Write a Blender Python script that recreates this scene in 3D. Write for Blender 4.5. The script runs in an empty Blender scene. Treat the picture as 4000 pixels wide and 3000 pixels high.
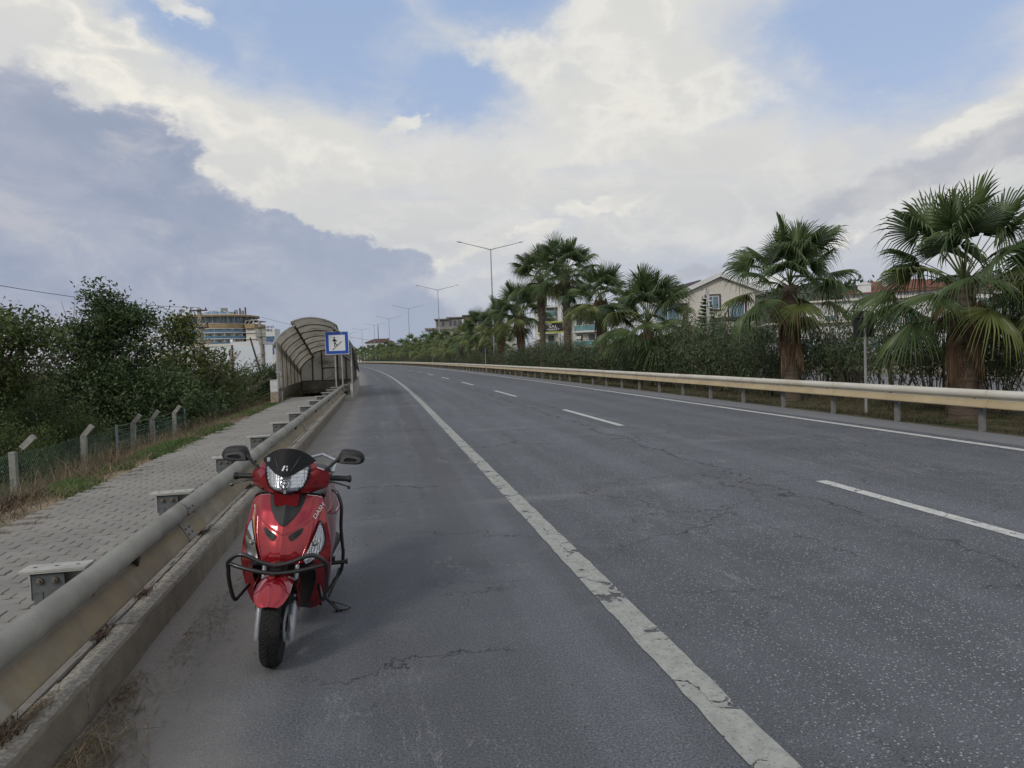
import bpy, bmesh, math, random
import numpy as np
from mathutils import Vector, Matrix
random.seed(7); rng = np.random.default_rng(11)
SC = bpy.context.scene; COL = SC.collection
PI = math.pi; R = math.radians

# ------------------------------------------------------------------ camera, sky, sun, exposure
PITCH = R(2.504); ROLL = R(2.0); CAMH = 1.6; HEAD = R(10.813)
def set_camera():
    cd = bpy.data.cameras.new('camera'); cam = bpy.data.objects.new('camera', cd); COL.objects.link(cam)
    cd.sensor_width = 36; cd.lens = 36*2700/4000; cd.clip_start = .05; cd.clip_end = 8000
    cp, sp, c, s = math.cos(PITCH), math.sin(PITCH), math.cos(ROLL), math.sin(ROLL)
    right, fwd, up = Vector((1,0,0)), Vector((0,cp,-sp)), Vector((0,sp,cp))
    X = c*right - s*up; Y = s*right + c*up; Z = -fwd
    cam.matrix_world = Matrix(((X.x,Y.x,Z.x,0),(X.y,Y.y,Z.y,0),(X.z,Y.z,Z.z,CAMH),(0,0,0,1)))
    SC.camera = cam
set_camera()
SC.view_settings.view_transform = 'Standard'; SC.view_settings.look = 'None'
SC.view_settings.exposure = 0.0; SC.view_settings.gamma = 1
SC.view_settings.use_curve_mapping = False
SC.cycles.max_bounces = 6; SC.cycles.transparent_max_bounces = 12
SC.cycles.diffuse_bounces = 3; SC.cycles.glossy_bounces = 3; SC.cycles.transmission_bounces = 4
SC.cycles.caustics_reflective = False; SC.cycles.caustics_refractive = False
SC.cycles.use_denoising = True

SUN_EL, SUN_AZ = 34.0, 215.0      # azimuth clockwise from +Y: behind the camera, to its left
sd = bpy.data.lights.new('sun', 'SUN'); so = bpy.data.objects.new('sun', sd); COL.objects.link(so)
sd.energy = 1.35; sd.angle = R(12); sd.color = (1, .93, .84)
sv = Vector((math.sin(R(SUN_AZ))*math.cos(R(SUN_EL)), math.cos(R(SUN_AZ))*math.cos(R(SUN_EL)), math.sin(R(SUN_EL))))
so.rotation_euler = sv.to_track_quat('Z', 'Y').to_euler()

class NT:
    """tiny node-graph helper"""
    def __init__(s, tree): s.t = tree; s.t.nodes.clear()
    def n(s, typ, **kw):
        nd = s.t.nodes.new(typ)
        for k, v in kw.items(): setattr(nd, k, v)
        return nd
    def l(s, a, b): s.t.links.new(a, b)
    def put(s, sock, v):
        if hasattr(v, 'is_output') or isinstance(v, bpy.types.NodeSocket): s.l(v, sock)
        else: sock.default_value = v
    def m(s, op, a, b=0.0, c=0.0, clamp=False):
        nd = s.n('ShaderNodeMath', operation=op); nd.use_clamp = clamp
        s.put(nd.inputs[0], a); s.put(nd.inputs[1], b); s.put(nd.inputs[2], c)
        return nd.outputs[0]
    def ramp(s, f, stops, interp='LINEAR'):
        nd = s.n('ShaderNodeValToRGB'); nd.color_ramp.interpolation = interp
        e = nd.color_ramp.elements
        while len(e) < len(stops): e.new(.5)
        for q, (p, c) in zip(e, stops):
            q.position = p; q.color = (*c, 1) if len(c) == 3 else c
        s.l(f, nd.inputs[0]); return nd.outputs[0]
    def sm(s, f, lo, hi):
        nd = s.n('ShaderNodeMapRange', interpolation_type='SMOOTHSTEP')
        s.put(nd.inputs[0], f); s.put(nd.inputs[1], lo); s.put(nd.inputs[2], hi)
        return nd.outputs[0]
    def mix(s, f, a, b, typ='MIX'):
        nd = s.n('ShaderNodeMix', data_type='RGBA', blend_type=typ)
        s.put(nd.inputs[0], f)
        for k, v in ((6, a), (7, b)):
            if isinstance(v, tuple): v = (*v, 1) if len(v) == 3 else v
            s.put(nd.inputs[k], v)
        return nd.outputs[2]
    def noise(s, vec, scale, detail=4, rough=.5, dist=0.0):
        nd = s.n('ShaderNodeTexNoise'); nd.inputs['Scale'].default_value = scale
        nd.inputs['Detail'].default_value = detail; nd.inputs['Roughness'].default_value = rough
        nd.inputs['Distortion'].default_value = dist
        if vec is not None: s.l(vec, nd.inputs['Vector'])
        return nd.outputs['Fac']

def make_world():
    w = bpy.data.worlds.new('World'); SC.world = w; w.use_nodes = True
    g = NT(w.node_tree)
    sky = g.n('ShaderNodeTexSky', sky_type='NISHITA'); sky.sun_disc = False
    sky.sun_elevation = R(SUN_EL); sky.sun_rotation = R(SUN_AZ); sky.air_density = 1.0; sky.dust_density = 1.5; sky.ozone_density = 1.5
    tc = g.n('ShaderNodeTexCoord').outputs['Generated']
    sep = g.n('ShaderNodeSeparateXYZ'); g.l(tc, sep.inputs[0])
    x, y, z = sep.outputs
    DEG = 180/PI
    az0 = g.m('MULTIPLY', g.m('ARCTAN2', x, y), DEG)
    el0 = g.m('MULTIPLY', g.m('ARCSINE', z), DEG)
    # billowing: the cloud outlines are bent by several octaves of noise
    mw = g.n('ShaderNodeMapping'); g.l(tc, mw.inputs[0]); mw.inputs['Scale'].default_value = (1, 1, 1.5)
    w1 = g.n('ShaderNodeTexNoise'); w1.inputs['Scale'].default_value = 5.5; w1.inputs['Detail'].default_value = 10; w1.inputs['Roughness'].default_value = .62; g.l(mw.outputs[0], w1.inputs['Vector'])
    ws = g.n('ShaderNodeSeparateColor'); g.l(w1.outputs['Color'], ws.inputs[0])
    az = g.m('ADD', az0, g.m('MULTIPLY', g.m('SUBTRACT', ws.outputs[0], .5), 15.0))
    el = g.m('ADD', el0, g.m('MULTIPLY', g.m('SUBTRACT', ws.outputs[1], .5), 8.5))
    # cloud domain: direction, stretched so that clouds lie flat towards the horizon
    mp = g.n('ShaderNodeMapping'); g.l(tc, mp.inputs[0]); mp.inputs['Scale'].default_value = (1, 1, 1.7)
    cv = mp.outputs[0]
    nbig = g.noise(cv, 3.2, 7, .58, .3)
    nfine = g.noise(cv, 9.0, 9, .62, .4)
    mp2 = g.n('ShaderNodeMapping'); g.l(tc, mp2.inputs[0]); mp2.inputs['Scale'].default_value = (1, 1, 3.6); mp2.inputs['Location'].default_value = (3, 1, 2)
    nstreak = g.noise(mp2.outputs[0], 4.5, 7, .55, .8)
    bil = g.m('ABSOLUTE', g.m('SUBTRACT', g.noise(cv, 7.5, 6, .55, .2), .5))   # billows
    def blob(a0, e0, ra, re, rot=0.0):
        da = g.m('SUBTRACT', az, a0); de = g.m('SUBTRACT', el, e0)
        c, s = math.cos(R(rot)), math.sin(R(rot))
        u = g.m('ADD', g.m('MULTIPLY', da, c/ra), g.m('MULTIPLY', de, s/ra))
        v = g.m('ADD', g.m('MULTIPLY', da, -s/re), g.m('MULTIPLY', de, c/re))
        return g.m('SUBTRACT', 1.0, g.m('SQRT', g.m('ADD', g.m('MULTIPLY', u, u), g.m('MULTIPLY', v, v))))
    def union(bl):
        o = bl[0]
        for b in bl[1:]: o = g.m('SMOOTH_MAX', o, b, .15)
        return o
    def cut(field, namp_big, namp_fine, lo, hi, ridge=0.0):
        f = g.m('ADD', field, g.m('MULTIPLY', g.m('SUBTRACT', nbig, .5), namp_big))
        f = g.m('ADD', f, g.m('MULTIPLY', g.m('SUBTRACT', nfine, .5), namp_fine))
        if ridge: f = g.m('SUBTRACT', f, g.m('MULTIPLY', bil, ridge))
        return g.sm(f, lo, hi)
    K = 10.0                      # colours below are radiances; the Background strength is 0.1
    def c(r, gg, b): return (r*K, gg*K, b*K)
    blue = g.mix(1.0, sky.outputs[0], (.88, .86, 1.0), 'MULTIPLY')
    blue = g.mix(.72, blue, g.ramp(g.m('DIVIDE', el0, 60.0), [(0, c(.46,.54,.69)), (.25, c(.45,.565,.78)), (.45, c(.385,.53,.79)), (1, c(.24,.39,.70))]))
    # high thin veil over most of the sky, open towards the blue patches
    gap = union([blob(-15, 24.5, 17, 6.3, -10), blob(-24, 23.5, 9, 3.4, -14), blob(1, 27, 14, 5.2, 3), blob(-4, 20.5, 7, 3.2, 0), blob(30, 22, 15, 7.5, 12), blob(60, 45, 30, 14), blob(-60, 45, 30, 10), blob(-5, 60, 30, 14), blob(120, 40, 30, 12), blob(-140, 50, 35, 14)])
    gapm = cut(gap, 1.5, .75, -.2, .75)
    veilcol = g.ramp(g.m('DIVIDE', g.m('ADD', el0, g.m('MULTIPLY', g.m('SUBTRACT', nstreak, .5), 10.0)), 40.0),
                     [(0, c(.49,.515,.585)), (.13, c(.54,.56,.61)), (.26, c(.62,.63,.635)), (.45, c(.71,.705,.68)), (.7, c(.67,.675,.67)), (1, c(.60,.62,.66))])
    veilcol = g.mix(g.sm(nfine, .42, .66), veilcol, g.mix(.5, veilcol, c(.80,.79,.75)))
    veilcol = g.mix(g.m('MULTIPLY', g.sm(nstreak, .5, .68), .5), veilcol, c(.56,.59,.655))
    veil = g.mix(g.m('MULTIPLY', gapm, .93), veilcol, blue)
    # bluish grey lower band in the middle right
    low = cut(union([blob(15, 4.5, 22, 5.0, -2), blob(-12, 3, 18, 6)]), .5, .2, .0, .7)
    veil = g.mix(g.m('MULTIPLY', low, .7), veil, c(.46, .51, .605))
    # bright cumulus rims
    cum = union([blob(-34, 22.3, 8, 2.2, -6), blob(-29, 20.0, 8, 1.7, -24), blob(-21, 18.0, 9, 2.3, -17), blob(-14, 15.6, 6, 1.7, -25), blob(-26, 25.2, 5, 1.2, -12),
                 blob(-7.6, 18.4, 2.0, 1.1, 30), blob(10, 24.5, 8, 5.5, 25), blob(3, 22, 5, 3), blob(13, 19, 12, 4, 0), blob(-4, 8.4, 5.2, 1.2, 16), blob(1.5, 9.6, 3, .8, 10),
                 blob(6.5, 11.6, 4.5, .9, 10), blob(19, 5.0, 6.5, .9, 2), blob(25, 7.6, 6, .9, 6), blob(32, 14.6, 8, 1.3, 12)])
    cumm = cut(cum, .6, 1.4, .0, .55, .9)
    cumcol = g.mix(g.sm(g.m('ADD', bil, g.m('MULTIPLY', nfine, .12)), .05, .17), c(.83,.81,.75), c(.70,.695,.67))
    sky1 = g.mix(g.m('MULTIPLY', cumm, .8), veil, cumcol)
    # bank of grey-blue cloud on the left
    bank = union([blob(-41, 10, 21, 12.5, -12), blob(-31, 14, 7.5, 5.5, -10), blob(-25, 9.6, 13, 4.0, -12), blob(-15.5, 8.8, 9, 2.3, -16), blob(-20, 6.2, 13, 3.6, -8), blob(-14, 3.0, 12, 3.6, -4), blob(-75, 12, 30, 20)])
    bankm = cut(bank, .35, .65, .0, .2, .5)
    bf = g.m('SUBTRACT', g.m('ADD', bank, g.m('ADD', g.m('MULTIPLY', g.m('SUBTRACT', nbig, .5), .35), g.m('MULTIPLY', g.m('SUBTRACT', nfine, .5), .65))), g.m('MULTIPLY', bil, .5))
    rim = g.m('MULTIPLY', g.m('MULTIPLY', g.sm(bf, -.42, -.06), g.sm(el0, 11.0, 15.0)), g.sm(g.m('MULTIPLY', az0, -1.0), 8.0, 18.0))
    sky1 = g.mix(g.m('MULTIPLY', rim, .8), sky1, g.mix(g.sm(g.m('ADD', bil, g.m('MULTIPLY', nfine, .2)), .08, .22), c(.90,.865,.78), c(.66,.665,.66)))
    bsh = g.sm(g.m('ADD', g.m('MULTIPLY', nbig, .7), g.m('MULTIPLY', nfine, .4)), .42, .72)
    bankcol = g.mix(bsh, c(.285, .34, .465), c(.42, .455, .55))
    bankcol = g.mix(g.m('MULTIPLY', g.sm(g.m('ADD', nfine, g.m('MULTIPLY', bil, .6)), .56, .76), .42), bankcol, c(.56, .555, .575))
    bankcol = g.mix(g.m('MULTIPLY', g.sm(az, -27.0, -10.0), .5), bankcol, c(.43, .485, .585))
    edge = g.sm(g.m('ADD', bank, g.m('MULTIPLY', g.m('SUBTRACT', nfine, .5), .5)), .0, .35)
    bankcol = g.mix(edge, c(.50, .51, .58), bankcol)
    sky2 = g.mix(g.m('MULTIPLY', bankm, .96), sky1, bankcol)
    # warm glow low on the left
    glow = g.m('MULTIPLY', g.sm(g.m('ADD', blob(-44, 1.5, 26, 6.0, -4), g.m('MULTIPLY', g.m('SUBTRACT', nstreak, .5), .5)), .0, .8), .85)
    sky2 = g.mix(glow, sky2, c(.53, .475, .50))
    # long grey cloud on the right
    rs = union([blob(31, 11.6, 10.5, 2.3, 14), blob(24, 9.2, 8, 1.0, 14), blob(38, 13, 8, 2.2, 10), blob(14.5, 6.2, 9, .6, 4)])
    rsm = cut(rs, .5, .7, .05, .5, .3)
    sky3 = g.mix(g.m('MULTIPLY', rsm, .8), sky2, g.mix(g.sm(nfine, .4, .65), c(.44, .46, .52), c(.55, .56, .59)))
    # below the horizon: a dull ground tone
    sky4 = g.mix(g.sm(el0, -3.0, -.5), c(.14, .14, .14), sky3)
    bg = g.n('ShaderNodeBackground'); bg.inputs[1].default_value = 0.1; g.l(sky4, bg.inputs[0])
    out = g.n('ShaderNodeOutputWorld'); g.l(bg.outputs[0], out.inputs[0])
    w.cycles.sampling_method = 'MANUAL'; w.cycles.sample_map_resolution = 512
make_world()

# ------------------------------------------------------------------ road frame: s along the road, t to its right
RR, S0 = 1580.0, 20.0
CH, SH = math.cos(HEAD), math.sin(HEAD)
def road(s, t, z=0.0):
    if s <= S0: x, y, a = 0.0, s, 0.0
    else:
        a = (s-S0)/RR; x = -RR*(1-math.cos(a)); y = S0+RR*math.sin(a)
    lx, ly = x+t*math.cos(a), y+t*math.sin(a)
    return Vector((-ly*SH+lx*CH, ly*CH+lx*SH, z))
def rhead(s): return HEAD + (0 if s <= S0 else (s-S0)/RR)
def frame(s, t, z=0.0):           # matrix: local x = right of road, local y = along the road
    return Matrix.Translation(road(s, t, z)) @ Matrix.Rotation(rhead(s), 4, 'Z')

# ------------------------------------------------------------------ mesh helper
class MB:
    def __init__(s): s.v = []; s.f = []; s.mi = []; s.uv = None; s.cm = 0
    def add(s, vs, fs, M=None):
        o = len(s.v)
        s.v += [tuple(M @ Vector(p)) for p in vs] if M is not None else [tuple(p) for p in vs]
        s.f += [tuple(i+o for i in f) for f in fs]; s.mi += [s.cm]*len(fs)
        return s
    def box(s, c, d, M=None, taper=1.0, rz=0.0, R3=None):
        hx, hy, hz = d[0]/2, d[1]/2, d[2]/2
        T = Matrix.Translation(c) @ (R3.to_4x4() if R3 is not None else Matrix.Rotation(rz, 4, 'Z'))
        if M is not None: T = M @ T
        k = taper
        vs = [(-hx,-hy,-hz),(hx,-hy,-hz),(hx,hy,-hz),(-hx,hy,-hz),(-hx*k,-hy*k,hz),(hx*k,-hy*k,hz),(hx*k,hy*k,hz),(-hx*k,hy*k,hz)]
        return s.add(vs, [(0,3,2,1),(4,5,6,7),(0,1,5,4),(1,2,6,5),(2,3,7,6),(3,0,4,7)], T)
    def tube(s, pts, r, n=8, M=None, caps=True, flat=1.0):
        pts = [Vector(p) for p in pts]; m = len(pts)
        rs = r if isinstance(r, (list, tuple)) else [r]*m
        vs = []; up = Vector((0,0,1)); prev = None
        for i, p in enumerate(pts):
            d = (pts[min(i+1, m-1)]-pts[max(i-1, 0)]).normalized()
            if prev is None:
                a = up if abs(d.z) < .95 else Vector((1,0,0))
                u = d.cross(a).normalized()
            else: u = (prev - d*prev.dot(d)).normalized()
            prev = u; w = d.cross(u)
            for k in range(n):
                q = 2*PI*k/n
                vs.append(p + u*math.cos(q)*rs[i] + w*math.sin(q)*rs[i]*flat)
        fs = [(i*n+k, i*n+(k+1) % n, (i+1)*n+(k+1) % n, (i+1)*n+k) for i in range(m-1) for k in range(n)]
        if caps: fs += [tuple(range(n-1, -1, -1)), tuple((m-1)*n+k for k in range(n))]
        return s.add(vs, fs, M)
    def grid(s, rows, M=None, close=False, flip=False):
        m, n = len(rows), len(rows[0]); vs = [p for r in rows for p in r]
        kk = n if close else n-1
        fs = [(i*n+k, i*n+(k+1) % n, (i+1)*n+(k+1) % n, (i+1)*n+k) for i in range(m-1) for k in range(kk)]
        if flip: fs = [f[::-1] for f in fs]
        return s.add(vs, fs, M)
    def prism(s, poly, h, M=None, both=True):    # polygon in local xy, extruded to z=h
        n = len(poly)
        vs = [(x, y, 0) for x, y in poly]+[(x, y, h) for x, y in poly]
        fs = [tuple(range(n, 2*n))]+[(i, (i+1) % n, n+(i+1) % n, n+i) for i in range(n)]
        if both: fs.append(tuple(range(n-1, -1, -1)))
        return s.add(vs, fs, M)
    def lathe(s, prof, n=16, M=None):     # (r,z)
        rows = [[(r*math.cos(2*PI*k/n), r*math.sin(2*PI*k/n), z) for k in range(n)] for r, z in prof]
        return s.grid(rows, M, close=True)
    def mesh(s, name, mats, smooth=None, uv=None):
        me = bpy.data.meshes.new(name); me.from_pydata(s.v, [], s.f)
        for m in (mats if isinstance(mats, (list, tuple)) else [mats]): me.materials.append(m)
        if any(s.mi): me.polygons.foreach_set('material_index', s.mi)
        if smooth is not None:
            me.shade_smooth()
            if smooth < 170: me.set_sharp_from_angle(angle=R(smooth))
        if uv is not None:
            L = me.uv_layers.new(name='UVMap')
            vi = np.zeros(len(me.loops), dtype=np.int32); me.loops.foreach_get('vertex_index', vi)
            L.data.foreach_set('uv', np.asarray(uv, dtype=np.float32)[vi].ravel())
        me.update(); return me
    def build(s, name, mats, parent=None, smooth=None, uv=None, M=None):
        return link(name, s.mesh(name, mats, smooth, uv), parent, M)
def link(name, me, parent=None, M=None):
    o = bpy.data.objects.new(name, me); COL.objects.link(o)
    if M is not None: o.matrix_local = M
    if parent is not None: o.parent = parent
    return o
def np_mesh(name, V, F, mats, smooth=False, uv=None):   # V (n,3), F (m,k) k = 3 or 4
    me = bpy.data.meshes.new(name); V = np.asarray(V, np.float32); F = np.asarray(F, np.int32); k = F.shape[1]
    me.vertices.add(len(V)); me.vertices.foreach_set('co', V.ravel())
    me.loops.add(F.size); me.loops.foreach_set('vertex_index', F.ravel())
    me.polygons.add(len(F)); me.polygons.foreach_set('loop_start', np.arange(0, F.size, k, dtype=np.int32))
    me.polygons.foreach_set('loop_total', np.full(len(F), k, dtype=np.int32))
    if smooth: me.polygons.foreach_set('use_smooth', np.ones(len(F), dtype=bool))
    for m in (mats if isinstance(mats, (list, tuple)) else [mats]): me.materials.append(m)
    if uv is not None:
        L = me.uv_layers.new(name='UVMap'); L.data.foreach_set('uv', np.asarray(uv, np.float32)[F.ravel()].ravel())
    me.update(calc_edges=True); return me
def tag(o, label=None, cat=None, group=None, kind=None):
    if label: o['label'] = label
    if cat: o['category'] = cat
    if group: o['group'] = group
    if kind: o['kind'] = kind
    return o
def thing(name, label, cat, M=None, group=None):
    o = bpy.data.objects.new(name, None); COL.objects.link(o); o.empty_display_size = .2
    if M is not None: o.matrix_local = M
    return tag(o, label, cat, group)
def structure(o, label=None): o['kind'] = 'structure'; return tag(o, label)
def copy_tree(o, M=None, label=None):
    def rec(a, par):
        c = a.copy(); COL.objects.link(c)
        if par is not None: c.parent = par
        for ch in kids.get(a.name, []): rec(ch, c)
        return c
    kids = {}
    def coll(a):
        kids[a.name] = list(a.children)
        for ch in a.children: coll(ch)
    coll(o); c = rec(o, None)
    if M is not None: c.matrix_local = M
    if label: c['label'] = label
    return c

# ------------------------------------------------------------------ materials
MATS = {}
def mat(name, col, rough=.7, metal=0.0, col2=None, nscale=3.0, bump=0.0, bscale=60.0, coat=0.0, spec=.5, detail=5, lo=.35, hi=.65, coords='Object', stretch=(1,1,1), rand=0.0, transl=0.0, dirt=None, dscale=1.2, emit=None):
    if name in MATS: return MATS[name]
    m = bpy.data.materials.new(name); m.use_nodes = True; g = NT(m.node_tree); MATS[name] = m
    out = g.n('ShaderNodeOutputMaterial'); b = g.n('ShaderNodeBsdfPrincipled')
    if coords == 'World': vec = g.n('ShaderNodeNewGeometry').outputs['Position']
    else: vec = g.n('ShaderNodeTexCoord').outputs[coords]
    mp = g.n('ShaderNodeMapping'); mp.inputs['Scale'].default_value = stretch; g.l(vec, mp.inputs[0]); vec = mp.outputs[0]
    col2 = col2 or tuple(min(1, c*.75) for c in col)
    f = g.sm(g.noise(vec, nscale, detail, .6), lo, hi)
    cc = g.mix(f, col, col2)
    if dirt:
        cc = g.mix(g.m('MULTIPLY', g.sm(g.noise(vec, dscale, 8, .7, .5), .5, .72), .75), cc, dirt)
    if rand:
        ri = g.n('ShaderNodeNewGeometry').outputs['Random Per Island'] if rand > 0 else g.n('ShaderNodeObjectInfo').outputs['Random']
        a = abs(rand)
        hsv = g.n('ShaderNodeHueSaturation'); g.l(cc, hsv.inputs['Color'])
        g.l(g.m('ADD', g.m('MULTIPLY', ri, 2*a), 1-a), hsv.inputs['Value'])
        g.l(g.m('ADD', g.m('MULTIPLY', ri, -.05*a), .5+.025*a), hsv.inputs['Hue'])
        cc = hsv.outputs[0]
    g.l(cc, b.inputs['Base Color']); b.inputs['Roughness'].default_value = rough; b.inputs['Metallic'].default_value = metal
    b.inputs['Coat Weight'].default_value = coat; b.inputs['Coat Roughness'].default_value = .04
    b.inputs['Specular IOR Level'].default_value = spec
    if bump:
        bp = g.n('ShaderNodeBump'); bp.inputs['Strength'].default_value = min(1, bump); bp.inputs['Distance'].default_value = .01
        g.l(g.noise(vec, bscale, 4, .6), bp.inputs['Height']); g.l(bp.outputs[0], b.inputs['Normal'])
    if emit: b.inputs['Emission Color'].default_value = (*emit, 1); b.inputs['Emission Strength'].default_value = 1
    if transl:
        tr = g.n('ShaderNodeBsdfTranslucent'); g.l(cc, tr.inputs[0]); ms = g.n('ShaderNodeMixShader'); ms.inputs[0].default_value = transl
        g.l(b.outputs[0], ms.inputs[1]); g.l(tr.outputs[0], ms.inputs[2]); g.l(ms.outputs[0], out.inputs[0])
    else: g.l(b.outputs[0], out.inputs[0])
    return m
def glass(name, col=(.8,.85,.9), a=.25, rough=.03):
    if name in MATS: return MATS[name]
    m = bpy.data.materials.new(name); m.use_nodes = True; g = NT(m.node_tree); MATS[name] = m
    out = g.n('ShaderNodeOutputMaterial'); tr = g.n('ShaderNodeBsdfTransparent'); tr.inputs[0].default_value = (*col, 1)
    gl = g.n('ShaderNodeBsdfGlossy'); gl.inputs['Roughness'].default_value = rough; ms = g.n('ShaderNodeMixShader')
    fr = g.n('ShaderNodeFresnel'); fr.inputs[0].default_value = 1.5
    g.l(g.m('ADD', g.m('MULTIPLY', fr.outputs[0], 1.0), a*.15, clamp=True), ms.inputs[0])
    g.l(tr.outputs[0], ms.inputs[1]); g.l(gl.outputs[0], ms.inputs[2]); g.l(ms.outputs[0], out.inputs[0]); return m
# ------------------------------------------------------------------ the ground, road and markings
def asphalt(name, base, t_dust=True, gravel=False):
    m = bpy.data.materials.new(name); m.use_nodes = True; g = NT(m.node_tree)
    out = g.n('ShaderNodeOutputMaterial'); b = g.n('ShaderNodeBsdfPrincipled'); g.l(b.outputs[0], out.inputs[0])
    uv = g.n('ShaderNodeTexCoord').outputs['UV']       # metres: x = across the road, y = along it
    sep = g.n('ShaderNodeSeparateXYZ'); g.l(uv, sep.inputs[0]); t, s = sep.outputs[0], sep.outputs[1]
    big = g.noise(uv, .35, 6, .6); mid = g.noise(uv, 2.3, 6, .62); grain = g.noise(uv, 95, 3, .7)
    col = g.mix(g.sm(big, .3, .7), tuple(c*.88 for c in base), tuple(c*1.12 for c in base))
    # long wear streaks along the wheel paths
    ms = g.n('ShaderNodeMapping'); ms.inputs['Scale'].default_value = (1.6, .05, 1); g.l(uv, ms.inputs[0])
    st = g.noise(ms.outputs[0], 1.0, 4, .55)
    col = g.mix(g.sm(st, .4, .66), col, g.mix(.3, col, (.21, .225, .245)))
    # old bluish-pale dust film with patches
    col = g.mix(g.m('MULTIPLY', g.sm(mid, .48, .75), .35), col, (.19, .20, .215))
    col = g.mix(1.0, col, g.ramp(grain, [(.0, (.12,)*3), (.38, (.52,)*3), (.55, (1.1,)*3), (1, (2.1,)*3)]), 'MULTIPLY')
    # exposed stones
    vo = g.n('ShaderNodeTexVoronoi'); vo.inputs['Scale'].default_value = 75; g.l(uv, vo.inputs['Vector'])
    hs = g.n('ShaderNodeSeparateColor'); g.l(vo.outputs['Color'], hs.inputs[0])
    stone = g.m('MULTIPLY', g.m('LESS_THAN', vo.outputs['Distance'], g.m('ADD', .16, g.m('MULTIPLY', hs.outputs[2], .24))), g.m('GREATER_THAN', hs.outputs[0], .5))
    lane = g.sm(t, 1.2, 2.2)                                # coarser in the running lanes than on the shoulder
    col = g.mix(g.m('MULTIPLY', stone, g.m('ADD', g.m('MULTIPLY', lane, .75), .22)), col, g.mix(hs.outputs[1], (.20,.215,.235), (.50,.51,.53)))
    vo2 = g.n('ShaderNodeTexVoronoi'); vo2.inputs['Scale'].default_value = 120; g.l(uv, vo2.inputs['Vector'])
    pit = g.m('MULTIPLY', g.m('LESS_THAN', vo2.outputs['Distance'], .3), g.sm(big, .35, .6))
    col = g.mix(g.m('MULTIPLY', pit, .5), col, (.045,.045,.05))
    # darker, oily wheel band on the shoulder
    wob = g.m('MULTIPLY', g.m('SUBTRACT', g.noise(uv, .5, 3, .5), .5), .35)
    tt = g.m('ADD', t, wob)
    def band(c0, w, sft):
        return g.m('SUBTRACT', 1.0, g.sm(g.m('ABSOLUTE', g.m('SUBTRACT', tt, c0)), w, w+sft))
    if not gravel:
        dk = g.m('MULTIPLY', band(.74, .16, .10), g.sm(s, 5.0, 11.0))
        col = g.mix(g.m('MULTIPLY', dk, .62), col, (.075,.075,.08))
        sh = g.m('MULTIPLY', band(-.25, .55, .6), g.sm(g.noise(uv, .25, 3, .5), .35, .6))
        col = g.mix(g.m('MULTIPLY', sh, .22), col, (.08,.08,.09))
        # crossing pale and dark scrapes
        mc = g.n('ShaderNodeMapping'); mc.inputs['Scale'].default_value = (.12, .9, 1); g.l(uv, mc.inputs[0])
        cr = g.noise(mc.outputs[0], 1.2, 5, .55, .4)
        col = g.mix(g.m('MULTIPLY', g.sm(cr, .6, .72), .35), col, (.25,.25,.26))
        col = g.mix(g.m('MULTIPLY', g.m('SUBTRACT', 1.0, g.sm(cr, .3, .4)), .3), col, (.085,.085,.09))
        # rubber darkening in the right lane, long tyre tracks
        for c0, w in ((6.0, .35), (7.6, .35), (2.3, .3), (3.9, .3)):
            col = g.mix(g.m('MULTIPLY', band(c0, w*.4, w), .16), col, (.09,.09,.10))
        # cracks: a long ragged one beside the lane seam, others netted in patches
        nz = g.n('ShaderNodeTexNoise'); nz.inputs['Scale'].default_value = 1.7; nz.inputs['Detail'].default_value = 8; nz.inputs['Roughness'].default_value = .65; g.l(uv, nz.inputs['Vector'])
        va = g.n('ShaderNodeVectorMath', operation='MULTIPLY_ADD'); g.l(nz.outputs['Color'], va.inputs[0]); va.inputs[1].default_value = (1.1, 1.1, 0); g.l(uv, va.inputs[2])
        c1 = g.n('ShaderNodeTexVoronoi', feature='DISTANCE_TO_EDGE'); c1.inputs['Scale'].default_value = .42; g.l(va.outputs[0], c1.inputs['Vector'])
        ck = g.m('MULTIPLY', g.m('SUBTRACT', 1.0, g.sm(c1.outputs['Distance'], .0008, .0028)), g.sm(g.noise(uv, .45, 3, .5), .44, .56))
        c3 = g.n('ShaderNodeTexVoronoi', feature='DISTANCE_TO_EDGE'); c3.inputs['Scale'].default_value = .9; g.l(va.outputs[0], c3.inputs['Vector'])
        ck3 = g.m('MULTIPLY', g.m('MULTIPLY', g.m('SUBTRACT', 1.0, g.sm(c3.outputs['Distance'], .001, .004)), g.sm(g.noise(uv, .6, 3, .5), .5, .6)), .6)
        ck = g.m('MAXIMUM', ck, ck3)
        # chalky scuffs
        msc = g.n('ShaderNodeMapping'); msc.inputs['Scale'].default_value = (1.1, .35, 1); msc.inputs['Rotation'].default_value = (0, 0, .5); g.l(uv, msc.inputs[0])
        scf = g.m('MULTIPLY', g.m('SUBTRACT', 1.0, g.sm(g.m('ABSOLUTE', g.m('SUBTRACT', g.noise(msc.outputs[0], 1.3, 6, .7, 1.2), .5)), .004, .014)), g.sm(g.noise(uv, .55, 4, .6), .52, .64))
        col = g.mix(g.m('MULTIPLY', g.m('MULTIPLY', scf, g.sm(grain, .35, .6)), .5), col, (.36,.36,.36))
        seam = g.m('ADD', 4.25, g.m('MULTIPLY', g.m('SUBTRACT', g.noise(uv, .9, 9, .68), .5), 1.5))
        sd_ = g.m('ABSOLUTE', g.m('SUBTRACT', t, seam))
        ck2 = g.m('MULTIPLY', g.m('SUBTRACT', 1.0, g.sm(sd_, .005, .018)), g.sm(g.noise(uv, .3, 2, .5), .28, .44))
        blot = g.m('MULTIPLY', g.m('SUBTRACT', 1.0, g.sm(sd_, .05, .22)), g.sm(g.noise(uv, 3.5, 5, .7), .52, .62))
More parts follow.
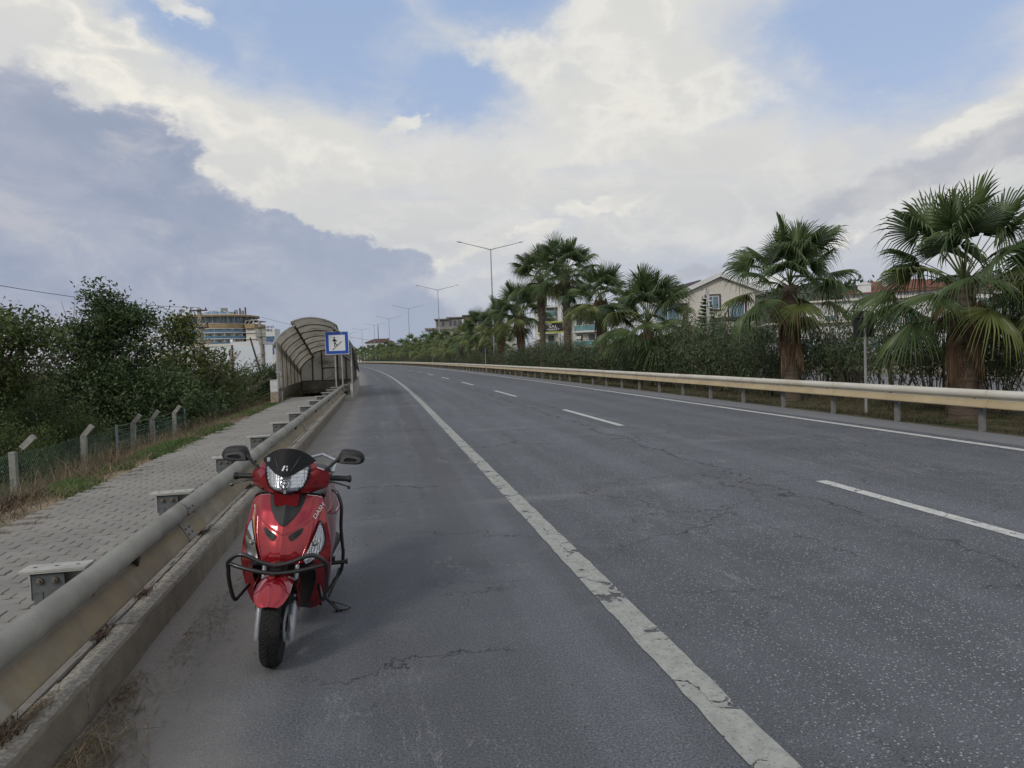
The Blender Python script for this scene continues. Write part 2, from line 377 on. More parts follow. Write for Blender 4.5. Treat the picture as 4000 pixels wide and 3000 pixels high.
        crack = g.m('MAXIMUM', g.m('MAXIMUM', ck, ck2), g.m('MULTIPLY', blot, g.m('MULTIPLY', g.sm(s, 8, 15), .6)))
        col = g.mix(g.m('MULTIPLY', crack, .85), col, (.022,.022,.024))
        # dust washed against the kerb
        du = g.m('SUBTRACT', 1.0, g.sm(g.m('ADD', t, g.m('MULTIPLY', g.m('SUBTRACT', g.noise(uv, 1.6, 6, .65), .5), 1.0)), -1.25, -.35))
        col = g.mix(g.m('MULTIPLY', du, .72), col, g.mix(g.noise(uv, 30, 4, .7), (.20,.175,.15), (.31,.28,.24)))
        h = g.m('SUBTRACT', g.m('ADD', g.m('MULTIPLY', grain, .6), g.m('MULTIPLY', stone, .25)), g.m('MULTIPLY', crack, 1.6))
    else:
        h = grain
    g.l(col, b.inputs['Base Color']); b.inputs['Roughness'].default_value = .82; b.inputs['Specular IOR Level'].default_value = .35
    bp = g.n('ShaderNodeBump'); bp.inputs['Strength'].default_value = .7; bp.inputs['Distance'].default_value = .006
    g.l(h, bp.inputs['Height']); g.l(bp.outputs[0], b.inputs['Normal'])
    return m
M_ROAD = asphalt('old asphalt', (.101, .108, .119))
M_GRAV = asphalt('gravelly shoulder asphalt', (.20, .20, .205), gravel=True)

def strip(name, svals, prof, m, label=None, parent=None, smooth=True, kind='structure'):
    """sheet over the road frame; prof = [(t, z)], UV = (t, s)"""
    V, UV = [], []
    for s in svals:
        for t, z in prof:
            V.append(tuple(road(s, t, z))); UV.append((t, s))
    n = len(prof); F = [(i*n+k, i*n+k+1, (i+1)*n+k+1, (i+1)*n+k) for i in range(len(svals)-1) for k in range(n-1)]
    o = link(name, np_mesh(name, V, F, m, smooth, UV), parent)
    if parent is None: structure(o, label)
    return o
def frange(a, b, st):
    n = max(1, int(round((b-a)/st))); return [a+(b-a)*i/n for i in range(n+1)]
SV = frange(-30, 60, 3)+frange(64, 200, 6)[0:]+frange(210, 900, 15)

def ground_material():
    m = bpy.data.materials.new('rough grassy earth'); m.use_nodes = True; g = NT(m.node_tree)
    out = g.n('ShaderNodeOutputMaterial'); b = g.n('ShaderNodeBsdfPrincipled'); g.l(b.outputs[0], out.inputs[0])
    p = g.n('ShaderNodeNewGeometry').outputs['Position']
    col = g.mix(g.sm(g.noise(p, .8, 7, .65), .38, .6), (.045,.062,.022), (.115,.09,.055))
    col = g.mix(g.sm(g.noise(p, 4.5, 7, .7), .45, .68), col, (.17,.135,.085))
    col = g.mix(g.sm(g.noise(p, 24, 5, .7), .55, .7), col, (.035,.04,.018))
    g.l(col, b.inputs['Base Color']); b.inputs['Roughness'].default_value = .95; b.inputs['Specular IOR Level'].default_value = .2
    bp = g.n('ShaderNodeBump'); bp.inputs['Strength'].default_value = 1; bp.inputs['Distance'].default_value = .04
    g.l(g.noise(p, 14, 8, .7), bp.inputs['Height']); g.l(bp.outputs[0], b.inputs['Normal']); return m
M_GROUND = ground_material()
# ground: a sheet with a real hole where the underpass stairs go down
HOLE_S = (27.9, 37.6); HOLE_T = (-3.75, -1.41)
PROF_L = [(-900,-1.5),(-300,-1.4),(-120,-1.2),(-60,-.95),(-30,-.8),(-14,-.7),(-9,-.62),(-6.6,-.48),(-5.4,-.34),(-4.5,-.06),(-3.9,.09)]
PROF_R = [(-1.4,-.03),(-1.1,-.03),(9.3,-.03),(10.2,-.035),(11.2,-.07),(13,-.12),(16,-.12),(24,-.1),(60,0),(300,0),(900,0)]
def ground():
    V, F, idx = [], [], {}
    ts = PROF_L + [(HOLE_T[0], .10), (-3.35, .10), (-1.5, .05), (HOLE_T[1], -.02)] + PROF_R
    ts = sorted(ts); ss = sorted(set(SV + list(HOLE_S)))
    for i, s in enumerate(ss):
        for k, (t, z) in enumerate(ts):
            if -14 < t < -4 and s < 80: z += .06*math.sin(s*1.3+t)+.04*math.sin(s*3.1)
            if t < -6 and s > 60: z += min(1.2, (s-60)*.012) if t > -60 else 0
            V.append(tuple(road(s, t, z)))
    n = len(ts)
    for i in range(len(ss)-1):
        for k in range(n-1):
            if HOLE_S[0]-.01 <= ss[i] < HOLE_S[1]-.01 and HOLE_T[0]-.01 <= ts[k][0] < HOLE_T[1]-.001: continue
            F.append((i*n+k, i*n+k+1, (i+1)*n+k+1, (i+1)*n+k))
    structure(link('ground', np_mesh('ground', V, F, M_GROUND, True)), 'rough grassy earth beside and beyond the road')
ground()
b_ = MB(); b_.lathe([(0, -1.9), (400, -1.9), (3500, -1.9)], 48)
structure(b_.build('plain', M_GROUND), 'flat land reaching the horizon')

ROADL, ROADR = -1.36, 9.15
strip('road', SV, [(ROADL,0),(0,.008),(1.4,.012),(3.2,.012),(5,.012),(8.75,.008),(ROADR,0)], M_ROAD, 'worn grey asphalt road curving away to the left')
strip('road_shoulder', SV, [(ROADR,.001),(9.6,-.004),(10.15,-.03),(10.5,-.06)], M_GRAV, 'strip of loose gravelly asphalt along the far guardrail')

def paint(name, col, wear):
    m = bpy.data.materials.new(name); m.use_nodes = True; g = NT(m.node_tree)
    out = g.n('ShaderNodeOutputMaterial'); b = g.n('ShaderNodeBsdfPrincipled')
    uv = g.n('ShaderNodeTexCoord').outputs['UV']
    n1 = g.noise(uv, 3.5, 8, .7, .3); n2 = g.noise(uv, 45, 4, .7); n3 = g.noise(uv, 13, 6, .65)
    col_ = g.mix(g.sm(n3, .35, .7), col, tuple(c*.72 for c in col)); col_ = g.mix(g.sm(n2, .5, .75), col_, tuple(c*.6 for c in col))
    nz = g.n('ShaderNodeTexNoise'); nz.inputs['Scale'].default_value = 4; nz.inputs['Detail'].default_value = 6; g.l(uv, nz.inputs['Vector'])
    va = g.n('ShaderNodeVectorMath', operation='MULTIPLY_ADD'); g.l(nz.outputs['Color'], va.inputs[0]); va.inputs[1].default_value = (.5, .5, 0); g.l(uv, va.inputs[2])
    c1 = g.n('ShaderNodeTexVoronoi', feature='DISTANCE_TO_EDGE'); c1.inputs['Scale'].default_value = 2.3; g.l(va.outputs[0], c1.inputs['Vector'])
    ck = g.m('MULTIPLY', g.m('SUBTRACT', 1.0, g.sm(c1.outputs['Distance'], .008, .02)), g.sm(n1, .47, .55))
    gone = g.m('MAXIMUM', g.m('MAXIMUM', g.sm(n1, wear, wear+.03), g.m('MULTIPLY', g.sm(n2, .6, .68), .7)), ck)
    g.l(col_, b.inputs['Base Color']); b.inputs['Roughness'].default_value = .75
    tr = g.n('ShaderNodeBsdfTransparent'); ms = g.n('ShaderNodeMixShader'); g.l(gone, ms.inputs[0]); g.l(b.outputs[0], ms.inputs[1]); g.l(tr.outputs[0], ms.inputs[2]); g.l(ms.outputs[0], out.inputs[0])
    return m
M_PAINT = paint('worn road paint', (.37, .375, .345), .585)
M_PAINT2 = paint('fresher road paint', (.60, .60, .57), .72)
def line(name, sv, t0, t1, z, m, label=None, parent=None):
    return strip(name, sv, [(t0, z), (t1, z)], m, label, parent)
def ragged_line():          # the thick near line: edges chipped a little unevenly
    ss = frange(-5, 60, .12)+frange(61, 400, 5); V, UV, F = [], [], []
    for i, s in enumerate(ss):
        a = (rng.random()-.5)*.012 if s < 60 else 0; c = (rng.random()-.5)*.012 if s < 60 else 0
        for t in (1.31+a, 1.49+c): V.append(tuple(road(s, t, .0165))); UV.append((t, s))
    F = [(2*i, 2*i+1, 2*i+3, 2*i+2) for i in range(len(ss)-1)]
    o = link('edge_line', np_mesh('edge_line', V, F, M_PAINT, True, UV)); structure(o, 'worn continuous white line between shoulder and near lane')
ragged_line()
line('far_edge_line', frange(-5, 400, 5), 8.68, 8.83, .0135, M_PAINT2, 'continuous white line before the far guardrail')
lm = bpy.data.objects.new('lane_dashes', None); COL.objects.link(lm); structure(lm, 'broken white line between the two lanes')
for k in range(34):
    a = 2.45+11.3*k
    line('dash', frange(a, a+4.65, .8), 4.87, 5.01, .0165, M_PAINT2 if k < 6 else M_PAINT, None, lm)

# ------------------------------------------------------------------ service road beyond the median
strip('service_road', frange(-20, 400, 10), [(17.3,-.06),(25,-.06)], M_GRAV, 'pale service road glimpsed behind the oleanders')
M_CONC = mat('aged concrete', (.30,.28,.245), .85, col2=(.22,.205,.18), nscale=5, bump=.5, bscale=90, dirt=(.14,.125,.105), dscale=2.2)
M_CONC_P = mat('pale concrete', (.40,.385,.34), .85, col2=(.31,.30,.265), nscale=4, bump=.4, bscale=70, dirt=(.2,.185,.16), dscale=2)
o = MB()
for a, b2 in zip(frange(-10, 150, 8), frange(-10, 150, 8)[1:]):
    pass
kb = bpy.data.objects.new('service_kerb', None); COL.objects.link(kb); structure(kb, 'low beige kerb wall of the service road')
o.grid([[tuple(road(s, t, z)) for t, z in ((17.3,-.12),(17.3,.1),(17.02,.1),(17.02,-.12))] for s in frange(-10, 150, 4)]); o.build('kerb_stone', M_CONC_P, kb)
o = MB(); o.grid([[tuple(road(s, t, z)) for t, z in ((25.0,-.12),(25.0,.3),(25.4,.3),(25.4,-.12))] for s in frange(-10, 150, 4)])
wl = o.build('low_wall', mat('beige wall plaster', (.42,.36,.27), .85, nscale=1.5)); tag(wl, 'low beige retaining wall on the far side of the service road', 'wall')

# ------------------------------------------------------------------ paved footpath
M_PAVER = mat('grey paving stone', (.275,.258,.232), .88, col2=(.225,.212,.192), nscale=.9, bump=.5, bscale=160, rand=-.10, coords='World', dirt=(.27,.245,.205), dscale=.7)
M_SAND = mat('sandy jointing', (.12,.105,.08), .95, col2=(.07,.062,.05), nscale=20)
PZ = .20
path = bpy.data.objects.new('footpath', None); COL.objects.link(path); structure(path, 'footpath of interlocking grey pavers beside the guardrail')
PT0, PT1 = -3.3, -1.60; PW, PL = .1125, .2
def wave(x): q = (x/PL) % 1.0; return .011*(1 if q < .25 else (1-(q-.25)*8 if q < .5 else (-1 if q < .75 else -1+(q-.75)*8)))
def paver_poly(par):
    g_ = .0036; xs = [0, .05, .10, .15, .2]
    x0 = .05 if par else 0.0; lx = [x0+x for x in (0, .045, .1, .15, .2)]
    lo = [(x-x0+g_*(1 if i == 0 else -1 if i == 4 else 0), wave(x+.001*(i == 0))+g_) for i, x in enumerate(lx)]
    x1 = .15 if par else .1
    up = [(x+g_*(1 if i == 0 else -1 if i == 4 else 0), wave(x0+x)+PW-g_) for i, x in enumerate((0, .045, .1, .15, .2))]
    return lo, up
def paver_mesh(par):
    lo, up = paver_poly(par); poly = lo+up[::-1]; n = len(poly)
    cx = sum(p[0] for p in poly)/n; cy = sum(p[1] for p in poly)/n
    ins = [(x+(cx-x)*.05, y+(cy-y)*.09) for x, y in poly]
    V = [(x, y, -.03) for x, y in poly]+[(x, y, -.004) for x, y in poly]+[(x, y, 0) for x, y in ins]
    F = [(i, (i+1) % n, n+(i+1) % n, n+i) for i in range(n)]+[(n+i, n+(i+1) % n, 2*n+(i+1) % n, 2*n+i) for i in range(n)]+[tuple(range(2*n, 3*n))]
    return V, F
PVF = [paver_mesh(0), paver_mesh(1)]
PME = []
for V, F in PVF:
    m_ = MB(); m_.add(V, F); PME.append(m_.mesh('paver', M_PAVER))
def lay_pavers():
    spots = []; row = 0; s = .9
    while s < 28.05:
        par = row % 2; t = PT0 - (.1 if par else 0) + PL*math.floor(0); t = PT0-.1*par
        while t < PT1-.02:
            edge_gap = t < PT0+.05 and random.random() < .16
            if not edge_gap: spots.append((s, t, par))
            t += PL
        s += PW; row += 1
    near = sorted([q for q in spots if q[0] > 2.35 and (q[1] < -1.75)], key=lambda q: (q[0]**2+(q[1])**2))[:280]
    ns = set(near); far = MB()
    for q in spots:
        s, t, par = q
        T = frame(s, t, PZ+random.uniform(-.003, .003)) @ Matrix.Rotation(random.uniform(-.012, .012), 4, 'Y') @ Matrix.Rotation(random.uniform(-.012, .012), 4, 'X')
        if q in ns:
            o = link('paver', PME[par], path); o.matrix_local = T
        else: far.add(PVF[par][0], PVF[par][1], T)
    f = far.build('paver_field', M_PAVER, path); f['kind'] = 'stuff'
    bed = MB(); bed.grid([[tuple(road(s, t, z)) for t, z in ((PT0-.2,PZ-.16),(PT0-.12,PZ-.03),(-1.47,PZ-.018))] for s in frange(-1, 28.0, 1.5)])
    bed.build('sand_bed', M_SAND, path)
    k = 0; s = 1.0
    while s < 28.4:          # the single course of edging blocks against the kerb
        L = .22; o = MB(); z = PZ+random.uniform(-.006, .004); w0 = -1.595+random.uniform(-.004, .004)
        M = frame(s, 0, 0); x0, x1 = w0, -1.492
        o.add([(x0,.003,z-.04),(x1,.003,z-.04),(x1,L-.004,z-.04),(x0,L-.004,z-.04),(x0,.003,z),(x1,.003,z-.002),(x1,L-.004,z-.002),(x0,L-.004,z)],
              [(4,5,6,7),(0,1,5,4),(1,2,6,5),(2,3,7,6),(3,0,4,7)], M); o.build('edging_block', M_PAVER, path); s += L
lay_pavers()

strip('soil_strip', frange(1, 27, .5), [(-4.35,.012),(-3.9,.115),(-3.6,.155),(-3.25,.15)], mat('sandy soil', (.27,.205,.135), .95, col2=(.15,.125,.085), nscale=2.2, bump=1, bscale=60, coords='World', dirt=(.09,.10,.045), dscale=1.3), 'bare sandy soil along the outer edge of the footpath')
# ------------------------------------------------------------------ kerb
kerb = bpy.data.objects.new('kerb', None); COL.objects.link(kerb); structure(kerb, 'rough concrete kerb under the near guardrail')
def lay_kerb():
    s = .55
    while s < 28.9:
        L = .705; n = 8; zt = .2+random.uniform(-.004, .004); dx = random.uniform(-.004, .004)
        rows = []
        for i in range(n+1):
            y = s+.002+(L-.004)*i/n; j = lambda a: random.uniform(-a, a)
            rows.append([tuple(road(y, t+dx, z)) for t, z in ((-1.355,-.05),(-1.352,.10+j(.006)),(-1.354+j(.002),.178+j(.004)),(-1.364+j(.004),zt-.003+j(.003)),(-1.42,zt+j(.004)),(-1.475+j(.004),zt-.002+j(.003)),(-1.484,zt-.03),(-1.484,-.05))])
        o = MB(); o.grid(rows)
        for q in range(n):
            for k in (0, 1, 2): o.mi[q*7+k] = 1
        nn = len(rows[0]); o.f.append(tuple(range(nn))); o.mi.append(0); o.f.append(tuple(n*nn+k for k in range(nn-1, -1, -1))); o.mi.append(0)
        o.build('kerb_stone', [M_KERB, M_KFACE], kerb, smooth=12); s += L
M_KFACE = mat('soil and shade toned kerb face', (.22,.19,.145), .9, col2=(.17,.148,.115), nscale=5, bump=.6, bscale=60, coords='World', dirt=(.11,.095,.075), dscale=3)  # soil tan face; lesser sky light than the top is painted in too
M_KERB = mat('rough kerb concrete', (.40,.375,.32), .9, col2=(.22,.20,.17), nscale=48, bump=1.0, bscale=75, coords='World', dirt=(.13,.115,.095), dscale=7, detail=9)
lay_kerb()
# ------------------------------------------------------------------ guardrails
M_GALV = mat('weathered galvanised steel', (.40,.41,.40), .62, metal=.35, col2=(.30,.31,.30), nscale=3, bump=.15, bscale=30, dirt=(.25,.235,.2), dscale=1.6)
M_RAIL = mat('dusty rail steel', (.34,.335,.29), .78, metal=.1, col2=(.25,.245,.215), nscale=2.2, bump=.2, bscale=45, coords='World', dirt=(.25,.205,.15), dscale=5.5)
M_RLOW = mat('tan dusty lower rail', (.30,.24,.15), .85, col2=(.22,.185,.13), nscale=2.0, bump=.3, bscale=45, coords='World', dirt=(.36,.355,.31), dscale=1.5)
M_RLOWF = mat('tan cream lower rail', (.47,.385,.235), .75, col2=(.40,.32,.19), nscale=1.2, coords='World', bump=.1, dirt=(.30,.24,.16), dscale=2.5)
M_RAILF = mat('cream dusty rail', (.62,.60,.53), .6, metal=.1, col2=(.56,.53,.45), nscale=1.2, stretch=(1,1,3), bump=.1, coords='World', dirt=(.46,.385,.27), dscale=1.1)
M_POSTD = mat('dark galvanised post', (.085,.092,.10), .5, metal=.4, col2=(.15,.16,.17), nscale=9, dirt=(.16,.14,.11), dscale=4)
M_BOLT = mat('bolt steel', (.2,.18,.15), .5, metal=.6, nscale=30)
WPROF = [(.046,0),(.060,.001),(.078,.006),(.085,.018),(.082,.034),(.060,.074),(.040,.108),(.018,.140),(.006,.152),(.006,.164),(.030,.182),(.074,.202),(.083,.222),(.084,.244),(.078,.268),(.060,.292),(.036,.306),(.022,.312)]
def wbeam(s0, s1, tb, zb, sgn, m, parent, name='rail_panel', lift=0.0):
    o = MB(); ss = frange(s0, s1, .5 if s0 < 60 else 2.0); th = .004
    jz = random.uniform(-.004, .004)
    for side in (0, 1):
        rows = []
        for s in ss:
            e = (s-ss[0])/(ss[-1]-ss[0]); w = lift*(1-e) if e < .12 else 0
            rows.append([tuple(road(s, tb+sgn*(d+w+(th if side else 0)), zb+z+jz*math.sin(e*3.14))) for d, z in WPROF])
        o.grid(rows, flip=(side == 0))
        nf = len(WPROF)-1
        for q in range(len(ss)-1):
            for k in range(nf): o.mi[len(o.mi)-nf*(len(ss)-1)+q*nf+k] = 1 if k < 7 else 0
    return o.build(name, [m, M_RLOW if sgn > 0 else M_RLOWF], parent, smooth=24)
lg = thing('guardrail', 'low near guardrail with spacer brackets reaching over the paved footpath', 'guardrail', None)
joints = [.2, 1.35, 5.50, 9.6, 13.7, 17.8, 21.9, 26.0, 29.6]
for a, b2 in zip(joints, joints[1:]):
    wbeam(a-.0, b2+(.16 if b2 < 29 else 0), -1.535, .268, 1, M_RAIL, lg, lift=0)
for jx in joints[1:-1]:           # overlap lip and slot bolts at each lap joint
    o = MB(); rows = [[tuple(road(s, -1.535+d+.009, .268+z)) for d, z in WPROF] for s in (jx-.02, jx+.15)]
    o.grid(rows); e = o.build('lap_plate', M_RAIL, lg, smooth=50)
    for ds in (.02, .11):
        for z in (.062, .1, .215, .262):
            d = np.interp(z, [p[1] for p in WPROF], [p[0] for p in WPROF])
            o = MB(); o.lathe([(0,.008),(.009,.007),(.012,.003),(.013,0)], 8, frame(jx+ds, -1.535+d+.010, .268+z) @ Matrix.Rotation(R(90), 4, 'Y')); q = o.build('bolt', M_BOLT, e, smooth=40)
def bracket_proto():
    root = bpy.data.objects.new('post', None)
    return root
LB = [1.84,3.92,5.96,8.0,10.05,12.1,14.2,16.2,18.3,20.4,22.5,24.6,26.7]
def post_mesh():
    o = MB()    # sigma section post, open towards the camera side
    sec = [(-.06,.03),(-.075,.03),(-.075,-.045),(-.035,-.045),(-.015,0),(.02,0),(.04,-.045),(.085,-.045),(.085,.03),(.075,.03),(.075,-.035),(.046,-.035),(.026,.01),(-.021,.01),(-.041,-.035),(-.06,-.035)]
    o.prism(sec, .27); return o.mesh('post', M_POSTD)
def spacer_mesh():
    o = MB()
    # top flange, web facing along the road, rear lip, bottom flange
    o.box((-.055,0,.147), (.27,.12,.008)); o.box((-.055,.045,.075), (.25,.006,.138)); o.box((-.18,0,.075), (.006,.09,.138)); o.box((-.02,0,.004),(.18,.09,.006))
    return o.mesh('spacer_bracket', M_GALV)
def plate_mesh():
    o = MB(); o.box((0,0,-.018), (.155,.008,.13)); return o.mesh('fixing_plate', M_POSTD)
def bolt_mesh():
    o = MB(); o.lathe([(0,.022),(.009,.021),(.010,.012),(.017,.011),(.019,0)], 8, Matrix.Rotation(R(90), 4, 'X')); return o.mesh('bolt', M_BOLT, 40)
me_p, me_s, me_pl, me_b = post_mesh(), spacer_mesh(), plate_mesh(), bolt_mesh()
dust = mat('dusty flange steel', (.42,.41,.375), .75, metal=.1, nscale=8)
ftop = MB(); ftop.prism([(-.205,-.063),(.105,-.063),(.105,.063),(-.205,.063)], .010); me_ft = ftop.mesh('top_flange', dust)
hole = MB(); hole.prism([(.011*math.cos(a*PI/5), .006*math.sin(a*PI/5)) for a in range(10)], .001); me_h = hole.mesh('slot', mat('black gap', (.01,.01,.01), .9))
for s in LB:
    M = frame(s, -1.70, .30)
    p = link('post', me_p, lg, M @ Matrix.Translation((0,0,-.10)))
    p.matrix_local = frame(s, -1.70, .2)
    q = link('spacer_bracket', me_s, lg, frame(s, -1.61, .425))
    ft = link('top_flange', me_ft, q, Matrix.Translation((-.02, 0, .152)))
    for hx in (-.15, -.05, .05): link('slot', me_h, q, Matrix.Translation((-.02+hx, .0, .1625)))
    pl = link('fixing_plate', me_pl, q, Matrix.Translation((-.10, -.036, .085)))
    for hx in (-.135, -.065): link('bolt', me_b, q, Matrix.Translation((hx, -.04, .10)))
for s in LB:
    o = MB(); o.lathe([(0,.016),(.010,.014),(.013,.006),(.020,.003),(.021,0)], 8, frame(s, -1.535+.007, .268+.156) @ Matrix.Rotation(R(90), 4, 'Y')); o.build('rail_bolt', M_BOLT, lg, smooth=40)
for s in frange(4.45, 29.0, 4.1):       # dark triangular reflector holders seated in the rail's fold
    o = MB(); pts = [(0,.200,.06),(.085,.200,.06),(.075,.118,.045),(0,.200,.010),(.085,.200,.010),(.075,.118,.010)]
    o.add([tuple(road(s+a, -1.535+d_, .268+z)) for a, z, d_ in pts], [(0,1,2),(5,4,3),(0,3,4,1),(1,4,5,2),(2,5,3,0)]); o.build('reflector_holder', mat('dark holder steel', (.05,.05,.045), .7, nscale=20), lg)
# curled end of the near rail
o = MB(); ss = frange(29.55, 29.9, .07)
o.grid([[tuple(road(s, -1.535+d+.02+.12*((s-29.5)/.35)**2, .268+z)) for d, z in WPROF] for s in ss]); o.build('rail_end', M_RAIL, lg, smooth=50)

rg = thing('guardrail', 'cream coloured guardrail on closely spaced steel posts along the far side of the road', 'guardrail', None)
s = 1.9; k = 0
while s < 330:
    L = 4.0 if s < 110 else 12.0
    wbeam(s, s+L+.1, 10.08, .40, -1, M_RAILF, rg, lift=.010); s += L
def rpost_mesh():
    o = MB(); sec = [(-.03,-.045),(.04,-.045),(.04,-.035),(-.022,-.035),(-.022,.035),(.04,.035),(.04,.045),(-.03,.045)]
    o.prism(sec, .62); return o.mesh('post', [mat('rail post', (.24,.235,.22), .6, metal=.2, col2=(.14,.145,.15), nscale=5, dirt=(.16,.13,.1), dscale=3)])
def rblock_mesh():
    o = MB(); o.box((-.075,0,.52), (.08,.11,.2)); return o.mesh('spacer_block', M_POSTD)
me_rp, me_rb, me_rbo = rpost_mesh(), rblock_mesh(), bolt_mesh()
for i in range(140):
    s = 2.19+2.0*i
    if s > 282: break
    p = link('post', me_rp, rg, frame(s, 10.21, -.06))
    if s < 60:
        link('spacer_block', me_rb, p)
        b3 = link('bolt', me_b, p); b3.matrix_local = Matrix.Translation((-.135,0,.612)) @ Matrix.Rotation(R(-90), 4, 'Z')

# ------------------------------------------------------------------ fence beyond the left verge
M_FPOST = mat('lichened concrete post', (.33,.325,.30), .9, col2=(.24,.235,.21), nscale=12, bump=.8, bscale=70, dirt=(.12,.11,.09), dscale=6, coords='Object')
fn = thing('fence', 'sagging green chain-link fence on cranked concrete posts beyond the path verge', 'fence', None)
FS = [(10.0,-5.75),(12.4,-5.85),(14.8,-5.75),(17.4,-5.7),(18.5,-5.6),(20.4,-5.6),(22.5,-5.62),(32.2,-5.8)]
def cranked(s, t, top, broken=False, lean=0.0, col=None):
    o = MB(); M = frame(s, t, -.55) @ Matrix.Rotation(R(lean), 4, 'Y'); w = .047; H_ = top+.55-.22
    o.add([(-w,-w,0),(w,-w,0),(w,w,0),(-w,w,0),(-w,-w,H_),(w,-w,H_),(w,w,H_),(-w,w,H_)], [(0,1,5,4),(1,2,6,5),(2,3,7,6),(3,0,4,7),(4,5,6,7)], M)
    a = R(38); dx, dz = math.sin(a), math.cos(a); g0 = .05 if broken else 0.0
    if broken: M = M @ Matrix.Translation((.01,0,.04)) @ Matrix.Rotation(R(7), 4, 'Y')
    L = .25
    pts = []
    for q in (0, L):
        for sx, sy in ((-w,-w),(w,-w),(w,w),(-w,w)):
            pts.append((sx*dz+dx*(q+g0)+(0 if q else 0), sy, H_-.012-sx*dx*(1 if q else .9)+dz*(q+g0)))
    o.add(pts, [(0,1,5,4),(1,2,6,5),(2,3,7,6),(3,0,4,7),(4,5,6,7),(3,2,1,0)], M)
    if broken: o.tube([(0,.02,H_-.03),(.05,.02,H_+.07)], .005, 5, M)
    return o.build('concrete_post', M_FPOST, fn)
for i, (s, t) in enumerate(FS): cranked(s, t, .52, broken=(i == 1), lean=random.uniform(-1.5, 2.0))
for s, t in ((16.3,-5.65),(21.5,-5.6),(23.7,-5.62)):
    o = MB(); o.tube([tuple(road(s, t, -.5)), tuple(road(s, t, .36))], .026, 6); o.build('metal_post', mat('blue grey post paint', (.16,.2,.23), .6, nscale=8), fn, smooth=40)
M_WIRE = mat('green coated wire', (.10,.20,.155), .5, col2=(.22,.27,.23), nscale=8, metal=.2)
def wire_net(s0, s1, cell, r, zb, zt, name='wire_mesh', sag=.05, tilt=1):
    V, F = [], []
    def seg(p, q, r):
        p, q = Vector(p), Vector(q); d = (q-p).normalized(); u = d.cross(Vector((.3,1,.1))).normalized(); w = d.cross(u); o = len(V)
        for c in (p, q):
            for k in range(3):
                a = 2*PI*k/3; V.append(tuple(c+u*math.cos(a)*r+w*math.sin(a)*r))
        for k in range(3): F.append((o+k, o+(k+1) % 3, o+3+(k+1) % 3, o+3+k))
    def P(s, z):
        t = np.interp(s, [a for a, _ in FS], [b for _, b in FS]); e = ((s-s0) % 2.4)/2.4
        drop = sag*math.sin(PI*e)*(z-zb)/(zt-zb)
        return road(s, t+.05+.03*math.sin(s*2.7+z*3), z-drop)
    H_ = zt-zb; n = int((s1-s0+H_)/cell)
    for sg in (1, -1):
        for i in range(n+1):
            a = s0-(H_ if sg > 0 else 0)+i*cell
            nn = 3
            for j in range(nn):
                z0, z1 = zb+H_*j/nn, zb+H_*(j+1)/nn
                sa = a+sg*(z0-zb)*1.0; sb = a+sg*(z1-zb)*1.0
                if s0 <= sa <= s1 and s0 <= sb <= s1: seg(P(sa, z0), P(sb, z1), r)
    for z in (zt, zb+.03, (zt+zb)/2):
        ss = frange(s0, s1, .6)
        for a, b2 in zip(ss, ss[1:]): seg(P(a, z), P(b2, z), r*1.3)
    o = link(name, np_mesh(name, V, F, M_WIRE), fn); o['kind'] = 'stuff'; return o
wire_net(9.6, 16.3, .075, .0019, -.55, .30)
wire_net(16.3, 33, .10, .0026, -.55, .20)
for k, z in enumerate((.34,.24,.12,-.02,-.15)):
    ss = frange(16.3, 33, 1.0); o = MB(); o.tube([tuple(road(s, np.interp(s, [a for a, _ in FS], [b for _, b in FS])+.06, z-.03*abs(math.sin(s*1.4)))) for s in ss], .004, 4); o.build('strand', M_WIRE, fn)

# ------------------------------------------------------------------ mesh fence behind the oleanders
M_GF = mat('dark green fence', (.02,.045,.03), .5, nscale=5)
gf = thing('mesh_fence', 'dark green welded wire fence behind the oleanders and palms', 'fence', None)
def panel_fence():
    V, F = [], []
    def bar(p, q, r):
        p, q = Vector(p), Vector(q); d = (q-p).normalized(); u = d.cross(Vector((.3,1,.1))).normalized(); w = d.cross(u); o = len(V)
        for c in (p, q):
            for k in range(3):
                a = 2*PI*k/3; V.append(tuple(c+u*math.cos(a)*r+w*math.sin(a)*r))
        for k in range(3): F.append((o+k, o+(k+1) % 3, o+3+(k+1) % 3, o+3+k))
    s0 = 4.0
    while s0 < 75:
        V, F = [], []
        st = .05 if s0 < 32 else .12
        for i in range(int(2.46/st)+1):
            s = s0+.02+i*st; bar(road(s, 15.3, -.05), road(s, 15.3, 1.5), .003 if s0 < 32 else .005)
        for z in (0, .2, .4, .6, .62, .8, 1.0, 1.2, 1.4, 1.45): bar(road(s0+.02, 15.305, z), road(s0+2.48, 15.305, z), .003 if s0 < 32 else .004)
        link('mesh_panel', np_mesh('mesh_panel', V, F, M_GF), gf)
        o = MB(); o.box((0,0,.75), (.05,.05,1.7), frame(s0, 15.3, 0)); o.build('post', M_GF, gf)
        s0 += 2.5
panel_fence()

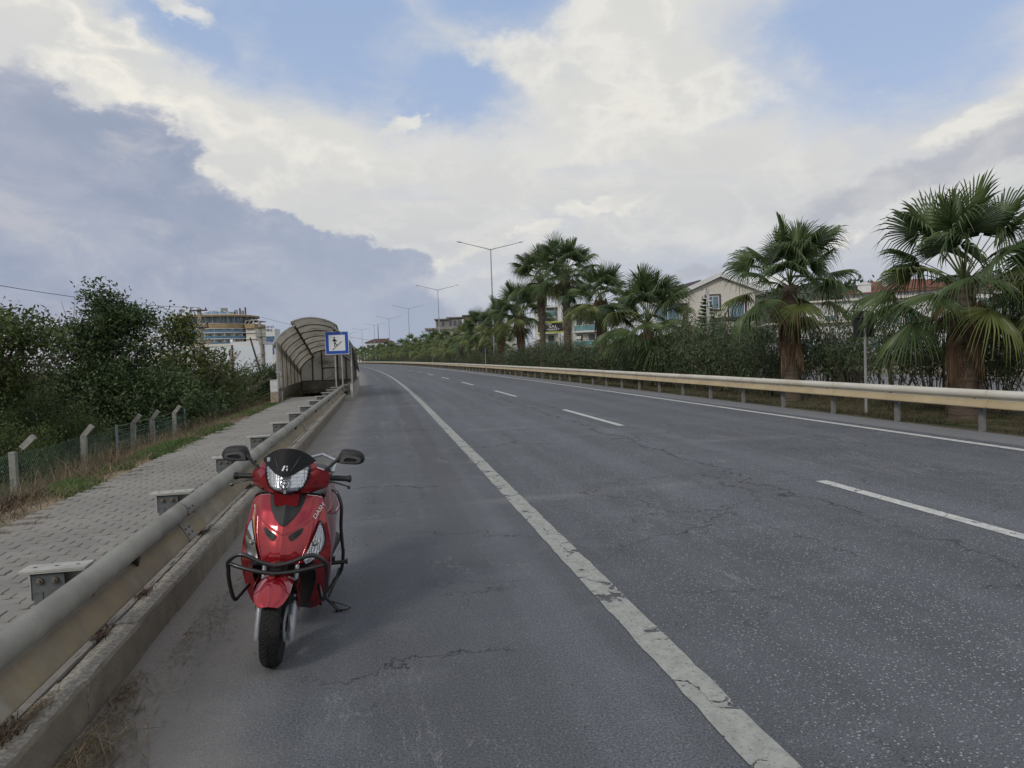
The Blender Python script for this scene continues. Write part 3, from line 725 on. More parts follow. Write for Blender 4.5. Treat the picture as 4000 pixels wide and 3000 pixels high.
# ------------------------------------------------------------------ street lamps in the median
M_LAMP = mat('grey lamp post', (.42,.43,.44), .5, metal=.3, nscale=2)
M_LHEAD = mat('lamp housing', (.5,.51,.52), .4, metal=.2, nscale=4)
M_LGL = mat('lamp cover', (.55,.58,.6), .15, nscale=4)
def make_lamp():
    root = thing('street_lamp', 'x', 'street lamp', None, 'double armed street lamps in the median')
    o = MB(); o.tube([(0,0,0),(0,0,12.55)], [.11,.05], 10); o.tube([(0,0,0),(0,0,.35)], .16, 10); o.build('pole', M_LAMP, root, smooth=40)
    for sg in (-1, 1):
        o = MB(); o.tube([(0,0,12.45),(sg*.5,0,12.6),(sg*2.75,0,13.12)], [.05,.04,.03], 8); o.build('arm', M_LAMP, root, smooth=40)
        Mh = Matrix.Translation((sg*2.7,0,13.12)) @ Matrix.Rotation(-sg*R(10), 4, 'Y')
        o = MB(); prof = [(0,.03,.02),(.12,.06,.035),(.35,.14,.06),(.6,.13,.055),(.72,.07,.03)]
        rows = [[(sg*x, w*math.cos(a*PI/6), .02+h*max(-.35, math.sin(a*PI/6))) for a in range(12)] for x, w, h in prof]
        o.grid(rows, close=True); o.f += [tuple(range(12)), tuple(48+q for q in range(12))]; o.mi += [0, 0]
        hd = o.build('lamp_head', M_LHEAD, root, smooth=50, M=Mh)
        o = MB(); o.box((sg*.48,0,-.005), (.36,.2,.02)); o.build('cover', M_LGL, hd)
    return root
lamp0 = make_lamp(); LS = [69.0,110.5,152,190,225,258,292,328]
ord_ = ['nearest and tallest looking double armed street lamp, standing beside the tall palms', 'second double armed street lamp, standing clear of the palms behind the grey unfinished building', 'third double armed street lamp along the median, left of the second',
        'fourth double armed street lamp along the median', 'fifth double armed street lamp, small above the far palms', 'sixth double armed street lamp, near the far red roofed house',
        'seventh double armed street lamp, just right of the blue stairs sign', 'farthest double armed street lamp, hidden beside the shelter roof']
for i, s in enumerate(LS):
    M = frame(s, 12.3, -.3) ; lm_ = lamp0 if i == 0 else copy_tree(lamp0)
    lm_.matrix_local = M; lm_['label'] = ord_[i]
# ------------------------------------------------------------------ underpass shelter
M_POLY = mat('smoky polycarbonate sheet', (.70,.675,.62), .35, col2=(.62,.60,.55), nscale=1.3, transl=.62, dirt=(.2,.175,.135), dscale=2.5, spec=.4)
M_FRAME = mat('dull steel frame', (.42,.43,.43), .5, metal=.3, col2=(.33,.33,.33), nscale=5, dirt=(.22,.18,.14))
M_FRD = mat('brown grey frame', (.11,.095,.08), .6, metal=.3, nscale=5)
M_DARKW = mat('damp stained concrete', (.30,.275,.235), .85, col2=(.19,.175,.15), nscale=2.5, bump=.4, dirt=(.07,.065,.06), dscale=1.5)
M_TILE = mat('wall tile', (.33,.31,.27), .6, col2=(.27,.25,.22), nscale=4, rand=-.12)
sh = thing('underpass_shelter', 'arched steel and polycarbonate shelter over stairs going down to an underpass', 'shelter', None)
TL, TR = -3.78, -1.02; TC = (TL+TR)/2; HW = (TR-TL)/2
def entry_s(t): return 27.3+ (t-TL)/(TR-TL)*1.6      # the mouth is slightly skewed
S_END = 35.4
def roofz(s, base): return base - (s-27.5)*.155
def arch(u, s, ext=1.0, dz=0.0):
    """u in -1..1 across; returns (t, z)"""
    a = u*R(62)*ext; rad = HW*1.02/math.sin(R(62))
    t = TC + rad*math.sin(a); z = roofz(s, 2.36) + rad*(math.cos(a)-math.cos(R(62))) + dz
    return t, z
NR = 6
def s_at(k, u): s0 = entry_s(TC+u*HW); return s0+(S_END-s0)*k/NR
def roof():
    for k in range(NR):
        for (ua, ub, nm, dz) in ((-1.08,-.42,'roof_panel',0),(-.42,.42,'roof_panel',.17),(.42,1.08,'roof_panel',0)):
            if nm and dz: ua, ub = -.50, .50
            rows = []
            for f in (0.01, .99):
                rows.append([tuple(road(s_at(k+f, u) - (.12 if (dz and k == 0 and f < .5) else 0), *arch(u, s_at(k+f, u), dz=dz))) for u in np.linspace(ua, ub, 10)])
            o = MB(); o.grid(rows); rows2 = [[(x, y, z-.012) for x, y, z in r] for r in rows]; o.grid(rows2, flip=True)
            n = 10
            o.build(nm, M_POLY, sh, smooth=60)
    for k in range(NR+1):
        for ua, ub, dz in ((-1.08,-.40,0),(-.50,.50,.17),(.40,1.08,0)):
            o = MB(); pts = []
            for u in np.linspace(ua, ub, 12):
                s = s_at(k, u)-(.12 if (dz and k == 0) else 0); t, z = arch(u, s, dz=dz-.03); pts.append(tuple(road(s, t, z)))
            edge = k in (0, NR)
            o.tube(pts, .034 if edge else .024, 6)
            if dz and k > 0:
                pass
            o.build('rib', M_FRAME if k == 0 else M_FRD, sh, smooth=40)
        for u in (-.44, .44):
            s = s_at(k, u); t, z = arch(u, s); t2, z2 = arch(u, s, dz=.17)
            o = MB(); o.tube([tuple(road(s, t, z-.05)), tuple(road(s, t2, z2-.01))], .025, 6); o.build('strut', M_FRAME if k == 0 else M_FRD, sh)
    for u, dz in ((-1.08,0),(-.42,-.02),(.42,-.02),(1.08,0),(-.5,.17),(.5,.17)):
        o = MB(); pts = [tuple(road(s_at(k, u), *arch(u, s_at(k, u), dz=dz-.04))) for k in range(NR+1)]
        o.tube(pts, .045 if abs(u) < .45 else .03, 6); o.build('purlin', M_FRD if abs(u) < 1 else M_FRAME, sh, smooth=40)
roof()
def wall_top(s): return .62-.0*(s-27.5)
# posts and side panels: left side
for side, tt in ((-1, TL+.02), (1, TR-.06)):
    for k in range(NR+1):
        u = side*.97; s = s_at(k, u); t, z = arch(u, s)
        zb = .6 if (k or side > 0) else .2
        o = MB(); o.tube([tuple(road(s, tt, zb)), tuple(road(s, tt, z+.02))], .038, 8); o.build('column', M_FRAME if k == 0 else M_FRD, sh, smooth=40)
        if k < NR and not (side > 0 and k < 1):
            s2 = s_at(k+1, u)
            for j in range(2):
                a, b2 = s+(s2-s)*(j/2)+.03, s+(s2-s)*((j+1)/2)-.03
                z1, z2 = arch(u, a)[1]-.03, arch(u, b2)[1]-.03
                if side > 0: z1 -= .3; z2 -= .3
                o = MB(); q = [tuple(road(a, tt, .62)), tuple(road(b2, tt, .62)), tuple(road(b2, tt, z2)), tuple(road(a, tt, z1))]
                q2 = [tuple(Vector(p)+(road(a, .012, 0)-road(a, 0, 0))) for p in q]
                o.add(q+q2, [(0,1,2,3),(7,6,5,4),(0,4,5,1),(1,5,6,2),(2,6,7,3),(3,7,4,0)]); o.build('side_panel', M_POLY, sh)
# end wall: glazed panels in a frame
def endwall():
    s = S_END
    us = [(-.97,-.55),(-.55,-.22),(-.22,.32),(.32,.62),(.62,.97)]
    for ua, ub in us:
        ta, tb = TC+ua*HW, TC+ub*HW
        n = 6; top = []
        for i in range(n+1):
            t = ta+.02+(tb-ta-.04)*i/n; a = math.asin(max(-1, min(1, (t-TC)*math.sin(R(62))/(HW*1.02)))); z = arch(a/R(62), s)[1]+(.15 if abs(a/R(62)) < .46 else -.03); top.append((t, z))
        vs = [tuple(road(s, ta+.02, .62)), tuple(road(s, tb-.02, .62))]+[tuple(road(s, t, z)) for t, z in top[::-1]]
        vb = [tuple(Vector(v)+(road(s+.015, 0, 0)-road(s, 0, 0))) for v in vs]; m = len(vs)
        o = MB(); o.add(vs+vb, [tuple(range(m)), tuple(range(2*m-1, m-1, -1))]+[(i, (i+1) % m, m+(i+1) % m, m+i) for i in range(m)])
        o.build('end_panel', M_POLY, sh)
        o = MB(); o.box((0,0,(top[0][1]+.6)/2), (.06,.05,top[0][1]-.6), frame(s-.01, ta, 0)); o.build('mullion', M_FRD, sh)
    o = MB(); o.box((0,0,0), (.30*HW*2,.05,.06), frame(s-.012, TC+.05*HW, 1.22)); o.build('transom', M_FRD, sh)
    o = MB(); o.box((0,0,0), (2*HW,.07,.05), frame(s-.012, TC, .60)); o.build('sill', M_FRD, sh)
    # taped cracks on the glazing
    tp = mat('dark tape', (.05,.045,.04), .7)
    for (x0, z0, x1, z1) in ((-.05,1.12,.14,.92),(.14,.92,.05,.80),(.05,.80,-.28,.66),(-.30,1.45,-.12,1.45),(.02,1.45,.2,1.6),(.2,1.6,.36,1.62),(-.34,1.2,-.34,.66)):
        o = MB(); o.tube([tuple(road(s-.02, TC+.1+x0, z0)), tuple(road(s-.02, TC+.1+x1, z1))], .007, 4); o.build('crack_tape', tp, sh)
    o = MB(); o.box((0,0,0), (.22,.02,.06), frame(s-.03, TC+.05, 1.5)); o.build('notice', mat('notice paper', (.5,.49,.44), .8), sh)
endwall()
# concrete tank around the stair
def tank():
    def wl(s0, s1, t0, t1, za, zb_, m, name):
        o = MB(); pts = []
        for z in (za, zb_):
            for s, t in ((s0,t0),(s0,t1),(s1,t1),(s1,t0)): pts.append(tuple(road(s, t, z)))
        o.add(pts, [(0,3,2,1),(4,5,6,7),(0,1,5,4),(1,2,6,5),(2,3,7,6),(3,0,4,7)]); return o.build(name, m, sh)
    # left parapet rising from the pavement
    wl(26.9, 37.7, TL-.10, TL+.06, -2.8, .6, M_CONC, 'side_wall')
    wl(S_END-.05, 37.7, TL+.07, TR-.12, .0, .58, M_DARKW, 'end_wall')
    wl(37.6, 37.75, TL, TR, -2.9, -.01, M_DARKW, 'rear_wall')
    wl(27.85, 37.6, TR-.11, TR+.02, -2.8, -.02, M_DARKW, 'inner_wall')
    n = int((TR-TL-.22)/.26)
    for i in range(n+1):
        a = TL+.10+i*.262
        if a+.25 > TR-.12: break
        o = MB(); o.box((.125,0,.0), (.25,.02,.40), frame(S_END-.075, a, .39)); o.build('wall_tile', M_TILE, sh)
    for i in range(16):
        wl(28.0+i*.31, 28.31+i*.31, TL+.07, TR-.12, -3.0, .195-.17*(i+1), M_DARKW, 'step')
    wl(33.0, 37.6, TL+.07, TR-.12, -3.05, -2.7, M_DARKW, 'landing')
    wl(27.85, 28.0, TL+.07, TR-.12, -.3, .197, M_CONC_P, 'top_step')
tank()
# roadside parapet of pale concrete
rw = thing('parapet', 'pale stained concrete parapet between the shelter and the road', 'wall', None)
for i in range(6):
    s0 = 29.95+i*2.0; o = MB(); pts = []
    h = .62+.02*i
    for z, w in ((-.05, 0), (h, .035)):
        for s, t in ((s0+.01,-1.32),(s0+.01,-1.03-w),(s0+1.985,-1.03-w),(s0+1.985,-1.32)): pts.append(tuple(road(s, t, z)))
    o.add(pts, [(0,3,2,1),(4,5,6,7),(0,1,5,4),(1,2,6,5),(2,3,7,6),(3,0,4,7)]); o.build('wall_block', M_CONC_P, rw)
o = MB(); o.add([tuple(road(s, t, z)) for s, t, z in ((29.5,-1.2,0),(29.5,-1.08,0),(29.93,-1.08,0),(29.93,-1.2,0),(29.55,-1.19,.55),(29.55,-1.09,.55),(29.93,-1.09,.6),(29.93,-1.19,.6))], [(4,5,6,7),(0,1,5,4),(1,2,6,5),(2,3,7,6),(3,0,4,7)])
o.build('end_block', mat('whitewash', (.55,.54,.5), .8, nscale=4), rw)

# electricity box at the mouth
eb = thing('electric_box', 'white electric cabinet on a rusty masonry stub beside the shelter mouth', 'electric box', frame(25.3, -3.62, .02))
M_WB = mat('white enamel', (.68,.69,.70), .45, nscale=5, dirt=(.5,.48,.44)); M_STUB = mat('rusty rendered masonry', (.26,.19,.13), .9, col2=(.35,.31,.26), nscale=9, bump=.5)
o = MB(); o.box((0,0,.26), (.26,.2,.56)); o.build('base', M_STUB, eb)
o = MB(); o.box((0,0,.74), (.25,.19,.40)); cb = o.build('cabinet', M_WB, eb)
o = MB(); o.box((0,-.099,.74), (.21,.008,.35)); dr = o.build('door', M_WB, eb)
o = MB(); o.box((0,0,.95), (.27,.21,.02)); o.build('lid', M_WB, eb)
pp = thing('conduit', 'white pipe rising beside the electric cabinet', 'pipe', None)
o = MB(); o.tube([tuple(road(25.6,-3.42,.1)), tuple(road(25.6,-3.42,1.25))], .03, 8); o.tube([tuple(road(25.6,-3.42,1.2)), tuple(road(25.6,-3.6,1.25))], .022, 6); o.build('pipe', M_FRAME, pp, smooth=40)
o = MB(); o.tube([tuple(road(25.6,-3.42,1.05)), tuple(road(25.6,-3.42,1.12))], .045, 8); o.build('clamp', M_STUB, pp, smooth=40)

# ------------------------------------------------------------------ stairs sign
M_BLUE = mat('sign blue', (.012,.075,.42), .35, nscale=2, col2=(.014,.08,.44)); M_WH = mat('sign white', (.72,.74,.76), .4, nscale=2, col2=(.68,.70,.72)); M_BK = mat('sign black', (.012,.012,.014), .5)
sg = thing('stairs_sign', 'square blue and white sign of a person on stairs, on two posts before the shelter', 'sign', frame(28.6, -1.60, 0))
W = .46
o = MB(); o.box((0,0,2.28), (2*W,.02,2*W)); pl_ = o.build('sign_plate', M_WH, sg)
def flat(poly, y, name, m, par, th=.003):
    o = MB(); n = len(poly); o.add([(x, y, z) for x, z in poly]+[(x, y-th, z) for x, z in poly], [tuple(range(n, 2*n))]+[(i, (i+1) % n, n+(i+1) % n, n+i) for i in range(n)]); return o.build(name, m, par)
def sq(h, zc=2.28, r=.02): return [(-h,zc-h),(h,zc-h),(h,zc+h),(-h,zc+h)]
flat(sq(W*.955), -.0105, 'blue_field', M_BLUE, pl_); flat(sq(W*.69), -.0145, 'white_field', M_WH, pl_)
Y = -.0185
circ = lambda cx, cz, r: [(cx+r*math.cos(a*PI/6), cz+r*math.sin(a*PI/6)) for a in range(12)]
flat(circ(-.10, 2.49, .034), Y, 'pictogram_head', M_BK, pl_)
flat([(-.125,2.445),(-.06,2.445),(-.035,2.40),(.025,2.345),(.008,2.325),(-.045,2.36),(-.055,2.31),(-.125,2.31),(-.13,2.37),(-.16,2.345),(-.175,2.36),(-.145,2.42)], Y, 'pictogram_torso', M_BK, pl_)
flat([(-.115,2.295),(-.055,2.295),(-.02,2.235),(.025,2.195),(.01,2.175),(-.05,2.215),(-.075,2.25),(-.07,2.13),(-.105,2.13)], Y, 'pictogram_legs', M_BK, pl_)
st = []; x, z = -.19, 2.02
up = [(x, z)]
for i in range(7):
    x += .055; up.append((x, z)); z += .05 if i < 6 else 0; up.append((x, z))
lo_ = [(a+.012, b-.022) for a, b in up][::-1]
o = MB()
for (a, b), (a2, b2) in zip(up, up[1:]):
    if abs(a-a2)+abs(b-b2) < 1e-6: continue
    cx, cz = (a+a2)/2, (b+b2)/2; o.box((cx, Y-.001, cz), (abs(a-a2)+.02, .003, abs(b-b2)+.02))
o.build('pictogram_stairs', M_BK, pl_)
for dx in (-.1, .16):
    o = MB(); o.tube([(dx,.05,0),(dx,.05,2.7)], .03, 8); o.build('sign_post', M_GALV, sg, smooth=40)
for z in (2.0, 2.55):
    o = MB(); o.box((.03,.022,z), (.5,.03,.04)); o.build('cross_bar', M_GALV, sg)

# ------------------------------------------------------------------ road signs seen from behind
M_SB = mat('grey sign back', (.075,.082,.085), .55, metal=.3, nscale=3)
def back_sign(s, t, w, h, zb, ph, label):
    r = thing('road_sign', label, 'sign', frame(s, t, -.1), 'road signs seen from behind')
    o = MB(); o.tube([(0,0,0),(0,0,zb+h*.95)], .032, 8); o.build('pole', M_GALV, r, smooth=40)
    o = MB(); o.box((0,.05,zb+h/2), (w,.012,h)); p = o.build('sign_plate', M_SB, r)
    for z in (zb+h*.25, zb+h*.75):
        o = MB(); o.box((0,.03,z), (w*.85,.025,.04)); o.build('stiffener', M_SB, p)
back_sign(14.3, 11.15, .55, .62, 1.80, 2.5, 'large dark rectangular sign seen from behind, between the two nearest palms')
back_sign(68, 11.2, .65, .62, 1.75, 2.3, 'middle sized sign plate on a pale pole seen from behind, left of the tall palms')
back_sign(112, 11.2, .62, .55, 1.2, 2, 'small sign seen from behind in front of the far low palms')
back_sign(160, 11.0, .62, .9, .9, 2, 'farthest narrow sign seen from behind along the far guardrail')
# ------------------------------------------------------------------ vegetation
def leafmat(name, c1, c2, rand=.45, transl=.25, rough=.55, nscale=1.5, spec=.35):
    return mat(name, c1, rough, col2=c2, nscale=nscale, rand=rand, transl=transl, spec=spec, lo=.4, hi=.6)
L_DARK = leafmat('dark tree leaves', (.048,.080,.032), (.072,.112,.040))
L_MID = leafmat('olive tree leaves', (.085,.118,.034), (.055,.088,.029))
L_YEL = leafmat('yellowing leaves', (.135,.158,.045), (.075,.105,.032), rand=.4)
L_OLE = leafmat('oleander leaves', (.052,.080,.037), (.080,.115,.052), rand=.5, transl=.15, rough=.42)
L_PALM = leafmat('fan palm leaf', (.115,.165,.062), (.085,.132,.054), rand=.3, transl=.28, rough=.38, nscale=.7)
L_PALM2 = leafmat('yellow green fan palm leaf', (.175,.205,.068), (.135,.172,.060), rand=.3, transl=.28, rough=.38, nscale=.7)
L_PET = mat('palm leaf stalk', (.10,.13,.045), .5, nscale=3)
L_DEAD = leafmat('dead palm leaf', (.185,.125,.075), (.10,.066,.042), rand=.5, transl=.05, rough=.85)
M_BARK = mat('grey brown bark', (.10,.082,.062), .9, col2=(.055,.045,.035), nscale=9, bump=1, bscale=25, stretch=(1,1,.4))
M_PTRUNK = mat('ringed palm trunk', (.125,.098,.075), .95, col2=(.06,.046,.036), nscale=2.2, stretch=(1,1,9), bump=1, bscale=14, dirt=(.16,.135,.11))
M_STEM = mat('pale oleander stem', (.16,.13,.095), .8, col2=(.10,.08,.06), nscale=6)

def diamonds(C, D, N, L, W):
    """leaf quads: centres C, long axes D, normals N"""
    D = D/np.linalg.norm(D, axis=1, keepdims=True); S = np.cross(D, N); S /= np.linalg.norm(S, axis=1, keepdims=True)+1e-9
    L = np.broadcast_to(np.asarray(L), (len(C),))[:, None]; W = np.broadcast_to(np.asarray(W), (len(C),))[:, None]
    V = np.stack([C-D*L*.5, C+S*W*.5-D*L*.08, C+D*L*.5, C-S*W*.5-D*L*.08], 1).reshape(-1, 3)
    F = np.arange(len(C)*4).reshape(-1, 4); return V, F
def rnd_dirs(n): v = rng.normal(size=(n, 3)); return v/np.linalg.norm(v, axis=1, keepdims=True)
def cloud(lobes, nclump, per, L, W, spread=.22, hang=.3):
    """lobes: (x,y,z, rx,ry,rz, weight)"""
    w = np.array([l[6] for l in lobes], float); w /= w.sum(); C = []
    for l, k in zip(lobes, rng.multinomial(nclump, w)):
        d = rnd_dirs(k); r = rng.random(k)**.42
        C.append(np.array(l[:3])+d*r[:, None]*np.array(l[3:6]))
    C = np.concatenate(C); per_i = rng.integers(int(per*.5), int(per*1.5), len(C))
    base = np.repeat(C, per_i, axis=0); sp = np.repeat(rng.uniform(.5, 1.25, len(C))*spread, per_i)[:, None]
    P = base+np.clip(rng.normal(size=base.shape), -1.9, 1.9)*sp*np.array([1, 1, .75]); n = len(P)
    D = rnd_dirs(n); D[:, 2] -= hang; N = rnd_dirs(n)+np.array([0, 0, .7])
    return diamonds(P, D, N, L*rng.uniform(.6, 1.25, n), W*rng.uniform(.6, 1.25, n)), C
def tree(name, label, base, lobes, nclump, per, L, W, m, spread=.22, twigs=60, trunk_r=.1, bare=None, group=None, cat='tree', push=1.0):
    if push != 1.0:
        bz = base[2]; base = (base[0]*push, base[1]*push, bz); fz = lambda z: (z+bz-1.6)*push+1.6-bz
        lobes = [(x*push, y*push, fz(z), a*push, b*push, c*push, w) for x, y, z, a, b, c, w in lobes]
        if bare: bare = [(a*push, b, fz(c), d*push, e, fz(f)) for a, b, c, d, e, f in bare]
        L *= push**.5; W *= push**.5; spread *= push
    r = thing(name, label, cat, Matrix.Translation(base), group)
    (V, F), C = cloud(lobes, nclump, per, L, W, spread)
    link('crown', np_mesh('crown', V, F, m), r)
    o = MB(); top = max(l[2] for l in lobes)
    o.tube([(0,0,-.2),(.04,.03,top*.25),(-.05,.02,top*.55)], [trunk_r*1.2, trunk_r, trunk_r*.6], 8)
    for l in lobes:
        c = Vector(l[:3]); o.tube([(-.02,.02,top*.22),tuple(c*.5+Vector((0,0,top*.12))),tuple(c)], [trunk_r*.7, trunk_r*.4, trunk_r*.12], 6)
    o.build('trunk', M_BARK, r, smooth=60)
    o = MB(); idx = rng.choice(len(C), min(twigs, len(C)), replace=False)
    for i in idx:
        c = Vector(C[i]); l = min(lobes, key=lambda l: (Vector(l[:3])-c).length); q = Vector(l[:3])
        o.tube([tuple(q), tuple((q+c)/2+Vector((random.uniform(-.1,.1), 0, .05))), tuple(c+(c-q)*.12)], [trunk_r*.16, trunk_r*.1, trunk_r*.04], 4)
    if bare:
        for (x0, y0, z0, x1, y1, z1) in bare: o.tube([(x0,y0,z0), ((x0+x1)/2+.05,(y0+y1)/2,(z0+z1)/2+.06), (x1,y1,z1)], [.014,.009,.004], 4)
    o.build('twigs', M_BARK, r)
    return r
# positions are metres; base points stand on the field beyond the fence
tree('broadleaf_tree', 'broad tree at the left edge of the picture with reddish tinged leaves', (-11.2,14.0,-.75),
     [(.2,0,2.9,1.4,1.5,.75,3),(1.5,-.2,3.15,.75,1.0,.42,1.2),(-1.2,.2,3.1,1.5,1.5,.8,2),(-.4,0,1.7,1.4,1.2,.9,2),(.9,.1,2.1,.55,.8,.5,.7)], 430, 34, .12, .05, L_MID, .2, bare=[(1.3,0,2.5,2.4,0,2.2),(1.2,0,2.6,2.5,.1,2.45),(1.1,0,2.3,2.3,0,1.95),(1.4,0,2.2,2.5,0,2.7)])
tree('broadleaf_tree', 'tallest dark green tree beyond the fence, with a pointed leafy top', (-10.5,18.0,-.72),
     [(.0,0,4.05,.42,.6,.50,1.0),(.25,0,3.5,.85,.9,.6,2),(-.6,0,3.0,.9,1.0,.55,1.8),(.5,0,2.4,1.1,1.1,.9,3),(-.6,0,1.8,1.3,1.2,1.0,3.2),(1.3,-.3,1.5,1.1,1.0,.9,2.6),(2.0,-.4,.8,.95,.9,.55,1.5),(.3,-.5,.8,1.5,1.0,.6,2),(.85,0,3.55,.42,.5,.3,.7)], 760, 42, .13, .055, L_DARK, .19, trunk_r=.14, push=1.2,
     bare=[(-1.0,0,3.3,-1.1,0,4.1),(-.9,0,3.2,-.75,0,4.2),(-1.2,0,3.1,-1.5,0,3.9),(-.8,.2,3.2,-.95,0,3.85),(-.5,.2,3.4,-.45,0,4.15)])
tree('broadleaf_tree', 'sparse tree with yellowing leaves between the tallest tree and the hotel', (-10.4,22.0,-.72),
     [(-.4,0,3.3,.35,.4,.75,1.1),(.1,0,3.5,.35,.4,.6,1.0),(.0,0,2.4,.9,.8,.6,2.2),(.9,0,2.2,.45,.5,.75,1.2),(1.25,0,1.6,.55,.5,.6,1),(.3,0,1.4,1.0,.9,.7,2.2),(1.1,0,.7,.8,.6,.6,1.4)], 300, 25, .16, .075, L_YEL, .2, trunk_r=.08, push=1.16)
tree('leafy_bush', 'low fine-leaved yellowish green bush nearest the fence at the left edge', (-9.9,12.9,-.66),
     [(-.6,0,1.2,1.1,.8,.65,2.4),(.3,0,.9,.95,.8,.55,2),(1.0,-.1,.45,.6,.6,.4,1),(-1.4,0,1.5,.9,.9,.6,1.5),(-.3,0,.35,1.6,.8,.4,1.6)], 520, 46, .055, .028, L_MID, .15, trunk_r=.05, cat='bush')
tree('leafy_bush', 'rounded olive green bush under the tallest tree, beyond the cranked fence posts', (-10.7,16.2,-.7),
     [(-.4,0,1.1,1.2,.8,.8,2.4),(.7,0,.7,.8,.7,.5,1.4),(-1.3,.2,1.5,.9,.8,.8,1.5)], 330, 42, .07, .03, L_MID, .16, trunk_r=.06, cat='bush')
tree('dark_bush', 'deep green understorey thicket filling the gap behind the trees', (-12.4,20.5,-.75),
     [(0,0,1.4,2.2,1.0,1.2,3),(2.6,0,1.0,1.5,.9,.9,2),(-2.6,0,1.8,2.0,1.0,1.5,2)], 380, 34, .14, .06, L_DARK, .25, trunk_r=.08, cat='bush')
tree('dark_bush', 'dark bush left of the shelter behind the end of the fence', (-11.6,31.5,-.65),
     [(0,0,1.2,1.1,.9,1.1,2),(.6,0,1.3,.7,.7,.9,1.5),(-1.3,0,.9,1.0,.8,.8,1.2)], 300, 42, .10, .04, L_DARK, .2, trunk_r=.07, cat='bush')
tree('dark_bush', 'feathery dark bush in front of the white billboard', (-13.1,30.0,-.65),
     [(0,0,.9,1.1,.9,.9,2),(.9,0,.6,.9,.7,.6,1.5),(-1.2,0,1.0,.9,.9,.9,1)], 240, 40, .11, .035, L_MID, .2, trunk_r=.06, cat='bush')
tree('dark_bush', 'low dry brown bush against the foot of the electric cabinet', (-8.7,27.6,-.4),
     [(0,0,.5,.55,.5,.5,1),(-.7,0,.4,.6,.5,.4,1)], 90, 30, .07, .02, leafmat('dry brown leaves', (.085,.068,.045), (.06,.05,.035)), .16, trunk_r=.03, cat='bush')
tree('dark_bush', 'scrubby bush on the field below the slanting pole', (-19.5,47,-.7),
     [(0,0,1.2,1.8,1,1.1,2),(-3.5,0,1.4,2.5,1,1.2,2),(3.5,0,1.0,2,1,1.0,2)], 240, 30, .2, .08, L_DARK, .3, trunk_r=.06, cat='bush')

# giant reeds with feathery plumes
rd = thing('giant_reed', 'clump of giant reeds with feathery tan plumes leaning right, in front of the hotel', 'reeds', Matrix.Translation((-10.9,24.5,-.7)))
def reeds():
    n = 42; st = MB(); pl = []; LC, LD, LN = [], [], []
    for i in range(n):
        x, y = random.uniform(-.7,.7), random.uniform(-.5,.5); h = random.uniform(1.7,2.75); lean = random.uniform(.1,1.5)
        if i > 34: lean = random.uniform(1.8, 2.9); h = random.uniform(1.2, 1.9)
        pts = [Vector((x+lean*(q**1.6), y, h*q)) for q in np.linspace(0, 1, 6)]
        st.tube([tuple(p) for p in pts], [.012,.012,.011,.009,.007,.004], 5)
        for k in range(16):
            q = random.uniform(.15,.85); p = Vector((x+lean*(q**1.6), y, h*q)); a = random.uniform(0, 2*PI)
            LC.append(p+Vector((math.cos(a)*.16, math.sin(a)*.16, .05))); LD.append((math.cos(a), math.sin(a), random.uniform(-.5,.9))); LN.append((random.uniform(-1,1), random.uniform(-1,1), .6))
        if random.random() < .5:
            e = pts[-1]; d = (pts[-1]-pts[-2]).normalized()
            for k in range(46):
                q = random.uniform(-.28,.22); w = .05*(1-abs(q)/.3)
                pl.append((e+d*q+Vector((random.uniform(-w,w), random.uniform(-w,w), random.uniform(-w,w))), d))
    st.build('canes', mat('reed cane', (.19,.18,.10), .6), rd)
    V, F = diamonds(np.array(LC), np.array(LD), np.array(LN), rng.uniform(.35,.6,len(LC)), .035); link('leaves', np_mesh('leaves', V, F, L_MID), rd)
    P = np.array([p for p, _ in pl]); D = np.array([d for _, d in pl])+rng.normal(size=(len(pl), 3))*.35
    V, F = diamonds(P, D, rnd_dirs(len(P)), .11, .02); link('plumes', np_mesh('plumes', V, F, leafmat('reed plume', (.27,.23,.175), (.2,.165,.125), transl=.3)), rd)
reeds()

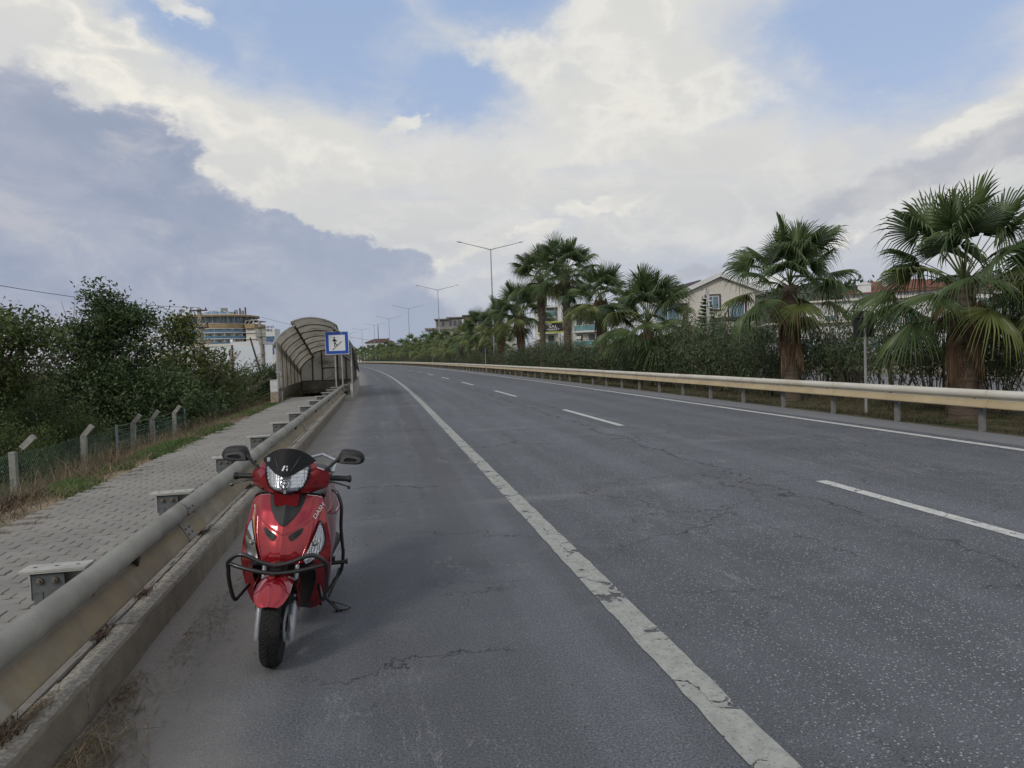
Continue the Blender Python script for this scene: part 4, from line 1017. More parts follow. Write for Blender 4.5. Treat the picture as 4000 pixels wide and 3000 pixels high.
# ------------------------------------------------------------------ fan palms
def frond_arrays(elev, Lp, Rb, seed, droop=1.0, nl=40, dead=False):
    rg_ = np.random.default_rng(seed); e0 = R(elev); bend = R(14 if elev > 20 else 24)*droop
    if dead: bend = R(18)
    P = Vector((0,0,0)); pts = [P.copy()]; n = 6
    for i in range(n):
        a = e0-bend*(i+.5)/n; P = P+Vector((math.cos(a), 0, math.sin(a)))*(Lp/n); pts.append(P.copy())
    a = e0-bend; d = np.array([math.cos(a), 0, math.sin(a)]); y = np.array([0, 1., 0]); nn = np.array([-math.sin(a), 0, math.cos(a)])
    P = np.array(P); V, F = [], []
    span = R(112) if not dead else R(60)
    ths = np.linspace(-span, span, nl); dth = ths[1]-ths[0]
    rings = [.05, .3, .48, .62, .78, .9, 1.0]
    k_d = (.10+.16*max(0, 1-abs(elev)/90))*droop
    for i, th in enumerate(ths):
        th = th+rg_.normal()*.012; ln = Rb*(1-.22*(abs(th)/span)**2)*rg_.uniform(.9, 1.08); split = rg_.uniform(.30,.44)
        tipd = rg_.uniform(.35, 1.9)*droop; o = len(V); sw = rg_.normal()*.05
        for r in rings:
            w = r*ln*math.sin(dth/2)*1.05 if r <= split else split*ln*math.sin(dth/2)*1.0*max(0, (1-r)/(1-split))**1.05
            if dead: w *= .55
            th2 = th+sw*max(0, r-.5)
            rad = math.cos(th2)*d+math.sin(th2)*y; side = -math.sin(th2)*d+math.cos(th2)*y
            c = P+rad*r*ln + nn*((-.22 if elev < 60 else .30)*abs(math.sin(th))*r*ln)
            g = k_d*(r**2.2)*ln + tipd*.42*max(0, r-.58)**1.5*ln*2.2
            c = c+np.array([0, 0, -g]) - rad*g*.25
            pl = nn*.016*(1 if r < .9 else 0)
            V += [c-side*w-pl*.6, c+pl, c+side*w-pl*.6]
        for k in range(len(rings)-1):
            b = o+3*k; F += [(b, b+1, b+4, b+3), (b+1, b+2, b+5, b+4)]
    return pts, np.array(V), F
def frond_mesh(elev, Lp, Rb, seed, droop=1.0, dead=False, m=None, nl=40):
    pts, V, F = frond_arrays(elev, Lp, Rb, seed, droop, dead=dead, nl=nl)
    o = MB(); o.add([tuple(v) for v in V], F); o.cm = 1
    o.tube([tuple(p) for p in pts], [.03,.024,.02,.017,.014,.012,.008], 5, flat=.6)
    return o.mesh('frond' if not dead else 'dead_frond', [m or (L_DEAD if dead else L_PALM), L_DEAD if dead else L_PET])
ELEVS = [84, 70, 56, 42, 28, 14, 0, -14, -26]
FM = {}
for e in ELEVS:
    for sd_ in (0, 1, 2):
        dr = .35 if e > 75 else .55 if e > 60 else 1.0
        FM[(e, sd_)] = frond_mesh(e, 1.12 if e > 60 else 1.2, 1.08, 100+e+sd_*7, dr, m=(L_PALM2 if (sd_ == 2 and e < 35) else L_PALM))
DM = [frond_mesh(e, .35, .95, 500+i, 1.0, dead=True, nl=16) for i, e in enumerate((-62,-72,-80,-68,-86,-76))]
def trunk_mesh(h, r0, r1, boots=False, seed=0):
    rg_ = random.Random(seed); o = MB(); n = max(6, int(h/.16)); rows = []
    for i in range(n+1):
        q = i/n; r = (r0*(1.25-.25*min(1, q*6)))*(1-q)+r1*q; r *= 1+.05*(i % 2)
        rows.append([(r*math.cos(2*PI*k/12)*(1+rg_.uniform(-.03,.03)), r*math.sin(2*PI*k/12), h*q) for k in range(12)])
    o.grid(rows, close=True)
    if boots:        # old leaf bases in a criss-cross
        z0 = h*.45; k = 0
        while z0 < h:
            a = k*2.4; rr = r1*1.05
            M = Matrix.Translation((math.cos(a)*rr, math.sin(a)*rr, z0)) @ Matrix.Rotation(a, 4, 'Z') @ Matrix.Rotation(R(28), 4, 'Y')
            o.box((.02,0,.12), (.05,.09,.3), M, taper=.5); z0 += .045; k += 1
    return o.mesh('trunk', M_PTRUNK, 60)
def palm(s, t, zh, scale, label, nf=34, skirt=(0, 0), seed=0, trunk_r=.2, boots=False, brown_in=0, group='fan palms in the median', zg=-.12, order=None):
    rg_ = random.Random(seed); r = thing('fan_palm', label, 'palm tree', frame(s, t, zg), group)
    h = zh-zg
    link('trunk', trunk_mesh(h-.25, trunk_r*1.15, trunk_r*.9, boots, seed), r)
    for i in range(nf):
        q = i/(nf-1); e_t = 88-100*(q**.95)+rg_.uniform(-9, 9); e = min(ELEVS, key=lambda x: abs(x-e_t)); az = i*2.39996+rg_.uniform(-.2,.2)
        me = FM[(e, rg_.randrange(3))]; sc = scale*rg_.uniform(.88, 1.14)
        f = link('frond', me, r); f.matrix_local = Matrix.Translation((0,0,h-.10-.40*q)) @ Matrix.Rotation(az, 4, 'Z') @ Matrix.Rotation(rg_.uniform(-.5,.5), 4, 'X') @ Matrix.Rotation(rg_.uniform(-.14,.14), 4, 'Y') @ Matrix.Diagonal((sc,sc,sc,1))
    for i in range(3):
        az = i*2.1+seed; f = link('dead_frond', DM[(i+seed) % 6], r); f.matrix_local = Matrix.Translation((.15*math.cos(az), .15*math.sin(az), h-.3)) @ Matrix.Rotation(az, 4, 'Z') @ Matrix.Rotation(R(-28), 4, 'Y') @ Matrix.Diagonal((scale,scale*.8,scale,1))
    for i in range(brown_in):
        az = i*1.7+rg_.uniform(0,.6); f = link('dead_frond', DM[i % 6], r); sc = scale*rg_.uniform(.8,1.1)
        f.matrix_local = Matrix.Translation((.25*math.cos(az), .25*math.sin(az), h+.35-rg_.uniform(0,.5))) @ Matrix.Rotation(az, 4, 'Z') @ Matrix.Diagonal((sc*.8,sc*.6,sc,1))
    z0, n = skirt
    if n:
        for i in range(n):
            q = i/n; z = (h-.35)*(1-q)+(z0-zg+.75)*q; az = i*2.39996+rg_.uniform(-.3,.3); sc = rg_.uniform(.75,1.0)*scale
            f = link('dead_frond', DM[rg_.randrange(6)], r); f.matrix_local = Matrix.Translation((trunk_r*.85*math.cos(az), trunk_r*.85*math.sin(az), z)) @ Matrix.Rotation(az, 4, 'Z') @ Matrix.Diagonal((sc*.8,sc*.55,sc,1))
    return r
palm(12.6, 12.2, 3.0, 1.0, 'largest fan palm near the right edge, with a thick skirt of brown dead leaves', 31, (.35, 60), 3, .22)
palm(10.9, 13.9, 3.3, .95, 'fan palm whose leaves reach in from the right edge of the picture', 32, (1.4, 10), 5, .2)
palm(14.8, 14.2, 2.0, .62, 'short fan palm half hidden behind the trunk of the largest palm', 14, (.7, 16), 6, .15)
palm(18.9, 12.2, 3.6, 1.03, 'second large fan palm from the right, before the cream gabled house', 31, (.9, 50), 8, .22)
palm(30.2, 12.3, 3.1, 1.25, 'medium fan palm just left of the cream gabled house', 38, (2.0, 12), 12, .19)
palm(36.8, 12.3, 4.6, 1.12, 'fan palm with many brown withered leaves hanging inside its crown', 30, (2.2, 34), 15, .2, brown_in=16)
palm(43.8, 12.4, 7.0, 1.25, 'tallest fan palm with a bare criss-crossed trunk, right of the black shop sign', 38, (5.6, 10), 18, .24, boots=True)
palm(50.2, 12.4, 7.4, 1.25, 'tall fan palm with a slim bare trunk in front of the black shop sign', 38, (5.6, 18), 21, .2, boots=True)
palm(57.5, 12.4, 5.2, 1.4, 'fan palm with hanging brown skirt between the street lamp and the tall pair', 34, (2.2, 40), 24, .22)
palm(65.8, 12.4, 4.9, 1.3, 'fan palm directly under the nearest street lamp', 32, (2.0, 26), 27, .2)
palm(76, 12.5, 4.3, 1.35, 'fan palm just left of the nearest street lamp', 32, (2.0, 16), 30, .2)
# farther palms: each still a thing of its own, crown as one mesh
def crown_mesh(seed, nf=24):
    rg_ = random.Random(seed); Vs, Fs, o = [], [], 0
    for i in range(nf):
        q = i/(nf-1); e = 88-106*(q**.9)+rg_.uniform(-8, 8)
        _, V, F = frond_arrays(e, 1.15, 1.08, seed*50+i, .35 if e > 75 else .9, nl=18)
        az = i*2.39996; c, s_ = math.cos(az), math.sin(az); V = V @ np.array([[c, s_, 0],[-s_, c, 0],[0,0,1]]); V[:, 2] -= .35*q
        Vs.append(V); Fs.append(np.array(F)+o); o += len(V)
    return np_mesh('crown', np.concatenate(Vs), np.concatenate(Fs), [L_PALM2 if seed % 2 else L_PALM])
PO = ['first','second','third','fourth','fifth','sixth','seventh','eighth']; PC = {}
def palm_place(s):
    A = [(84,'left of the nearest street lamp'),(110.5,'beyond the second street lamp'),(152,'beyond the third street lamp'),(190,'beyond the fourth street lamp'),(225,'beyond the fifth street lamp'),(258,'beyond the sixth street lamp'),(292,'beyond the seventh street lamp')]
    a = max(k for k, (q, _) in enumerate(A) if q <= s); PC[a] = PC.get(a, -1)+1
    return PO[min(7, PC[a])]+' '+A[a][1]
RC = {}
def rear_place(s):
    A = [(0,'left of the nearest street lamp'),(110.5,'beyond the second street lamp'),(152,'beyond the third street lamp'),(190,'beyond the fourth street lamp')]
    a = max(k for k, (q, _) in enumerate(A) if q <= s); RC[a] = RC.get(a, -1)+1
    return PO[min(7, RC[a])]+' '+A[a][1]
CM = [crown_mesh(k) for k in (1,2,3,4)]
TM = {}
for i in range(37):
    s = 84+6.6*i; hh = [4.7,3.8,3.3,4.3,3.2,4.0,3.6,4.8,3.0,3.9][i % 10]+rng.uniform(-.3,.3)
    r = thing('fan_palm', 'low fan palm of the far row, '+palm_place(s), 'palm tree', frame(s, 12.4+rng.uniform(-.3,.3), -.12), 'fan palms in the median')
    key = round(hh)
    if key not in TM: TM[key] = trunk_mesh(key, .2, .18)
    link('trunk', TM[key], r, Matrix.Diagonal((1,1,hh/key,1)))
    sc = rng.uniform(.95, 1.2); link('crown', CM[i % 4], r, Matrix.Translation((0,0,hh)) @ Matrix.Rotation(i*1.3, 4, 'Z') @ Matrix.Diagonal((sc,sc,sc,1)))

for i in range(20):
    s = 72+7.1*i; hh = [2.6,3.1,2.2,2.9][i % 4]
    r = thing('fan_palm', 'short bushy fan palm of the rear rank, '+rear_place(s), 'palm tree', frame(s, 13.9+rng.uniform(-.3,.3), -.12), 'short palms of the rear rank')
    key = round(hh)
    if key not in TM: TM[key] = trunk_mesh(key, .2, .18)
    link('trunk', TM[key], r, Matrix.Diagonal((1,1,hh/key,1)))
    sc = rng.uniform(1.0, 1.25); link('crown', CM[(i+1) % 4], r, Matrix.Translation((0,0,hh)) @ Matrix.Rotation(i*2.3, 4, 'Z') @ Matrix.Diagonal((sc,sc,sc,1)))

# ------------------------------------------------------------------ oleander hedge
def oleander(seed, h=2.7, w=1.25, nstem=26, per=165, open_=False):
    rg_ = np.random.default_rng(seed); st = MB(); C, D = [], []
    for i in range(nstem):
        a = rg_.uniform(0, 2*PI); rr = w*math.sqrt(rg_.random()); hh = h*rg_.uniform(.55, 1.0)*(1-.22*(rr/w)**2)
        b = np.array([math.cos(a)*rr*.18, math.sin(a)*rr*.18, 0]); e = np.array([math.cos(a)*rr, math.sin(a)*rr, hh]); mid = b*.45+e*.4+np.array([0, 0, hh*.12])
        P = lambda q: (1-q)**2*b+2*q*(1-q)*mid+q*q*e
        st.tube([tuple(P(q)) for q in (0,.3,.6,.85,1)], [.016,.014,.011,.007,.004], 5)
        lo = .42 if open_ else .12
        for k in range(per):
            q = rg_.uniform(lo, 1.0)**.8; sp = (.26 if not open_ else .2)*(1.1-.4*q); p = P(min(1, q))+rg_.normal(size=3)*sp*np.array([1,1,.8])
            if p[2] < .08: continue
            C.append(p); d = rg_.normal(size=3)*.65+np.array([0,0,.75]); D.append(d)
    C = np.array(C); D = np.array(D); N = rg_.normal(size=C.shape)+np.array([0,0,.4])
    V, F = diamonds(C, D, N, rg_.uniform(.10,.19,len(C)), rg_.uniform(.022,.04,len(C)))
    return st.mesh('stems', M_STEM, 60), np_mesh('foliage', V, F, L_OLE)
OM = [oleander(60+i) for i in range(4)]; OO = [oleander(80+i, nstem=20, per=120, open_=True) for i in range(3)]
OF = [oleander(90+i, nstem=20, per=75) for i in range(3)]
s = 5.5; i = 0
ORD = ['first','second','third','fourth','fifth','sixth','seventh','eighth','ninth','tenth','eleventh','twelfth','thirteenth','fourteenth','fifteenth','sixteenth','seventeenth','eighteenth','nineteenth','twentieth','next','farther','yet farther']
ANCH = [(0,'left of the right picture edge'),(14.3,'left of the large dark sign plate'),(18.9,'left of the second palm'),(30.2,'left of the medium palm'),(36.8,'left of the withered palm'),(43.8,'left of the tallest palm'),
        (57.5,'left of the brown skirted palm'),(69,'beyond the nearest street lamp'),(90,'below the grey unfinished building'),(110.5,'beyond the second street lamp'),(152,'beyond the third street lamp'),(190,'beyond the fourth street lamp'),(225,'beyond the fifth street lamp'),(258,'beyond the sixth street lamp'),(292,'beyond the seventh street lamp')]
CNT = {}
def bush_place(s, pre='f'):
    a = max(k for k, (q, _) in enumerate(ANCH) if q <= s); CNT[(pre, a)] = CNT.get((pre, a), -1)+1
    return ORD[CNT[(pre, a)]]+' '+ANCH[a][1]
while s < 250:
    step = (1.55 if s < 30 else 1.75 if s < 70 else 2.3 if s < 130 else 4.0)*rng.uniform(.85,1.15)
    if s < 130:
        near = s < 60; opn = 9 < s < 20.5
        v = (OO if opn else OM if near else OF)[i % 3]; t = (13.35 if s < 20.5 else 12.75 if s < 60 else 12.3)+rng.uniform(-.45,.4)
        hs = rng.uniform(.86, 1.08)*(1.36 if 21 < s < 28 else 1.12 if s < 20 else 1.06); ws = rng.uniform(.9, 1.15)
    else:
        v = OF[i % 3]; t = 12.2; hs = .85; ws = 1.6
    kind = 'open stemmed' if (s < 130 and 9 < s < 20.5) else 'dense leafy'
    size = 'tall' if hs > .92 else 'lower'
    bn = bush_place(s)
    r = thing('oleander_bush', f'{size} {kind} oleander bush, {bn}', 'bush', frame(s, t, -.12), 'oleander bushes of the median hedge')
    Mx = Matrix.Rotation(rng.uniform(0, 6.28), 4, 'Z') @ Matrix.Diagonal((ws, ws, hs, 1))
    link('stems', v[0], r, Mx); link('foliage', v[1], r, Mx)
    s += step; i += 1
# second, deeper rank of shrubs close to the mesh fence, with gaps
for k, s in enumerate([7.2,19.5,22.5,26.2,30.5,34.5,39,44,49,55,61,68]):
    r = thing('oleander_bush', f'shaded rear oleander bush by the mesh fence, '+bush_place(s, 'r'), 'bush', frame(s, 14.6, -.12), 'rear rank of oleander bushes')
    Mx = Matrix.Rotation(k*1.1, 4, 'Z') @ Matrix.Diagonal((1.1, .8, .9, 1)); v = OM[k % 4]; link('stems', v[0], r, Mx); link('foliage', v[1], r, Mx)

# ------------------------------------------------------------------ grass, weeds and litter
def blades(name, spots, hts, w, m, label, cat, lean=.6):
    P = np.array(spots); n = len(P); a = rng.uniform(0, 2*PI, n); h = np.array(hts)[:, None]
    side = np.stack([np.cos(a), np.sin(a), np.zeros(n)], 1)*(w*rng.uniform(.6,1.3,n))[:, None]
    ln = np.stack([rng.normal(size=n), rng.normal(size=n), np.zeros(n)], 1)*lean*h
    ln = np.clip(ln, -1.2*h*lean, 1.2*h*lean); up = np.array([0,0,1])*h; mid = P+ln*.4+up*.6
    V = np.stack([P-side, P+side, mid+side*.75, mid-side*.75, P+ln+up*.92], 1).reshape(-1, 3)
    b = np.arange(n)*5; F = np.concatenate([np.stack([b, b+1, b+2], 1), np.stack([b, b+2, b+3], 1), np.stack([b+3, b+2, b+4], 1)])
    o = link(name, np_mesh(name, V, F, m)); return tag(o, label, cat, kind='stuff')
M_GRASS = leafmat('green verge grass', (.10,.155,.04), (.065,.115,.03), rand=.5, transl=.3, nscale=.9)
M_DRY = leafmat('dry straw grass', (.26,.205,.125), (.17,.13,.08), rand=.5, transl=.3, nscale=2)
M_RED = leafmat('reddish dry weed', (.13,.085,.055), (.085,.06,.04), rand=.5, transl=.2)
def vz(t): return float(np.interp(t, [-9,-6.6,-5.4,-4.5,-3.9,-3.3], [-.62,-.48,-.34,-.06,.09,.10]))
def verge(n, tl, th, s0, s1, sel, hfun):
    P, Hh = [], []
    for _ in range(n):
        s = s0+(s1-s0)*random.random()**1.6; t = random.uniform(tl, th)
        nz = math.sin(s*1.7+t*2.1)+math.sin(s*.63-t*1.3+1)+math.sin(s*3.9+t*4.2)*.6
        if not sel(nz, t): continue
        q = road(s, t, (vz(t)-.01) if t < -4.35 else max(vz(t), float(np.interp(t, [-4.35,-3.9,-3.6,-3.25], [.012,.115,.155,.15])))); P.append(tuple(q)); Hh.append(hfun(t))
    return P, Hh
P, Hh = verge(62000, -5.4, -3.28, 3.5, 34, lambda n, t: n > -.7+(.5 if t < -4.6 else 0)+(1.1 if t > -3.42 else 0), lambda t: random.uniform(.03,.10)); blades('verge_grass', P, Hh, .006, M_GRASS, 'short green grass creeping over the edge of the footpath', 'grass', 1.1)
P, Hh = verge(24000, -5.7, -3.5, 3.5, 36, lambda n, t: n < .35, lambda t: random.uniform(.04,.16)*(1.3 if t < -4.6 else 1)); blades('dry_grass', P, Hh, .004, M_DRY, 'dry straw coloured grass on the bank by the fence', 'grass', 1.0)
P, Hh = verge(3200, -6.0, -4.4, 7.5, 34, lambda n, t: n < .9, lambda t: random.uniform(.2,.55)); blades('tall_dry_grass', P, Hh, .0035, M_DRY, 'tall dry seeding grass stems leaning at the fence', 'grass', .5)
P, Hh = verge(5200, -5.3, -3.9, 6.5, 12, lambda n, t: n < .2, lambda t: random.uniform(.08,.22)); blades('dry_weeds', P, Hh, .006, M_RED, 'reddish brown withered weeds along the bank', 'weeds', .9)
# field beyond the fence
P, Hh = [], []
for _ in range(26000):
    s = random.uniform(7, 48); t = -5.8-9*random.random()**1.3; P.append(tuple(road(s, t, vz(max(t,-9))-.02 if t > -9 else -.66))); Hh.append(random.uniform(.08,.28))
blades('field_grass', P, Hh, .009, leafmat('field grass', (.055,.085,.025), (.085,.085,.035), rand=.5), 'rough green grass of the field beyond the fence', 'grass', .7)
# median grass
P, Hh = [], []
for _ in range(34000):
    s = 6+58*random.random()**1.5; t = random.uniform(10.35, 13.9); z = -.05 if t < 11 else -.11
    if math.sin(s*2.1+t*3)+math.sin(s*.9-t)*.8 < -.5: continue
    P.append(tuple(road(s, t, z))); Hh.append(random.uniform(.03,.13))
blades('median_grass', P, Hh, .006, leafmat('median grass', (.07,.08,.03), (.12,.095,.05), rand=.5), 'patchy low grass and litter of leaves under the far guardrail', 'grass', 1.0)
# straw and twigs blown against the kerb
def straw(name, areas, label):
    C, D, N, L = [], [], [], []
    for (s, t, rs, rt, n, l0, l1, zz) in areas:
        for _ in range(n):
            a = random.gauss(0, 1)*rs; b = abs(random.gauss(0, .6))*rt
            ang = random.gauss(.15, .55)
            C.append(tuple(road(s+a, t+b, zz+random.uniform(.002,.02)))); d = road(s+1, t, 0)-road(s, t, 0); d = Matrix.Rotation(ang, 3, 'Z') @ d
            D.append((d.x, d.y, random.uniform(-.08,.08))); N.append((random.uniform(-.6,.6), random.uniform(-.6,.6), 1)); L.append(random.uniform(l0, l1))
    V, F = diamonds(np.array(C), np.array(D), np.array(N), np.array(L), rng.uniform(.0022,.0055,len(C)))
    o = link(name, np_mesh(name, V, F, M_DRY)); tag(o, label, 'litter', kind='stuff')
straw('straw_litter', [(2.55,-1.33,.24,.26,620,.05,.30,.006),(3.1,-1.33,.22,.20,480,.05,.26,.006),(2.8,-1.3,.30,.30,60,.3,.5,.012),(2.7,-1.34,.25,.14,900,.01,.05,.004),(3.6,-1.33,.12,.10,200,.03,.15,.004),(4.35,-1.2,.25,.22,220,.02,.08,.004),(3.05,-1.46,.12,.04,160,.03,.14,.20),(4.5,-1.2,.5,.18,160,.02,.09,.004),(5.1,-1.1,.3,.15,120,.02,.07,.004),(6.5,-1.15,1.0,.22,120,.02,.1,.004),(10,-1.1,2.2,.2,120,.02,.09,.004)], 'dry straw and twigs blown against the near kerb')
P = [(2.9,-1.47),(4.55,-1.49),(3.9,-1.5),(6.1,-1.5),(8.2,-1.5),(11,-1.49),(3.0,-1.5)]; S, Hh = [], []
for s, t in P:
    for _ in range(110): S.append(tuple(road(s+random.gauss(0,.05), t+random.gauss(0,.02), .19))); Hh.append(random.uniform(.02,.06))
blades('joint_weeds', S, Hh, .003, M_RED, 'small dry weeds growing in the joint behind the kerb', 'weeds', 1.3)
# crumbs of soil and stone
S = MB()
for _ in range(2200):
    s = 2.2+14*random.random()**1.7; t = -1.33+abs(random.gauss(0,.28)); r_ = random.uniform(.0015,.0045); c = road(s, min(t, 3), r_*.5)
    S.add([c+Vector((r_*random.uniform(.7,1.4)*x, r_*random.uniform(.7,1.4)*y, r_*z)) for x, y, z in ((1,0,-.5),(-.5,.87,-.5),(-.5,-.87,-.5),(0,0,.8))], [(0,1,3),(1,2,3),(2,0,3)])
for _ in range(260):
    s = random.uniform(2.2, 14); t = random.uniform(-1.0, 8.0); r_ = random.uniform(.003,.009); c = road(s, t, .012)
    S.add([c+Vector((r_*random.uniform(.7,1.4)*x, r_*random.uniform(.7,1.4)*y, r_*z)) for x, y, z in ((1,0,-.5),(-.5,.87,-.5),(-.5,-.87,-.5),(0,0,.8))], [(0,1,3),(1,2,3),(2,0,3)])
o = S.build('grit', mat('dark grit', (.13,.115,.095), .9, rand=.6)); tag(o, 'scattered crumbs of soil and grit on the shoulder', 'grit', kind='stuff')
# ------------------------------------------------------------------ buildings
M_CREAM = mat('cream render', (.62,.60,.54), .85, col2=(.56,.54,.48), nscale=.5, coords='World', bump=.2)
M_WHT = mat('white render', (.66,.67,.68), .8, col2=(.58,.59,.60), nscale=.4, coords='World')
M_GREYC = mat('bare grey concrete', (.27,.25,.235), .9, col2=(.2,.19,.18), nscale=.6, coords='World', dirt=(.16,.14,.12), dscale=.4)
M_WIN = mat('dark window glass', (.035,.05,.065), .08, nscale=.5, col2=(.06,.08,.10), spec=.8)
M_WINB = mat('blue window glass', (.07,.14,.20), .08, nscale=.5, col2=(.12,.2,.27), spec=.8)
M_TAN = mat('ochre band', (.36,.27,.155), .75, nscale=.3, coords='World')
M_BGL = mat('blue balcony glass', (.07,.16,.26), .15, nscale=.6, col2=(.11,.22,.33))
M_DKTRIM = mat('dark timber trim', (.035,.03,.035), .6, nscale=3)
M_REDROOF = mat('red roof tiles', (.20,.075,.05), .85, col2=(.14,.05,.036), nscale=3, coords='World', stretch=(1,1,4))

def window(parent, M, w, h, mframe, mpane=None, d=.08, trim=None):
    """M: local x right, y into the wall, z up; window centre at origin"""
    f = MB(); b = .07*min(1, w)
    for c, s_ in (((-w/2+b/2,0,0),(b,d,h)),((w/2-b/2,0,0),(b,d,h)),((0,0,h/2-b/2),(w-2*b,d,b)),((0,0,-h/2+b/2),(w-2*b,d,b)),((0,0,0),(b*.7,d*.8,h-2*b))): f.box(c, s_, M)
    fr = f.build('window', mframe, parent)
    p = MB(); p.box((0,.015,0), (w-2*b,.02,h-2*b), M); p.build('pane', mpane or M_WIN, fr)
    if trim:
        t = MB(); q = .16
        for c, s_ in (((-w/2-q/2,0,0),(q,d*1.3,h+2*q)),((w/2+q/2,0,0),(q,d*1.3,h+2*q)),((0,0,h/2+q/2),(w,d*1.3,q)),((0,0,-h/2-q/2),(w,d*1.3,q))): t.box(c, s_, M)
        t.build('surround', trim, fr)
    return fr
def facing(x, y, z=0, rz=0): return Matrix.Translation((x, y, z)) @ Matrix.Rotation(R(rz), 4, 'Z')

# round hotel
def hotel():
    r = thing('round_hotel', 'round seaside hotel with ochre bands, blue balconies and a glass dome on its roof', 'hotel', Matrix.Translation((-161.8,385,0)) @ Matrix.Diagonal((1,1,1.13,1)))
    Rr = 20.5; N = 96
    def ring(r0, z0, z1, m, name, par=r, r1=None, a0=0, a1=360, n=N):
        o = MB(); o.grid([[(rr*math.cos(R(a0+(a1-a0)*k/n)), rr*math.sin(R(a0+(a1-a0)*k/n)), z) for k in range(n+1)] for rr, z in ((r0, z0),(r1 or r0, z1))]); return o.build(name, m, par, smooth=50)
    def slab(r0, z0, th, m, name, par=r):
        o = MB(); o.lathe([(0,z0),(r0,z0),(r0,z0+th),(0,z0+th)], N); return o.build(name, m, par, smooth=30)
    body = ring(Rr-1.6, -2, 20.6, M_CREAM, 'wall')
    for i, z in enumerate((4.3,7.2,10.1,13.0,15.9)):
        slab(Rr, z, .35, M_WHT, 'balcony_slab')
        ring(Rr-.05, z+.35, z+1.45, M_BGL, 'balcony_glass')
        for k in range(26):
            a = 180+k*360/52+3; rr = Rr-1.55
            M = Matrix.Rotation(R(a), 4, 'Z') @ Matrix.Translation((rr+.02,0,z+1.55)) @ Matrix.Rotation(R(90), 4, 'Z')
            if k % 2 == 0: window(r, M, 2.0, 2.2, M_WHT, M_WIN)
            else:
                o = MB(); o.box((Rr-.9,0,z+1.8), (1.5,.2,2.7), Matrix.Rotation(R(a), 4, 'Z')); o.build('partition', M_WHT, r)
    ring(Rr+.15, 18.1, 20.3, M_TAN, 'band'); ring(Rr+.1, 17.8, 18.1, M_WHT, 'fascia')
    o = MB(); o.add([(-1.9,-Rr-.4,18.0),(1.9,-Rr-.4,18.0),(0,-Rr-.5,20.0)], [(0,1,2)], Matrix.Rotation(R(-4), 4, 'Z')); o.build('gable', M_WHT, r)
    ring(Rr-2.2, 20.3, 23.6, M_WINB, 'glazing')
    for k in range(44):
        a = 180+k*360/88+2; o = MB(); o.box((Rr-2.15,0,21.6), (.12,.14,4), Matrix.Rotation(R(a), 4, 'Z')); o.build('mullion', M_WHT if k % 2 else M_DKTRIM, r)
    for k in range(20):
        a = 172+k*10.3; o = MB(); o.tube([(Rr-2,0,19.8),(Rr-1.1,0,21.2),(Rr-.1,0,22.8),(Rr+1.0,0,23.5)], .16, 6, Matrix.Rotation(R(a), 4, 'Z')); o.build('strut', M_WHT, r, smooth=40)
    o = MB(); o.lathe([(Rr-1,23.6),(Rr+1.3,23.55),(Rr+1.4,24.3),(Rr-2,24.8),(Rr-9,25.2),(0,25.3)], N); o.build('roof', M_TAN, r, smooth=20)
    o = MB(); o.lathe([(Rr-1.2,24.7),(Rr-4,25.0),(Rr-9,25.35),(0,25.45)], N); o.build('roof_top', M_WHT, r, smooth=50)
    o = MB(); o.lathe([(9,25.3),(7.6,26.3),(4.4,27.1),(0,27.4)], 24); dm = o.build('dome', M_WINB, r, smooth=50)
    for k in range(12):
        o = MB(); o.tube([(9.05,0,25.3),(7.7,0,26.4),(4.5,0,27.2),(0,0,27.5)], .14, 5, Matrix.Rotation(k*PI/6, 4, 'Z')); o.build('dome_rib', M_WHT, dm)
    for x, w, h in ((11,1.6,3.4),(13.2,.5,4.6),(14.6,1.2,2.8),(16.2,.5,5.0),(9.5,2.6,2.2),(-9,1.6,1.8),(4.5,3.4,5.0)):
        o = MB(); o.box((x,-2,25.0+h*.36), (w,1.0,h*.72)); o.build('roof_plant', M_GREYC if w > .6 else M_DKTRIM, r)
    # lower wing at its right
    o = MB(); o.box((21.5,-2,11), (5,16,18)); o.build('wing', M_CREAM, r)
    for z in (7.2,10.1,13.0,15.9): o = MB(); o.box((21.6,-2.4,z), (5.4,16.6,.4)); o.build('balcony_slab', M_WHT, r)
    o = MB(); o.box((21.6,-3,19.0), (5.2,17,2.2)); o.build('band', M_TAN, r)
    for k in range(3):
        o = MB(); o.tube([(19+k*2,-11.3,19.8),(19.6+k*2,-11.8,20.8),(20.4+k*2,-12.2,21.5-.2*k)], .18, 5); o.build('strut', M_WHT, r)
    o = MB(); o.box((21.6,-2,21.6), (5.5,17,.4)); o.build('roof', M_GREYC, r)
    # terraces stepping down at its left
    for k in range(4):
        o = MB(); o.box((-27-k*3.5,-4,9.2-k*2.8), (12,14,.5)); o.build('terrace_slab', M_WHT, r); o = MB(); o.box((-27-k*3.5,-3,7.9-k*2.8), (11,13,2.2)); o.build('wall', M_CREAM, r)
hotel()

